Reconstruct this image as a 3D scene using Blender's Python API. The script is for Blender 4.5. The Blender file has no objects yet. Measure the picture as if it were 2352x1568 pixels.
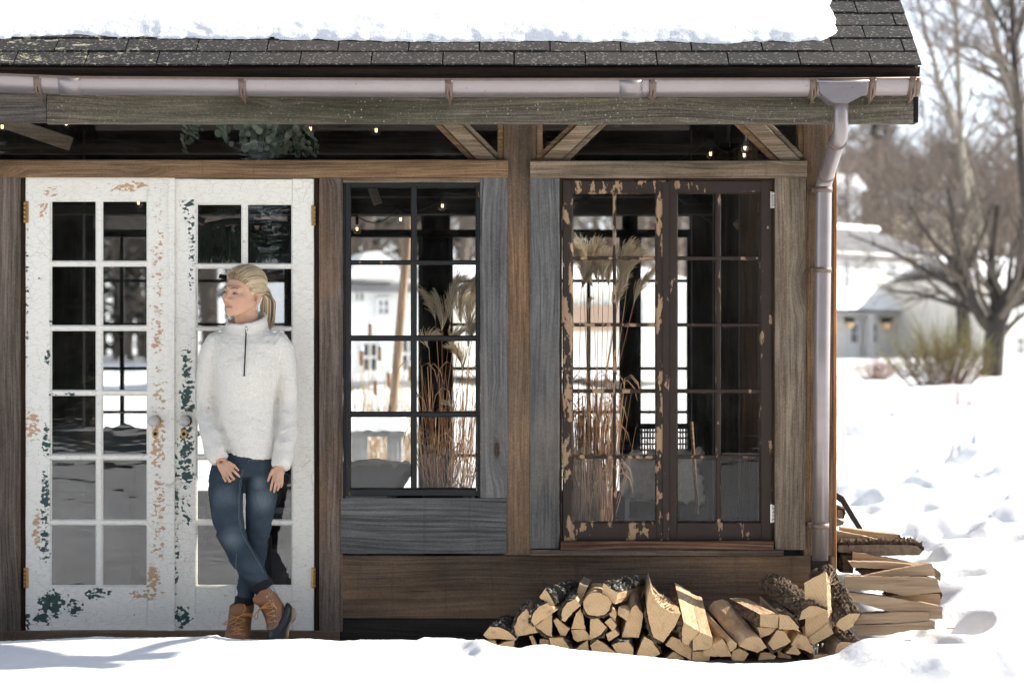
import bpy, bmesh, math, random
import numpy as np
from mathutils import Vector, Matrix, noise as mn
R = math.radians
random.seed(7)
rng = np.random.default_rng(7)
scene = bpy.context.scene
COL = scene.collection
# ------------------------------------------------------------ camera, sky, sun
CAM_Z, CAM_D, PPM = 1.31, 11.0, 505.0
cam_d = bpy.data.cameras.new('camera')
cam_d.lens = 85.03; cam_d.sensor_width = 36.0
cam_d.clip_start = 0.5; cam_d.clip_end = 2000
cam_d.dof.use_dof = True; cam_d.dof.focus_distance = 10.75; cam_d.dof.aperture_fstop = 3.2
cam = bpy.data.objects.new('camera', cam_d); COL.objects.link(cam)
cam.location = (0, -CAM_D, CAM_Z); cam.rotation_euler = (R(90), 0, 0)
scene.camera = cam
SUN_EL, SUN_BEHIND = 34.5, 15.0           # sun from the right, a little behind the facade
world = bpy.data.worlds.new("World"); scene.world = world; world.use_nodes = True
wn = world.node_tree
bg = wn.nodes['Background']
sky = wn.nodes.new('ShaderNodeTexSky'); sky.sky_type = 'NISHITA'; sky.sun_disc = False
sky.sun_elevation = R(SUN_EL); sky.sun_rotation = R(90 - SUN_BEHIND)
sky.air_density = 0.6; sky.dust_density = 0.4; sky.ozone_density = 0.7
hs = wn.nodes.new('ShaderNodeHueSaturation'); hs.inputs['Saturation'].default_value = .45
wn.links.new(sky.outputs[0], hs.inputs['Color']); wn.links.new(hs.outputs[0], bg.inputs[0]); bg.inputs[1].default_value = 0.115
sl = bpy.data.lights.new('sun', 'SUN'); sl.energy = 3.8; sl.angle = R(0.55); sl.color = (1, .93, .82)
sun = bpy.data.objects.new('sun', sl); COL.objects.link(sun)
sd = Vector((math.cos(R(SUN_EL))*math.cos(R(SUN_BEHIND)), math.cos(R(SUN_EL))*math.sin(R(SUN_BEHIND)), math.sin(R(SUN_EL))))
sun.rotation_euler = sd.to_track_quat('Z', 'Y').to_euler()
scene.view_settings.view_transform = 'Standard'; scene.view_settings.look = 'None'
scene.view_settings.exposure = 1.48; scene.view_settings.gamma = 1
scene.render.engine = 'CYCLES'
scene.cycles.use_denoising = True; scene.cycles.denoising_input_passes = 'RGB_ALBEDO'
scene.cycles.max_bounces = 7; scene.cycles.diffuse_bounces = 4; scene.cycles.glossy_bounces = 3
scene.cycles.transparent_max_bounces = 24; scene.cycles.transmission_bounces = 4
scene.cycles.sample_clamp_indirect = 6

# ------------------------------------------------------------ helpers
def P(x, y, Y=0.0):
    """a point of the place seen at (x, y) on a 2352-wide print, at depth Y from the facade"""
    k = (CAM_D + Y) / CAM_D / PPM
    return Vector(((x - 1176) * k, Y, CAM_Z + (784 - y) * k))
def tag(o, label=None, cat=None, group=None, kind=None):
    if label: o['label'] = label
    if cat: o['category'] = cat
    if group: o['group'] = group
    if kind: o['kind'] = kind
    return o
def empty(name, loc, label=None, cat=None, group=None):
    o = bpy.data.objects.new(name, None); COL.objects.link(o); o.location = loc
    o.empty_display_size = .1
    return tag(o, label, cat, group)
def attach(o, parent):
    o.parent = parent
    if parent is not None and parent.parent is None and parent.type == 'EMPTY':
        o.location = -Vector(parent.location)
    return o
class MB:
    """collects verts and faces; build() links them as one mesh"""
    def __init__(s): s.v = []; s.f = []; s.m = []; s.sm = []; s.attr = []
    def add(s, vs, fs, mi=0, smooth=False, a=0.0):
        o = len(s.v)
        s.v += [tuple(p) for p in vs]
        for f in fs:
            s.f.append([i + o for i in f]); s.m.append(mi); s.sm.append(smooth)
        s.attr += [a] * len(vs)
    def box(s, x0, x1, y0, y1, z0, z1, mi=0):
        vs = [(x, y, z) for x in (x0, x1) for y in (y0, y1) for z in (z0, z1)]
        s.add(vs, [(0,1,3,2), (4,6,7,5), (0,4,5,1), (2,3,7,6), (0,2,6,4), (1,5,7,3)], mi)
    def plank(s, a, b, w, t, seg=None, ch=.003, jit=.0008, mi=0):
        """beam from a to b; w, t: half width and half thickness vectors"""
        a, b, w, t = Vector(a), Vector(b), Vector(w), Vector(t)
        L = (b - a).length
        n = seg or max(1, int(L / .12))
        wl, tl = w.length, t.length
        ch = min(ch, wl*.4, tl*.4)
        cw, ct = 1 - ch / wl, 1 - ch / tl
        prof = [(-1,-ct), (-cw,-1), (cw,-1), (1,-ct), (1,ct), (cw,1), (-cw,1), (-1,ct)]
        vs = []
        for i in range(n + 1):
            c = a.lerp(b, i / n)
            jw = random.uniform(-jit, jit); j2 = random.uniform(-jit, jit)
            for (p, q) in prof:
                vs.append(c + w * (p + (jw if p < 0 else j2) / wl) + t * q)
        fs = []
        for i in range(n):
            for k in range(8):
                k2 = (k + 1) % 8
                fs.append((i*8+k, i*8+k2, (i+1)*8+k2, (i+1)*8+k))
        fs.append(tuple(range(7, -1, -1))); fs.append(tuple(n*8 + k for k in range(8)))
        s.add(vs, fs, mi)
    def rect(s, x0, x1, y0, y1, Yf, th, ax=None, ch=.003, jit=.0008, mi=0):
        """board by its edges on the 2352 print; front face at depth Yf, th thick"""
        A, B = P(x0, y1, Yf), P(x1, y0, Yf)
        s.brd(A.x, B.x, A.z, B.z, Yf, th, ax, ch, jit, mi)
    def brd(s, X0, X1, Z0, Z1, Yf, th, ax=None, ch=.003, jit=.0008, mi=0):
        cy = Yf + th/2; cx = (X0+X1)/2; cz = (Z0+Z1)/2
        if ax is None: ax = 'x' if X1-X0 > Z1-Z0 else 'z'
        if ax == 'x': s.plank((X0,cy,cz), (X1,cy,cz), (0,0,(Z1-Z0)/2), (0,th/2,0), None, ch, jit, mi)
        else: s.plank((cx,cy,Z0), (cx,cy,Z1), ((X1-X0)/2,0,0), (0,th/2,0), None, ch, jit, mi)
    def tube(s, pts, rad, n=8, mi=0, cap=True, a=0.0, smooth=True, flat=None):
        pts = [Vector(p) for p in pts]
        if not hasattr(rad, '__len__'): rad = [rad] * len(pts)
        vs = []; up = None
        for i, p in enumerate(pts):
            d = (pts[min(i+1, len(pts)-1)] - pts[max(i-1, 0)])
            if d.length < 1e-9: d = Vector((0,0,1))
            d.normalize()
            if up is None: up = d.orthogonal().normalized()
            up = up - d * up.dot(d)
            if up.length < 1e-6: up = d.orthogonal()
            up.normalize(); side = d.cross(up)
            for k in range(n):
                an = 2*math.pi*k/n
                r = rad[i]
                vs.append(p + up*(math.cos(an)*r) + side*(math.sin(an)*r*(flat or 1)))
        fs = []
        for i in range(len(pts)-1):
            for k in range(n):
                k2 = (k+1) % n
                fs.append((i*n+k, i*n+k2, (i+1)*n+k2, (i+1)*n+k))
        if cap and n > 2:
            fs.append(tuple(range(n-1, -1, -1))); fs.append(tuple((len(pts)-1)*n + k for k in range(n)))
        s.add(vs, fs, mi, smooth, a)
    def loft(s, secs, n=20, mi=0, smooth=True, cap=True):
        """secs: (center, u half-axis vector, v half-axis vector)"""
        vs = []
        for (c, u, v) in secs:
            c, u, v = Vector(c), Vector(u), Vector(v)
            for k in range(n):
                an = 2*math.pi*k/n
                vs.append(c + u*math.cos(an) + v*math.sin(an))
        fs = []
        for i in range(len(secs)-1):
            for k in range(n):
                k2 = (k+1) % n
                fs.append((i*n+k, i*n+k2, (i+1)*n+k2, (i+1)*n+k))
        if cap:
            fs.append(tuple(range(n-1, -1, -1))); fs.append(tuple((len(secs)-1)*n + k for k in range(n)))
        s.add(vs, fs, mi, smooth)
    def ball(s, c, r, nu=16, nv=10, mi=0, rot=None):
        c = Vector(c); r = r if hasattr(r, '__len__') else (r, r, r)
        vs = []
        for j in range(nv+1):
            th = math.pi*j/nv
            for i in range(nu):
                ph = 2*math.pi*i/nu
                p = Vector((r[0]*math.sin(th)*math.cos(ph), r[1]*math.sin(th)*math.sin(ph), r[2]*math.cos(th)))
                if rot is not None: p = rot @ p
                vs.append(c + p)
        fs = []
        for j in range(nv):
            for i in range(nu):
                i2 = (i+1) % nu
                fs.append((j*nu+i, (j+1)*nu+i, (j+1)*nu+i2, j*nu+i2))
        s.add(vs, fs, mi, True)
    def disc(s, c, axis, r0, h, n=20, mi=0):
        c = Vector(c); ax = Vector(axis).normalized()
        s.tube([c, c + ax*h], [r0, r0], n, mi, True, smooth=False)
    def prism(s, poly, ext, mi=0):
        """poly: list of points; ext: extrusion vector"""
        ext = Vector(ext); n = len(poly)
        vs = [Vector(p) for p in poly] + [Vector(p) + ext for p in poly]
        fs = [tuple(range(n)), tuple(range(2*n-1, n-1, -1))]
        fs += [(i, n+i, n+(i+1) % n, (i+1) % n) for i in range(n)]
        s.add(vs, fs, mi)
    def mesh(s, name):
        me = bpy.data.meshes.new(name)
        me.from_pydata(s.v, [], s.f)
        me.polygons.foreach_set('material_index', s.m)
        me.polygons.foreach_set('use_smooth', s.sm)
        if any(s.attr):
            at = me.attributes.new('tone', 'FLOAT', 'POINT'); at.data.foreach_set('value', s.attr)
        me.update()
        return me
    def build(s, name, mats, parent=None, fixn=True):
        me = s.mesh(name)
        if fixn:
            bm = bmesh.new(); bm.from_mesh(me)
            bmesh.ops.recalc_face_normals(bm, faces=bm.faces)
            bm.to_mesh(me); bm.free()
        return link(name, me, mats, parent)
def link(name, me, mats, parent=None):
    o = bpy.data.objects.new(name, me); COL.objects.link(o)
    for m in (mats if isinstance(mats, (list, tuple)) else [mats]): me.materials.append(m)
    if parent is not None: attach(o, parent)
    return o
def fuse(mb, voxel, smooth=4, fac=.5):
    """one continuous surface out of overlapping closed pieces"""
    me = mb.mesh('tmp'); 
    bm = bmesh.new(); bm.from_mesh(me); bmesh.ops.recalc_face_normals(bm, faces=bm.faces); bm.to_mesh(me); bm.free()
    o = bpy.data.objects.new('tmp', me); COL.objects.link(o)
    md = o.modifiers.new('r', 'REMESH'); md.mode = 'VOXEL'; md.voxel_size = voxel; md.use_smooth_shade = True
    if smooth:
        sm = o.modifiers.new('s', 'SMOOTH'); sm.factor = fac; sm.iterations = smooth
    dg = bpy.context.evaluated_depsgraph_get(); dg.update()
    out = bpy.data.meshes.new_from_object(o.evaluated_get(dg))
    bpy.data.objects.remove(o)
    return out

# ------------------------------------------------------------ node helpers
def nd(nt, typ, ins=None, out=0, **props):
    n = nt.nodes.new(typ)
    for k, v in props.items(): setattr(n, k, v)
    for k, v in (ins or {}).items():
        s = n.inputs[k]
        if isinstance(v, bpy.types.NodeSocket): nt.links.new(v, s)
        else:
            if s.type == 'RGBA' and hasattr(v, '__len__') and len(v) == 3: v = (*v, 1)
            s.default_value = v
    return n.outputs[out] if out is not None else n
def mth(nt, op, a, b=0.0, c=None, clamp=False):
    ins = {0: a, 1: b}
    if c is not None: ins[2] = c
    return nd(nt, 'ShaderNodeMath', ins, operation=op, use_clamp=clamp)
def mixc(nt, fac, a, b, blend='MIX'):
    return nd(nt, 'ShaderNodeMix', {0: fac, 6: a, 7: b}, out=2, data_type='RGBA', blend_type=blend, clamp_factor=True)
def ramp(nt, fac, stops, interp='LINEAR'):
    n = nt.nodes.new('ShaderNodeValToRGB'); cr = n.color_ramp; cr.interpolation = interp
    while len(cr.elements) < len(stops): cr.elements.new(.5)
    for e, (p, c) in zip(cr.elements, stops):
        e.position = p
        e.color = (c, c, c, 1) if not hasattr(c, '__len__') else (*c, 1)
    nt.links.new(fac, n.inputs[0])
    return n.outputs[0]
def noi(nt, vec, scale, detail=4, rough=.55, dist=0.0):
    return nd(nt, 'ShaderNodeTexNoise', {'Vector': vec, 'Scale': scale, 'Detail': detail, 'Roughness': rough, 'Distortion': dist})
def mapv(nt, vec, scale=(1,1,1), loc=(0,0,0), rot=(0,0,0)):
    return nd(nt, 'ShaderNodeMapping', {'Vector': vec, 'Scale': scale, 'Location': loc, 'Rotation': rot})
def obco(nt): return nd(nt, 'ShaderNodeTexCoord', out=3)
def rndco(nt, amt=37.0):
    """object coordinates shifted by a per-object random amount"""
    r = nd(nt, 'ShaderNodeObjectInfo', out=5)
    k = mth(nt, 'MULTIPLY', r, amt)
    c = nd(nt, 'ShaderNodeCombineXYZ', {0: k, 1: k, 2: k})
    return nd(nt, 'ShaderNodeVectorMath', {0: obco(nt), 1: c}, operation='ADD')
def newmat(name):
    m = bpy.data.materials.new(name); m.use_nodes = True
    nt = m.node_tree
    b = nt.nodes['Principled BSDF']
    return m, nt, b
def bump(nt, b, h, strength=.5, dist=.004, normal=None):
    ins = {'Height': h, 'Strength': strength, 'Distance': dist}
    if normal is not None: ins['Normal'] = normal
    o = nd(nt, 'ShaderNodeBump', ins); nt.links.new(o, b.inputs['Normal']); return o
def L(nt, o, i): nt.links.new(o, i)
def simple(name, col, rough=.7, metal=0, nscale=None, namt=.25, bumps=0, spec=None):
    m, nt, b = newmat(name)
    b.inputs['Roughness'].default_value = rough; b.inputs['Metallic'].default_value = metal
    if spec is not None: b.inputs['Specular IOR Level'].default_value = spec
    if nscale:
        nz = noi(nt, rndco(nt), nscale, 5)
        c = mixc(nt, nz, [x*(1-namt) for x in col], [min(1, x*(1+namt)) for x in col])
        L(nt, c, b.inputs['Base Color'])
        if bumps: bump(nt, b, nz, bumps, .003)
    else: b.inputs['Base Color'].default_value = (*col, 1)
    return m
def wood(name, dark, mid, light, axis='x', knots=1.0, patch=None, pamt=.5, pscale=1.6, rough=.85, fibre=.6, bmp=.6, ring=.05, ramp_lo=.3, ramp_hi=.72, gain=.74):
    """weathered board: stretched grain, fibres, rings, knots, stains with shapes of their own"""
    m, nt, b = newmat(name)
    v = rndco(nt)
    al, ac = (0, 2) if axis == 'x' else (2, 0)
    def sc(a, c):
        s = [c, c, c]; s[al] = a; return tuple(s)
    warp = noi(nt, mapv(nt, v, sc(.55, 1.6)), 1.0, 2)
    wv = nd(nt, 'ShaderNodeVectorMath', {0: v, 1: nd(nt, 'ShaderNodeCombineXYZ', {ac: mth(nt, 'MULTIPLY', warp, .16)})}, operation='ADD')
    # knots bend the grain round them
    kv = mapv(nt, v, sc(1.7, 5.5) if axis == 'x' else sc(1.7, 5.5))
    vor = nd(nt, 'ShaderNodeTexVoronoi', {'Vector': kv, 'Scale': 1.0, 'Randomness': 1.0}, out=None)
    kd = vor.outputs['Distance']
    kr = nd(nt, 'ShaderNodeSeparateColor', {0: vor.outputs['Color']})
    ksel = mth(nt, 'GREATER_THAN', kr, 1 - .62*knots)
    kinf = mth(nt, 'MULTIPLY', ramp(nt, kd, [(0, 1), (.3, 0)]), ksel)
    wv = nd(nt, 'ShaderNodeVectorMath', {0: wv, 1: nd(nt, 'ShaderNodeCombineXYZ', {ac: mth(nt, 'MULTIPLY', kinf, .05)})}, operation='ADD')
    g1 = noi(nt, mapv(nt, wv, sc(.9, 60)), 1.0, 8, .68, .05)
    g2 = noi(nt, mapv(nt, wv, sc(5, 190)), 1.0, 5, .7)
    g3 = noi(nt, v, 150, 3, .7)
    dark, mid, light = [[x*gain for x in q_] for q_ in (dark, mid, light)]
    if patch is not None: patch = [x*gain for x in patch]
    rings = nd(nt, 'ShaderNodeTexWave', {'Vector': mapv(nt, wv, sc(.6, 16)), 'Scale': 1.0, 'Distortion': 4.0, 'Detail': 3.0, 'Detail Scale': .5}, out=1,
               bands_direction='X' if ac == 0 else 'Z')
    big = noi(nt, mapv(nt, v, sc(.8, 2.5), (3, 5, 9)), pscale, 5, .6)
    f = mth(nt, 'ADD', mth(nt, 'MULTIPLY', g1, .62), mth(nt, 'MULTIPLY', rings, ring*.5))
    f = mth(nt, 'ADD', f, mth(nt, 'MULTIPLY', mth(nt, 'SUBTRACT', g2, .5), fibre))
    c = ramp(nt, f, [(ramp_lo-.06, dark), (.40, mid), (ramp_hi-.10, light)])
    if patch is not None:
        pm = ramp(nt, big, [(.62 - .28*pamt, 0), (.72, 1)])
        c = mixc(nt, mth(nt, 'MULTIPLY', pm, .85), c, mixc(nt, g1, [x*.6 for x in patch], [x*1.3 for x in patch]))
    # dry saw marks and cracks along the grain
    crk = ramp(nt, noi(nt, mapv(nt, wv, sc(1.1, 70), (7, 1, 4)), 1.0, 3), [(.27, 1), (.31, 0)])
    c = mixc(nt, mth(nt, 'MULTIPLY', crk, .75), c, [x*.35 for x in dark])
    kring = mth(nt, 'SINE', mth(nt, 'MULTIPLY', kd, 160.0))
    kcol = mixc(nt, ramp(nt, kring, [(.2, 0), (.9, 1)]), (.022, .011, .006), (.10, .045, .02))
    kmask = mth(nt, 'MULTIPLY', ramp(nt, kd, [(.075, 1), (.11, 0)]), ksel)
    khalo = mth(nt, 'MULTIPLY', mth(nt, 'MULTIPLY', ramp(nt, kd, [(.08, 1), (.24, 0)]), ksel), .5)
    c = mixc(nt, khalo, c, [x*.6 for x in mid])
    c = mixc(nt, mth(nt, 'MULTIPLY', kmask, .9), c, kcol)
    c = mixc(nt, mth(nt, 'MULTIPLY', ramp(nt, g3, [(.5, 0), (.72, 1)]), .35), c, [x*.45 for x in dark])
    c = mixc(nt, mth(nt, 'MULTIPLY', ramp(nt, g3, [(.28, 1), (.46, 0)]), .22), c, [min(1, x*1.35) for x in light])
    blot = noi(nt, mapv(nt, v, sc(1.3, 5.0), (11, 2, 6)), 1.0, 5, .62)
    c = mixc(nt, 1.0, c, ramp(nt, blot, [(.30, .50), (.5, 1.0), (.70, 1.42)]), 'MULTIPLY')
    drip = ramp(nt, noi(nt, mapv(nt, v, (26, 26, 1.6), (3, 8, 1)), 1.0, 4), [(.60, 0), (.74, .5)])
    c = mixc(nt, drip, c, [x*.4 for x in mid])
    # nail holes
    nv = nd(nt, 'ShaderNodeTexVoronoi', {'Vector': v, 'Scale': 9.0}, out=0)
    c = mixc(nt, ramp(nt, nv, [(.018, .9), (.026, 0)]), c, (.01, .008, .006))
    L(nt, c, b.inputs['Base Color'])
    b.inputs['Roughness'].default_value = rough
    b.inputs['Specular IOR Level'].default_value = .25
    hh = mth(nt, 'SUBTRACT', mth(nt, 'ADD', mth(nt, 'MULTIPLY', g1, .8), mth(nt, 'MULTIPLY', g2, .6)), crk)
    bump(nt, b, hh, bmp, .004)
    return m
# ------------------------------------------------------------ materials of the place
def snow_mat():
    m, nt, b = newmat('snow')
    v = obco(nt)
    n1 = noi(nt, v, 9, 6, .65); n2 = noi(nt, v, 140, 3, .6); n3 = noi(nt, v, 600, 2)
    c = mixc(nt, n1, (.80, .82, .845), (.88, .89, .90))
    L(nt, c, b.inputs['Base Color']); b.inputs['Roughness'].default_value = .55
    b.inputs['Specular IOR Level'].default_value = .3
    h = mth(nt, 'ADD', mth(nt, 'ADD', mth(nt, 'MULTIPLY', n1, .8), mth(nt, 'MULTIPLY', n2, .12)), mth(nt, 'MULTIPLY', n3, .05))
    bump(nt, b, h, .6, .03)
    return m
SNOW = snow_mat()
def glass_mat(name, dust=.012, wave=.10, wscale=4.0, tint=(.985,.99,.985), refl=.05):
    """single sheet window glass: mostly clear, mirror like at its surface, a little dusty and wavy"""
    m, nt, b = newmat(name)
    nt.nodes.remove(b)
    v = rndco(nt)
    n = noi(nt, mapv(nt, v, (.45, 1, 1.7)), wscale, 3, .5)
    bp = nd(nt, 'ShaderNodeBump', {'Height': n, 'Strength': wave, 'Distance': .01})
    fc = nd(nt, 'ShaderNodeLayerWeight', {'Blend': .5, 'Normal': bp}, out=1)
    fr = mth(nt, 'ADD', refl, mth(nt, 'MULTIPLY', mth(nt, 'POWER', fc, 5.0), .9))
    gl = nd(nt, 'ShaderNodeBsdfGlossy', {'Color': (1,1,1,1), 'Roughness': .02, 'Normal': bp})
    tr = nd(nt, 'ShaderNodeBsdfTransparent', {'Color': (*tint, 1)})
    mx = nd(nt, 'ShaderNodeMixShader', {0: fr, 1: tr, 2: gl})
    df = nd(nt, 'ShaderNodeBsdfDiffuse', {'Color': (.6,.6,.58,1)})
    dn = ramp(nt, noi(nt, v, 7, 6, .7), [(.35, 0), (.8, 1)])
    sp = nd(nt, 'ShaderNodeTexVoronoi', {'Vector': v, 'Scale': 30.0}, out=0)
    spk = ramp(nt, sp, [(.035, 1), (.06, 0)])
    dm = mth(nt, 'ADD', mth(nt, 'MULTIPLY', dn, dust), mth(nt, 'MULTIPLY', spk, .25), clamp=True)
    m2 = nd(nt, 'ShaderNodeMixShader', {0: dm, 1: mx, 2: df})
    L(nt, m2, nt.nodes['Material Output'].inputs[0])
    return m
GLASS = glass_mat('old_window_glass', .012, .22, 5.0, refl=.042)
GLASS_WIN = glass_mat('window_glass', .012, .10, 4.0, refl=.014)
GLASS_CLEAR = glass_mat('rear_window_glass', .005, .05, refl=.03)
# bare boards, colours as they are in daylight
W_TAN_X   = wood('tan_board_lengthwise', (.095,.055,.028), (.25,.155,.085), (.385,.265,.16), 'x', .9, patch=(.14,.10,.07), pamt=.6, gain=1.0)
W_GREYTAN_X = wood('grey_tan_board', (.13,.092,.06), (.30,.225,.155), (.42,.34,.25), 'x', .4, gain=.95, patch=(.20,.18,.155), pamt=.6)
W_POST    = wood('brown_post', (.08,.045,.024), (.235,.142,.08), (.36,.24,.145), 'z', .9, gain=.98, patch=(.11,.085,.065), pamt=.7)
W_GREY_Z  = wood('blue_grey_board_upright', (.095,.092,.088), (.19,.187,.18), (.30,.295,.285), 'z', .35, patch=(.22,.19,.16), pamt=.45)
W_GREY_X  = wood('blue_grey_board_lengthwise', (.062,.061,.060), (.14,.14,.138), (.26,.258,.252), 'x', .25, patch=(.085,.088,.095), pamt=.5, ring=.2)
W_BRNGREY_Z = wood('brown_grey_board_upright', (.075,.056,.044), (.185,.146,.118), (.30,.25,.21), 'z', .7, patch=(.24,.13,.065), pamt=.35, gain=.9)
W_CORNER  = wood('sun_bleached_board_upright', (.11,.082,.056), (.27,.215,.16), (.41,.345,.27), 'z', .45, gain=.95, patch=(.10,.068,.04), pamt=.4)
W_DARK_X  = wood('dark_brown_board', (.042,.029,.020), (.105,.075,.053), (.18,.13,.093), 'x', .7, patch=(.17,.105,.06), pamt=.8, fibre=.4, gain=1.2)
W_DARKER_X = wood('blackish_brown_board', (.018,.015,.013), (.045,.038,.033), (.08,.068,.058), 'x', .3, fibre=.3)  # lowest strip and corner, much darker than the brown boards
W_BLOCK   = wood('weathered_grey_beam', (.05,.042,.037), (.145,.125,.11), (.27,.245,.22), 'x', .5, gain=.95)
W_SILL    = wood('red_brown_sill', (.06,.03,.018), (.17,.09,.055), (.29,.175,.115), 'x', .5, ring=.3)
W_JAMB    = wood('dark_jamb', (.02,.011,.006), (.06,.033,.018), (.13,.07,.035), 'z', .1)
W_LEDGE   = wood('mossy_ledge', (.05,.035,.025), (.13,.10,.075), (.22,.185,.14), 'x', .2, patch=(.2,.2,.13), pamt=.4)
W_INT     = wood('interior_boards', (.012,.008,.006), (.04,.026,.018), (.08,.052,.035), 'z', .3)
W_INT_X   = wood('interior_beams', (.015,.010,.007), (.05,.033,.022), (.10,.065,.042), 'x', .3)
W_ORANGE  = wood('fresh_sheathing_edge', (.25,.11,.045), (.42,.2,.085), (.55,.29,.14), 'z', .1)
W_FASCIA  = wood('shade_dark_fascia', (.010,.008,.007), (.024,.020,.018), (.05,.045,.04), 'x', .1)  # deep shade under the eave put into the wood colour
def mossy():
    m = W = wood('mossy_eave_beam', (.05,.042,.032), (.15,.128,.098), (.36,.325,.27), 'x', .5, gain=1.1, patch=(.075,.072,.04), pamt=.7, pscale=2.2, bmp=.9)
    nt = m.node_tree; b = nt.nodes['Principled BSDF']
    lk = b.inputs['Base Color'].links[0].from_socket
    v = obco(nt)
    vo = nd(nt, 'ShaderNodeTexVoronoi', {'Vector': v, 'Scale': 58.0}, out=None)
    rr = nd(nt, 'ShaderNodeSeparateColor', {0: vo.outputs['Color']})
    area = ramp(nt, noi(nt, mapv(nt, v, (1,1,1), (2.2,0,0)), 1.6, 3), [(.42, 0), (.62, 1)])
    rad_ = mth(nt, 'MULTIPLY', nd(nt, 'ShaderNodeSeparateColor', {0: vo.outputs['Color']}, out=1), .22)
    sp = mth(nt, 'MULTIPLY', mth(nt, 'MULTIPLY', mth(nt, 'LESS_THAN', vo.outputs['Distance'], rad_), mth(nt, 'GREATER_THAN', rr, .5)), area)
    c = mixc(nt, sp, lk, (.5, .55, .5))
    L(nt, c, b.inputs['Base Color'])
    return m
W_BEAM = mossy()
def paint_door(name, blobs_g, blobs_t):
    """cracked cream paint; chips of old green paint and of bare wood where the door is worn"""
    m, nt, b = newmat(name)
    v = obco(nt)
    def blob(lst):
        acc = None
        for (x, y, sx, sy, k) in lst:
            c = P(x, y, 0)
            mv = mapv(nt, v, (PPM/sx, 0.0, PPM/sy), (-c.x*PPM/sx, 0, -c.z*PPM/sy))
            ln = nd(nt, 'ShaderNodeVectorMath', {0: mv}, out=1, operation='LENGTH')
            f = mth(nt, 'MULTIPLY', ramp(nt, ln, [(.25, 1), (1, 0)], 'EASE'), k)
            acc = f if acc is None else mth(nt, 'MAXIMUM', acc, f)
        return acc
    nz = noi(nt, mapv(nt, v, (44, 1, 66)), 1.0, 6, .68)
    chipv = nd(nt, 'ShaderNodeTexVoronoi', {'Vector': mapv(nt, v, (60, 1, 85)), 'Scale': 1.0}, out=None)
    cr = nd(nt, 'ShaderNodeSeparateColor', {0: chipv.outputs['Color']})
    chip = mth(nt, 'ADD', mth(nt, 'MULTIPLY', nz, .65), mth(nt, 'MULTIPLY', cr, .35))
    mg = ramp(nt, mth(nt, 'ADD', chip, mth(nt, 'MULTIPLY', blob(blobs_g), .315)), [(.745, 0), (.76, 1)])
    nz2 = noi(nt, mapv(nt, v, (38, 1, 84), (4, 0, 9)), 1.0, 6, .68)
    chip2 = mth(nt, 'ADD', mth(nt, 'MULTIPLY', nz2, .65), mth(nt, 'MULTIPLY', cr, .35))
    mt = ramp(nt, mth(nt, 'ADD', chip2, mth(nt, 'MULTIPLY', blob(blobs_t), .295)), [(.74, 0), (.755, 1)])
    big = noi(nt, v, 3.5, 5, .6)
    base = mixc(nt, big, (.80,.775,.69), (.88,.865,.79))
    stain = ramp(nt, noi(nt, mapv(nt, v, (9, 1, 2.2)), 1.0, 5), [(.56, 0), (.8, 1)])
    base = mixc(nt, mth(nt, 'MULTIPLY', stain, .35), base, (.62,.55,.42))
    wrp = noi(nt, v, 14, 2)
    vv = nd(nt, 'ShaderNodeVectorMath', {0: v, 1: nd(nt, 'ShaderNodeCombineXYZ', {0: mth(nt, 'MULTIPLY', wrp, .05), 2: mth(nt, 'MULTIPLY', wrp, .03)})}, operation='ADD')
    e1 = nd(nt, 'ShaderNodeTexVoronoi', {'Vector': mapv(nt, vv, (14, 1, 22)), 'Scale': 1.0}, feature='DISTANCE_TO_EDGE')
    e2 = nd(nt, 'ShaderNodeTexVoronoi', {'Vector': mapv(nt, vv, (22, 1, 105)), 'Scale': 1.0}, feature='DISTANCE_TO_EDGE')
    c1 = mth(nt, 'MULTIPLY', ramp(nt, e1, [(.005, 1), (.016, 0)]), ramp(nt, big, [(.44, 0), (.6, 1)]))
    c2 = mth(nt, 'MULTIPLY', ramp(nt, e2, [(.015, 1), (.05, 0)]), .45)
    crk = mth(nt, 'MAXIMUM', c1, c2)
    c = mixc(nt, mth(nt, 'MULTIPLY', crk, .5), base, (.27, .2, .13))
    c = mixc(nt, mt, c, mixc(nt, nz, (.44, .27, .15), (.62, .42, .26)))
    c = mixc(nt, mg, c, mixc(nt, nz2, (.022, .055, .05), (.06, .105, .10)))
    L(nt, c, b.inputs['Base Color']); b.inputs['Roughness'].default_value = .6
    b.inputs['Specular IOR Level'].default_value = .3
    h = mth(nt, 'SUBTRACT', 1.0, mth(nt, 'MAXIMUM', mth(nt, 'MULTIPLY', crk, .5), mth(nt, 'MAXIMUM', mg, mt)))
    bump(nt, b, h, .55, .0025)
    return m
DOOR_L = paint_door('cracked_cream_paint_tan_chips',
    [(105, 1010, 14, 60, .8), (103, 1150, 16, 120, .95), (102, 1250, 20, 70, .8), (120, 1385, 50, 45, 1.25), (165, 1395, 40, 28, 1.1), (222, 1365, 45, 22, 1.0),
     (95, 1425, 30, 30, 1.0), (140, 738, 40, 8, .9), (140, 905, 60, 6, .9), (108, 820, 10, 36, .8), (62, 640, 8, 400, .5), (62, 1430, 14, 60, .8)],
    [(362, 640, 24, 280, .5), (362, 770, 20, 60, .95), (364, 960, 24, 200, .6), (362, 1040, 26, 60, .95), (365, 1190, 22, 190, .7), (352, 1330, 24, 60, 1.1), (97, 478, 16, 28, 1.1),
     (75, 980, 26, 60, .95), (85, 1215, 18, 70, .9), (300, 428, 70, 22, .75), (330, 1365, 60, 22, .8), (120, 440, 30, 20, .6), (112, 1405, 30, 20, .8)])
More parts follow.
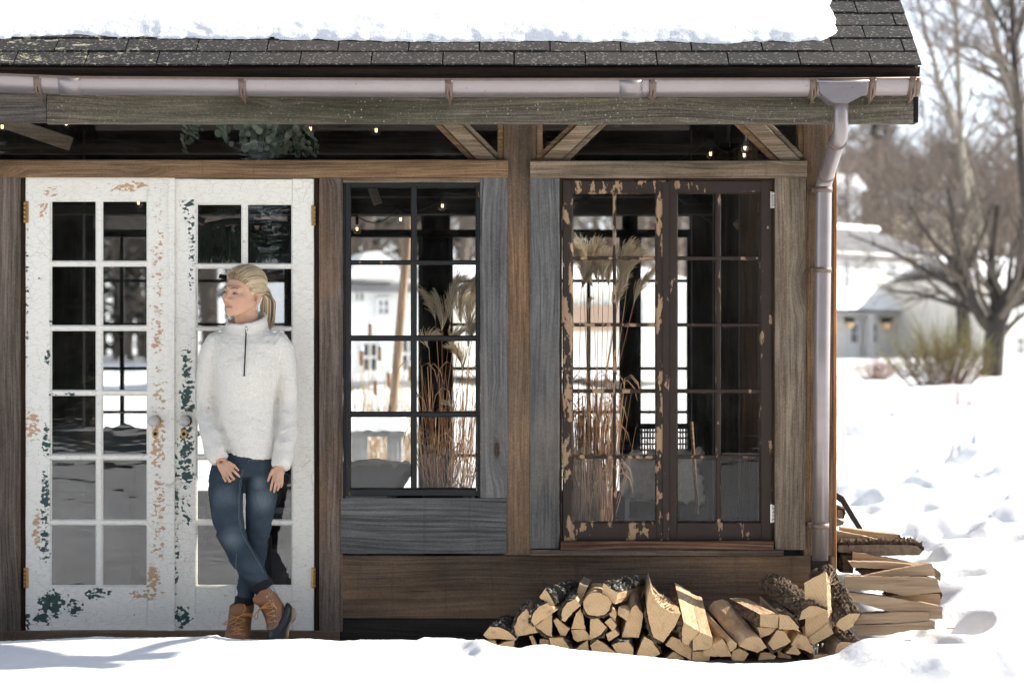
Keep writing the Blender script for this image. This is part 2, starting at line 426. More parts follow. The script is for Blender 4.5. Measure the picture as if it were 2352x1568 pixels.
DOOR_R = paint_door('cracked_cream_paint_green_chips',
    [(430, 900, 26, 150, .8), (430, 930, 24, 60, 1.05), (428, 1040, 26, 120, 1.0), (425, 1080, 30, 60, .95), (440, 560, 14, 200, .62), (430, 480, 22, 40, .8),
     (415, 1415, 36, 40, 1.0), (405, 1200, 9, 400, .66), (428, 1170, 20, 60, .7)],
    [(398, 700, 6, 500, .6), (420, 1300, 20, 60, .4)])
def worn_frame(name, paint, bare, thr=.56, k=1.0):
    m, nt, b = newmat(name)
    v = rndco(nt)
    n1 = noi(nt, mapv(nt, v, (22, 22, 9)), 1.0, 6, .62)
    geo = nd(nt, 'ShaderNodeNewGeometry', out=None)
    pt = mth(nt, 'MULTIPLY', mth(nt, 'SUBTRACT', geo.outputs['Pointiness'], .5), 1.5*k)
    s = mth(nt, 'ADD', n1, pt)
    mk = ramp(nt, s, [(thr, 0), (thr+.015, 1)])
    g = noi(nt, mapv(nt, v, (160, 160, 6)), 1.0, 3)
    c = mixc(nt, mk, mixc(nt, noi(nt, v, 12, 4), [x*.7 for x in paint], [x*1.35 for x in paint]), mixc(nt, g, [x*.6 for x in bare], [min(1, x*1.3) for x in bare]))
    L(nt, c, b.inputs['Base Color']); b.inputs['Roughness'].default_value = .55
    b.inputs['Specular IOR Level'].default_value = .3
    bump(nt, b, mth(nt, 'SUBTRACT', mth(nt, 'MULTIPLY', g, .3), mk), .5, .002)
    return m
FR_BLACK = worn_frame('worn_black_paint', (.012,.013,.013), (.24,.12,.045), .68, .15)
FR_BROWN = worn_frame('peeling_brown_paint', (.028,.017,.0115), (.34,.22,.125), .545, .12)
FR_BROWN2 = worn_frame('brown_paint', (.028,.017,.0115), (.30,.19,.115), .635, .15)
def shingle_mat():
    m, nt, b = newmat('asphalt_shingle')
    v = obco(nt)
    g = noi(nt, v, 260, 2, .8); g2 = noi(nt, v, 110, 3, .8); big = noi(nt, v, 2.2, 4)
    c = ramp(nt, mth(nt, 'ADD', mth(nt, 'MULTIPLY', g, .6), mth(nt, 'MULTIPLY', g2, .4)), [(.40, (.006,.006,.006)), (.56, (.013,.0125,.012)), (.66, (.034,.031,.028)), (.76, (.22,.20,.18))])
    c = mixc(nt, ramp(nt, big, [(.4, 0), (.7, .6)]), c, mixc(nt, g, (.018,.013,.010), (.062,.046,.034)))
    gv = nd(nt, 'ShaderNodeTexVoronoi', {'Vector': v, 'Scale': 125.0}, out=1)
    gs = nd(nt, 'ShaderNodeSeparateColor', {0: gv})
    c = mixc(nt, ramp(nt, gs, [(.86, 0), (.97, .6)]), c, (.24,.225,.20))
    c = mixc(nt, ramp(nt, gs, [(.05, .7), (.3, 0)]), c, (.004,.004,.004))
    # lichen, densest towards the left end of the eave
    sx = nd(nt, 'ShaderNodeSeparateXYZ', {0: v})
    left = nd(nt, 'ShaderNodeMapRange', {0: sx, 1: -2.4, 2: -.6, 3: .15, 4: 0.0})
    ln = mth(nt, 'ADD', noi(nt, mapv(nt, v, (1, 1.3, 1)), 19, 6, .72), left)
    lm = ramp(nt, ln, [(.685, 0), (.71, 1)])
    lc = mixc(nt, noi(nt, v, 90, 3), (.16,.155,.085), (.46,.44,.31))
    c = mixc(nt, lm, c, lc)
    L(nt, c, b.inputs['Base Color']); b.inputs['Roughness'].default_value = .8
    bump(nt, b, mth(nt, 'ADD', g, mth(nt, 'MULTIPLY', lm, .6)), .7, .003)
    return m
SHINGLE = shingle_mat()
def gutter_mat():
    m, nt, b = newmat('pinkish_brown_painted_metal')
    v = obco(nt)
    n = noi(nt, mapv(nt, v, (3, 8, 8)), 1.5, 5, .6)
    c = mixc(nt, n, (.225,.196,.196), (.325,.292,.295))
    sp = ramp(nt, noi(nt, mapv(nt, v, (1,1,1), (5,5,5)), 38, 4), [(.68, 0), (.73, 1)])
    c = mixc(nt, mth(nt, 'MULTIPLY', sp, .5), c, (.16,.10,.08))
    L(nt, c, b.inputs['Base Color'])
    b.inputs['Roughness'].default_value = .36; b.inputs['Metallic'].default_value = .6
    bump(nt, b, n, .05, .003)
    return m
GUTTER = gutter_mat()
BRACKET = simple('brown_metal_bracket', (.17,.12,.095), .5, .4, 30, .3)
BRASS = simple('tarnished_brass', (.42,.27,.11), .38, .9, 60, .35)
STEEL = simple('pale_steel', (.6,.58,.52), .35, .9, 40, .2)
BLACK = simple('black_recess', (.006,.006,.006), .9)
SOIL = simple('dark_soil', (.055,.042,.03), .95, 0, 30, .5, .8)
# ------------------------------------------------------------ snowy ground: one sheet to the horizon
def lerp_tab(tab, x):
    xs = [t[0] for t in tab]; ys = [t[1] for t in tab]
    return np.interp(x, xs, ys)
CREST = [(-400,1474),(0,1472),(130,1466),(220,1461),(300,1463),(450,1462),(480,1459),(500,1460),(522,1466),(600,1468),(700,1466),(782,1471),(850,1468),(955,1469),(975,1463),(1040,1464),
         (1085,1470),(1112,1474),(1135,1488),(1160,1494),(1195,1498),(1212,1491),(1250,1485),(1350,1493),(1500,1508),(1600,1519),(1680,1523),(1800,1521),(1870,1514),(1925,1500),(1955,1482),(1985,1466),(2060,1452),(2150,1440),(2400,1440)]
def vnoise(x, y, sx, sy=None, seed=0.0):
    """smooth value noise on arrays"""
    sy = sy or sx
    x = x * sx + seed * 13.7; y = y * sy + seed * 7.3
    xi = np.floor(x); yi = np.floor(y); fx = x - xi; fy = y - yi
    fx = fx*fx*(3-2*fx); fy = fy*fy*(3-2*fy)
    def h(a, b):
        t = np.sin(a*127.1 + b*311.7 + seed*17.17) * 43758.5453
        return t - np.floor(t)
    return (h(xi,yi)*(1-fx)+h(xi+1,yi)*fx)*(1-fy) + (h(xi,yi+1)*(1-fx)+h(xi+1,yi+1)*fx)*fy - .5
def fbm(x, y, s, o=4, seed=0.0, gain=.5):
    r = 0; a = 1
    for i in range(o):
        r = r + a*vnoise(x, y, s*2**i, seed=seed+i*3.1); a *= gain
    return r
FOOT = []
_r = random.Random(3)
for (x0, y0, x1, y1, n) in [(2.0,-.2,2.6,9,17),(3.4,.4,2.2,10,16),(2.9,2,4.6,12,16),(4.2,4,2.6,15,14),(5,7,3.2,16,12),(2.3,5,6.2,19,18),(3.1,9,7.5,24,20),(2.2,-1.6,3.4,1.4,7),(1.6,-1.55,2.6,-1.2,4),(2.4,3,3.8,8,10),(2.0,2,3.0,6,8),(2.6,1,4.2,5,8),(4,11,6,22,14),(6,14,9,40,26),(3.6,14,5.5,34,22),(5.5,24,12,30,14),(7,36,16,40,16),(4.4,20,3.6,12,10),(8,30,6,18,14),(10,46,22,52,18)]:
    for i in range(n):
        t = i/(n-1); FOOT.append((x0+(x1-x0)*t+_r.uniform(-.22,.22), y0+(y1-y0)*t+_r.uniform(-.2,.2), _r.uniform(.10,.17)*(1+max(0,y0+(y1-y0)*t)/34), _r.uniform(.055,.10)*(1+max(0,y0+(y1-y0)*t)/30)))
def ground_h(X, Y):
    base = .0047*np.maximum(Y, 0)
    # snow bank along the front of the cabin
    yc = -.76
    k = (CAM_D + yc)/CAM_D/PPM
    px = X/k + 1176
    zc = CAM_Z + (784 - lerp_tab(CREST, px))*k
    crumb = np.clip(fbm(X, Y, 60, 3, 5.0), -.3, .5)*.018*np.exp(-((px-490)/26)**2) + fbm(X, Y, 90, 2, 8.)*.004
    near = np.clip((Y+1.9)/1.1, 0, 1); near = near*near*(3-2*near)
    back = np.clip((Y-yc)/.5, 0, 1.6)
    right = np.clip((px-1900)/260, 0, 1); right = right*right*(3-2*right)
    hump = .03*np.exp(-((Y+1.25)/.28)**2)*np.exp(-((X-.05)/.5)**2) + .02*fbm(X, Y, 1.7, 3, 2.)
    ledge = .035*(np.tanh((fbm(X, Y, 2.3, 3, 4.)*.5 - .02)*22))*np.exp(-((X-.15)/.7)**2)*np.exp(-((Y+1.1)/.3)**2)
    front = .012*fbm(X, Y, .9, 3, 9.) + .03*fbm(X, Y, 3.5, 2, 12.)*np.clip((X-.1)/.5, .25, 1)
    front = front + (.10*fbm(X, Y, .8, 3, 31.) + .05*fbm(X, Y, 2.2, 2, 37.))*np.clip((-2.2-Y)/1.0, 0, 1)*np.clip((Y+10.8)/2, 0, 1)
    zb = near*(zc) + (1-near)*(.0) + (front + hump + ledge)*(1-np.exp(-((Y-yc)/.16)**2)) + crumb
    zb = zb - .22*back**1.3
    # open field on the right
    zf = .09 + base + (.07 + .13*np.clip((Y-4)/25,0,1))*fbm(X, Y, .55, 3, 1.) + (.15*fbm(X, Y*.8, .9, 2, 6.) - .38*np.clip(fbm(X, Y*.7, 1.6, 2, 14.)-.12, 0, .30) + .022*fbm(X, Y, 5.5, 2, 19.))*np.clip(.35+Y/5, .35, 1)*np.clip(1.3-Y/60, .5, 1) + .02*fbm(X, Y, 6, 2, 3.)*np.exp(-np.maximum(Y,0)/12)
    zf = zf - .14*np.exp(-((X-1.75)/.45)**2)*np.exp(-((Y-.25)/.5)**2) - .12*np.clip((-.2-Y)/1.2, 0, 1) - .10*np.exp(-((X-2.0)/.5)**2)*np.exp(-((Y+.35)/.45)**2)
    m = right*np.clip((Y+1.25)/.5, 0, 1)
    far = np.clip((Y-6.5)/2, 0, 1)
    m = np.maximum(m, far)
    z = zb*(1-m) + zf*m
    return z
def build_ground():
    def axis(a, b, st, lo, hi, g):
        c = list(np.arange(a, b, st)); s = st
        v = b
        while v < hi: c.append(v); s *= g; v += s
        s = st; v = a - st; l = []
        while v > lo: l.append(v); s *= g; v -= s
        return np.array(l[::-1] + c)
    xs = axis(-2.5, 3.2, .016, -170, 170, 1.045)
    ys = axis(-1.8, .1, .014, -40, 330, 1.030)
    X, Y = np.meshgrid(xs, ys)
    Z = ground_h(X, Y)
    for (fx, fy, fr, fd) in FOOT:
        sel = (np.abs(X-fx) < 1.6) & (np.abs(Y-fy) < 2.0)
        if not sel.any(): continue
        d = np.sqrt(((X[sel]-fx)/fr)**2 + ((Y[sel]-fy)/(fr*1.35))**2)
        Z[sel] += -fd*np.exp(-d**3) + fd*.2*np.exp(-((d-1.5)/.4)**2)
    # ditches added across the field, steep so their sides draw bluish shade lines
    for (yr, sl, dp, wd) in ((44, .10, .55, .55), (23, -.12, .22, .35), (66, -.05, .5, .7)):
        q_ = Y - yr - sl*X - .8*fbm(X, Y*0, .35, 2, 8.); Z -= dp*np.exp(-(q_/wd)**2)*(X > 1.6)
    # the wooded hill behind the houses
    hill = np.clip((Y-118)/120, 0, 1); Z += 9*hill*hill*(3-2*hill) + 1.5*hill*fbm(X, Y, .03, 3, 2.)
    # under the cabin
    ins = (X > -4.0) & (X < 1.44) & (Y > .02) & (Y < 5.0)
    Z[ins] = -.45
    nx, ny = len(xs), len(ys)
    co = np.stack([X, Y, Z], -1).reshape(-1, 3)
    i = np.arange(nx*ny).reshape(ny, nx)
    f = np.stack([i[:-1,:-1], i[:-1,1:], i[1:,1:], i[1:,:-1]], -1).reshape(-1, 4)
    me = bpy.data.meshes.new('snowy_ground')
    me.vertices.add(len(co)); me.vertices.foreach_set('co', co.ravel())
    me.loops.add(f.size); me.loops.foreach_set('vertex_index', f.ravel().astype(np.int32))
    me.polygons.add(len(f)); me.polygons.foreach_set('loop_start', np.arange(0, f.size, 4, dtype=np.int32))
    me.polygons.foreach_set('use_smooth', np.ones(len(f), bool))
    me.update(); me.validate()
    tag(link('snowy_ground', me, SNOW), kind='structure')
build_ground()
def gz(x, y): return float(ground_h(np.array([float(x)]), np.array([float(y)]))[0])
mb = MB(); n = 60
for i in range(n):
    for j in range(6):
        pass
vs = []; fs = []
for j in range(9):
    for i in range(n+1):
        x = -4 + 6.2*i/n; y = -.72 + .80*j/8
        vs.append((x, y, -.075 + .012*mn.noise((x*9, y*9, 1)) - .02*(j < 2)))
for j in range(8):
    for i in range(n): fs.append((j*(n+1)+i, j*(n+1)+i+1, (j+1)*(n+1)+i+1, (j+1)*(n+1)+i))
mb.add(vs, fs)
tag(mb.build('bare_soil', SOIL), kind='structure')

BLADE = simple('dead_grass_blades', (.12,.095,.05), .9, 0, 30, .4)
rs = random.Random(41); mb = MB()
for i in range(520):
    x = P(rs.choice((rs.uniform(-60, 780), rs.gauss(640, 60), rs.gauss(60, 60))), 0, -.12).x; y = rs.uniform(-.30, -.05)
    h = rs.uniform(.02, .07); d = Vector((rs.uniform(-.04,.04), rs.uniform(-.02,.02), h)); p = Vector((x, y, -.08)); w = Vector((.0012, 0, 0))
    mb.add([p-w, p+w, p+d*.6+Vector((d.x*.3,0,0)), p+d], [(0,1,2),(0,2,3)])
tag(mb.build('dead_grass', BLADE, None, fixn=False), 'dead grass blades along the foot of the doors', 'grass', kind='stuff')
# ------------------------------------------------------------ the cabin
cabin = empty('cabin', (-1.1, 2.5, 0), 'weathered timber cabin with paned doors and windows under a snowy shingle roof', 'cabin')
def part(mb, name, m, parent=None, label=None):
    o = mb.build(name, m, parent or cabin)
    if label: o['label'] = label
    return o
def boards(name, m, rects, Yf, th, ax=None, label=None, **k):
    for r in rects:
        b = MB(); b.rect(*r, Yf, th, ax, **k); part(b, name, m, None, label)
PITCH = R(32); EY, EZ = -.50, P(0, 151, -.5).z
def roofp(X, s, up=0.0):
    return Vector((X, EY + s*math.cos(PITCH) - up*math.sin(PITCH), EZ + s*math.sin(PITCH) + up*math.cos(PITCH)))
def s_at(y):
    lo, hi = -.2, 3
    for _ in range(40):
        md = (lo+hi)/2; q = roofp(0, md); yy = 784 - (q.z-CAM_Z)*CAM_D*PPM/(CAM_D+q.y)
        if yy > y: lo = md
        else: hi = md
    return lo
XR = P(2117, 150, EY).x; XL = -4.3; RS = 3.7
ridge = roofp(0, RS)
# posts, boards
boards('wall_board', W_BRNGREY_Z, [(-60, 46, 403, 1452)], -.012, .03)
boards('jamb', W_JAMB, [(44, 58, 400, 1452), (722, 734, 404, 1450)], .012, .09)
boards('lintel', W_TAN_X, [(-60, 1167, 367, 407)], -.034, .05)
boards('wall_board', W_BRNGREY_Z, [(733, 787, 408, 1450)], -.014, .03)
boards('threshold', W_DARK_X, [(-60, 780, 1449, 1480)], -.03, .12)
boards('wall_board', W_GREY_Z, [(1103, 1166, 408, 1143)], -.016, .03)
boards('wall_board', W_GREY_X, [(783, 1163, 1144, 1271)], -.018, .03)
boards('wall_board', W_GREYTAN_X, [(788, 1103, 408, 419)], -.006, .03)
boards('post', W_POST, [(1157, 1231, 268, 1274)], -.004, .15)
boards('post', W_TAN_X, [(1143, 1156.5, 268, 372), (1231.5, 1246, 268, 372)], .006, .1, 'z')
boards('lintel', W_GREYTAN_X, [(1218, 1854, 369, 408)], -.030, .05)
boards('wall_board', W_GREY_Z, [(1217, 1285, 409, 1259)], -.012, .03)
boards('wall_board', W_CORNER, [(1780, 1851, 409, 1262)], -.014, .03)
boards('post', W_POST, [(1846, 1914, 268, 1276)], .004, .16)
boards('post', W_TAN_X, [(1834, 1845.5, 268, 372)], .014, .1, 'z')
boards('sheathing_edge', W_ORANGE, [(1914, 1922, 378, 1276)], .0, .17, 'z')
boards('wall_board', W_DARK_X, [(780, 1862, 1276, 1420)], -.008, .04)
boards('wall_board', W_DARKER_X, [(779, 1862, 1421, 1500)], -.004, .04)
boards('wall_board', W_DARKER_X, [(1862.5, 1906, 1278, 1500)], -.010, .04, 'x')
boards('corner_batten', W_POST, [(1906.5, 1922, 1277, 1500)], -.002, .06, 'z')
boards('ledge', W_LEDGE, [(1217, 1800, 1263, 1276)], -.045, .06)
boards('sill', W_SILL, [(1288, 1777, 1243, 1262.5)], -.038, .07)
# braces under the beam, each a middle timber between two lighter strips
def brace(pts, name='brace'):
    (ax, ay), (bx, by), half = pts
    A, B = P(ax, ay, 0), P(bx, by, 0)
    d = (B-A).normalized(); w = Vector((d.z, 0, -d.x))
    h = half/PPM
    for (o, hw, m, y0, th) in [(0, h*.56, W_GREYTAN_X, -.004, .09), (h*.80, h*.2, W_TAN_X, .012, .05), (-h*.80, h*.2, W_GREYTAN_X, .010, .05)]:
        b = MB(); b.plank(A + w*o + Vector((0, y0+th/2, 0)), B + w*o + Vector((0, y0+th/2, 0)), w*hw, (0, th/2, 0))
        part(b, name, m)
brace(((1005, 252), (1130, 378), 29)); brace(((1385, 252), (1254, 378), 29)); brace(((1702, 255), (1826, 378), 30))
# beam at the eave, its joint and end block
boards('beam', W_BEAM, [(107.5, 2098, 212, 284)], -.42, .055)
boards('beam', W_BLOCK, [(-400, 106, 205, 281)], -.417, .05, 'x')
boards('beam_end', W_FASCIA, [(2098.5, 2110, 216, 281)], -.405, .12, 'z')
boards('fascia', W_FASCIA, [(-500, 2112, 170, 200)], -.43, .03)
boards('drip_edge', W_FASCIA, [(-500, 2113, 153, 169.5)], -.468, .03)
# roof deck, shingles
mb = MB()
a0, a1 = roofp(XL, .0, -.012), roofp(XL, RS, -.012)
yb = 2*a1.y - a0.y
def slab(p, q, X0, X1, t):
    n = Vector((0, -(q.z-p.z), q.y-p.y)).normalized()
    mb.add([(X0,p.y,p.z),(X0,q.y,q.z),(X1,q.y,q.z),(X1,p.y,p.z)] + [(x, pp.y-n.y*t, pp.z-n.z*t) for (x,pp) in ((X0,p),(X0,q),(X1,q),(X1,p))],
           [(0,1,2,3),(7,6,5,4),(0,3,7,4),(1,5,6,2),(0,4,5,1),(3,2,6,7)])
slab(a0, a1, XL, XR-.012, .05)
b0 = Vector((0, yb, a0.z)); slab(b0, a1, XL, XR-.012, .05)
part(mb, 'roof_deck', W_INT_X)
mb = MB()
tabw = 164.5*(CAM_D+EY)/CAM_D/PPM
_rr = random.Random(5)
for k in range(28):
    s0 = k*.135; x = P(30 - 164.5*30 + (82 if k % 2 else 0) + _rr.uniform(-4, 4), 0, EY).x
    while x < XR:
        x1 = min(x + tabw - .006, XR); xs = max(x, XL)
        if x1 - xs > .01 and (s0 < 1.3 or True):
            e = _rr.uniform(-.0025, .0025); l = _rr.uniform(.007, .011)
            pts = [roofp(xs, s0+e, l), roofp(x1, s0+e+_rr.uniform(-.001,.001), l), roofp(x1, s0+.16, .002), roofp(xs, s0+.16, .002)]
            low = [roofp(xs, s0+e, l-.007), roofp(x1, s0+e, l-.007), roofp(x1, s0+.16, -.003), roofp(xs, s0+.16, -.003)]
            mb.add(pts + low, [(0,1,2,3),(7,6,5,4),(0,4,5,1),(1,5,6,2),(3,2,6,7),(0,3,7,4)])
        x += tabw
part(mb, 'shingle_roof', SHINGLE)
# rafters and gable walls
for i in range(9):
    X = -3.3 + i*.6
    b = MB(); p, q = roofp(X, .12, -.13), roofp(X, RS-.1, -.13)
    n = Vector((0, -math.sin(PITCH), math.cos(PITCH)))
    b.plank(p, q, (.035,0,0), n*.06); part(b, 'rafter', W_INT_X)
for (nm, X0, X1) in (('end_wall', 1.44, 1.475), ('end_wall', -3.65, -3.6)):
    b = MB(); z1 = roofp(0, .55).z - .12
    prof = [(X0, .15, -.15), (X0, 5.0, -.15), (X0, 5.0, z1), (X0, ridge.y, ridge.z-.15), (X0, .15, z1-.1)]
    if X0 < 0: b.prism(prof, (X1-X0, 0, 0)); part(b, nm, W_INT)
    else:
        # the sunny end wall has a tall opening near its front corner
        def zt(y): return (z1-.1) + (ridge.y-.15 > 0)*((ridge.z-.15)-(z1-.1))*(y-.15)/(ridge.y-.15) if y < ridge.y else (ridge.z-.15) + (z1-(ridge.z-.15))*(y-ridge.y)/(5.0-ridge.y)
        for (ya, yb_, za, zb_) in ((.175,.30,-.15,None),(.86,ridge.y,-.15,None),(ridge.y,5.0,-.15,None),(.30,.86,-.15,.85),(.30,.86,2.75,None)):
            q = [(X0,ya,za),(X0,yb_,za),(X0,yb_,zt(yb_) if zb_ is None else zb_),(X0,ya,zt(ya) if zb_ is None else zb_)]
            b = MB(); b.prism(q, (X1-X0, 0, 0)); part(b, nm, W_INT)
        b = MB(); b.box(X0+.006, X1-.006, .30, .86, 1.48, 1.51); sw_ = part(b, 'end_window', FR_BLACK)
        b = MB(); b.box(X0+.014, X0+.017, .30, .86, .85, 2.75); b.build('pane', GLASS_CLEAR, sw_)
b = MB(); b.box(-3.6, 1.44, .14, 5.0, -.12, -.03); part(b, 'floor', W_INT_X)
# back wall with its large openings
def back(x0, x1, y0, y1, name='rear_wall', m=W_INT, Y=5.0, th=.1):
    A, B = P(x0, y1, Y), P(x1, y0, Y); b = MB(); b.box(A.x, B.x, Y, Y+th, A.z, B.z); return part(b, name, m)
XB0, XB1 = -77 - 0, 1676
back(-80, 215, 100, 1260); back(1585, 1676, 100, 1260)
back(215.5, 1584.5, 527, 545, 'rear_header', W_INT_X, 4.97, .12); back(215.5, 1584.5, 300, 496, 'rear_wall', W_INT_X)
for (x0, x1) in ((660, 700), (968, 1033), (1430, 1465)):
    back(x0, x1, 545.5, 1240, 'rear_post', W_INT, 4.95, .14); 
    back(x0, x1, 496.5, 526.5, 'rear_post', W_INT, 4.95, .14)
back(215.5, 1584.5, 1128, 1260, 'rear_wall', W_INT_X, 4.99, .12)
for (x0, x1, vx, low) in ((215.5, 659.5, (280, 415, 550), 1127), (700.5, 967.5, (), 1127), (1033.5, 1429.5, (1145, 1352), 1127), (1465.5, 1584.5, (), 1127)):
    f = MB(); Yw = 5.02
    hs = (645, 745, 846, 946, 1046) if x0 != 700.5 else ()
    for y in hs:
        A, B = P(x0, y+3.5, Yw), P(x1, y-3.5, Yw); f.box(A.x, B.x, Yw, Yw+.03, A.z, B.z)
    for x in vx:
        A, B = P(x-4.5, low, Yw), P(x+4.5, 546, Yw); f.box(A.x, B.x, Yw-.004, Yw+.026, A.z, B.z)
    A, B = P(x0, low, Yw), P(x1, 546, Yw)
    f.box(A.x, A.x+.02, Yw-.002, Yw+.04, A.z, B.z); f.box(B.x-.02, B.x, Yw-.002, Yw+.04, A.z, B.z)
    w = part(f, 'rear_window', FR_BLACK)
    g = MB(); g.box(A.x, B.x, Yw+.012, Yw+.014, A.z, B.z); g.build('pane', GLASS_CLEAR, w)
# interior posts and tie beams seen through the glass
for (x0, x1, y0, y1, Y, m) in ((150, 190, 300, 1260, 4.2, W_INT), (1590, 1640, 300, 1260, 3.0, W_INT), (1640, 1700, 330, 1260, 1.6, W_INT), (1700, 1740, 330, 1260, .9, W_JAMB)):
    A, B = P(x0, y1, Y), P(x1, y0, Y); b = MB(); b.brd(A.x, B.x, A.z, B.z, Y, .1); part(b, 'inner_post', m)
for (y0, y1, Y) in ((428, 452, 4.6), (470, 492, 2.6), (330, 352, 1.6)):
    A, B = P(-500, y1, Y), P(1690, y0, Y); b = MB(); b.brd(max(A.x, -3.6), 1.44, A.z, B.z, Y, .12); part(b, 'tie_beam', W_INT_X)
for (ax, ay, bx, by, Y, hw, m) in ((855, 432, 868, 468, 2.4, 12, W_GREYTAN_X), (1555, 440, 1660, 520, 3.0, 14, W_INT_X), (1690, 520, 1790, 440, 1.2, 10, W_TAN_X), (10, 280, 160, 330, .5, 16, W_GREYTAN_X), (1320, 480, 1370, 430, 3.6, 9, W_INT_X)):
    A, B = P(ax, ay, Y), P(bx, by, Y); d = (B-A).normalized(); w = Vector((d.z, 0, -d.x))
    b = MB(); b.plank(A, B, w*(hw/PPM), (0, .05, 0)); part(b, 'inner_brace', m)
# transom glass under the beam
mb = MB()
for (x0, x1) in ((-60, 1142), (1247, 1833)):
    A, B = P(x0, 372, .05), P(x1, 262, .05); mb.box(A.x, B.x, .05, .053, A.z, B.z)
tr = part(mb, 'transom_pane', GLASS_WIN)
# ------------------------------------------------------------ doors
def sash(name, m, x0, x1, y0, y1, cols, rows, Yf, th, mth_=.022, lab=None):
    """frame + glazing bars; cols / rows are the clear glass spans on the print"""
    f = MB()
    f.rect(x0, cols[0][0]-3, y0, y1, Yf, th, 'z'); f.rect(cols[-1][1]+3, x1, y0, y1, Yf, th, 'z')
    f.rect(cols[0][0]-2.6, cols[-1][1]+2.6, y0, rows[0][0]-3, Yf+.0012, th-.003, 'x')
    f.rect(cols[0][0]-2.6, cols[-1][1]+2.6, rows[-1][1]+3, y1, Yf+.0012, th-.003, 'x')
    gx0, gx1, gy0, gy1 = cols[0][0], cols[-1][1], rows[0][0], rows[-1][1]
    # bars with sloping putty edges
    def bar(ax, c0, c1, l0, l1):
        mid = (c0+c1)/2; hw = (c1-c0)/2
        ins = hw*.55
        if ax == 'x':
            prof = [(mid-hw, .016), (mid-ins, .004), (mid+ins, .004), (mid+hw, .016), (mid+hw, .03), (mid-hw, .03)]
            s0 = [P(l0, q, 0)+Vector((0, Yf+d, 0)) for q, d in prof]; s1 = [P(l1, q, 0)+Vector((0, Yf+d, 0)) for q, d in prof]
        else:
            prof = [(mid-hw, .016), (mid-ins, .006), (mid+ins, .006), (mid+hw, .016), (mid+hw, .028), (mid-hw, .028)]
            s0 = [P(q, l0, 0)+Vector((0, Yf+d, 0)) for q, d in prof]; s1 = [P(q, l1, 0)+Vector((0, Yf+d, 0)) for q, d in prof]
        k = len(prof)
        f.add(s0+s1, [tuple(range(k)), tuple(range(2*k-1, k-1, -1))] + [(i, k+i, k+(i+1) % k, (i+1) % k) for i in range(k)])
    for (a, b) in zip(cols[:-1], cols[1:]): bar('z', a[1], b[0], gy0-3, gy1+3)
    for (a, b) in zip(rows[:-1], rows[1:]): bar('x', a[1], b[0], gx0-3, gx1+3)
    # putty bevel round the whole opening
    def bev(p0, p1, q0, q1):
        A0, A1 = P(*p0, 0)+Vector((0, Yf+.003, 0)), P(*p1, 0)+Vector((0, Yf+.003, 0))
        B1, B0 = P(*q1, 0)+Vector((0, Yf+.017, 0)), P(*q0, 0)+Vector((0, Yf+.017, 0))
        C0, C1 = A0+Vector((0,.02,0)), A1+Vector((0,.02,0))
        f.add([A0, A1, B1, B0, C0, C1], [(0,1,2,3), (0,4,5,1), (3,2,5,4)])
    e = 3.0
    bev((gx0-e,gy0-e),(gx1+e,gy0-e),(gx0,gy0),(gx1,gy0)); bev((gx0-e,gy1+e),(gx1+e,gy1+e),(gx0,gy1),(gx1,gy1))
    bev((gx0-e,gy0-e),(gx0-e,gy1+e),(gx0,gy0),(gx0,gy1)); bev((gx1+e,gy0-e),(gx1+e,gy1+e),(gx1,gy0),(gx1,gy1))
    o = part(f, name, m, None, lab)
    g = MB()
    for (a, b) in cols:
        for (c, d) in rows:
            q0, q1 = P(a-1.5, d+1.5, 0), P(b+1.5, c-1.5, 0)
            g.box(q0.x, q1.x, Yf+.019, Yf+.0215, q0.z, q1.z)
    g.build('pane', GLASS if name == 'door' else GLASS_WIN, o)
    return o
ROWS = [(463,598),(612,746),(760,895),(909,1043),(1057,1193),(1207,1343)]
dl = sash('door', DOOR_L, 58.5, 398, 407, 1447, [(118,218),(235,335)], ROWS, .004, .045, lab='door leaf with tan and green paint chips')
dr = sash('door', DOOR_R, 399.5, 721, 411, 1447, [(453,553),(568,668)], [(470,604),(617,749)] + ROWS[2:], .006, .045, lab='door leaf with a green worn stile')
b = MB(); b.rect(386, 401, 409, 1449, -.010, .014, 'z'); b.build('astragal', DOOR_L, dl)
CRYST = newmat('pressed_glass')[0]
_b = CRYST.node_tree.nodes['Principled BSDF']; _b.inputs['Base Color'].default_value = (.62,.60,.55,1); _b.inputs['Roughness'].default_value = .06; _b.inputs['IOR'].default_value = 1.6; _b.inputs['Transmission Weight'].default_value = .3
def knob(x, y, rose_dx, d, rose_m):
    c = P(x, y, -.06); r0 = P(x+rose_dx, y, .002)
    b = MB(); b.disc(r0, (0,-1,0), .026, .006, 24); b.disc(r0+Vector((0,-.006,0)), (0,-1,0), .017, .006, 20); b.tube([r0+Vector((0,-.01,0)), c], .009, 12)
    k = b.build('door_knob', rose_m, d)
    # faceted crystal head
    b = MB(); secs = []
    for (yy, rr) in ((.024, .012), (.016, .020), (.004, .0265), (-.006, .026), (-.014, .02), (-.018, .012), (-.0185, .001)):
        cc = c + Vector((0, yy, 0)); secs.append((cc, (rr,0,0), (0,0,rr)))
    b.loft(secs, 10, smooth=False); b.build('crystal_head', CRYST, d)
knob(353, 967, 5, dl, BRASS); knob(424, 966, 4, dr, BLACK)
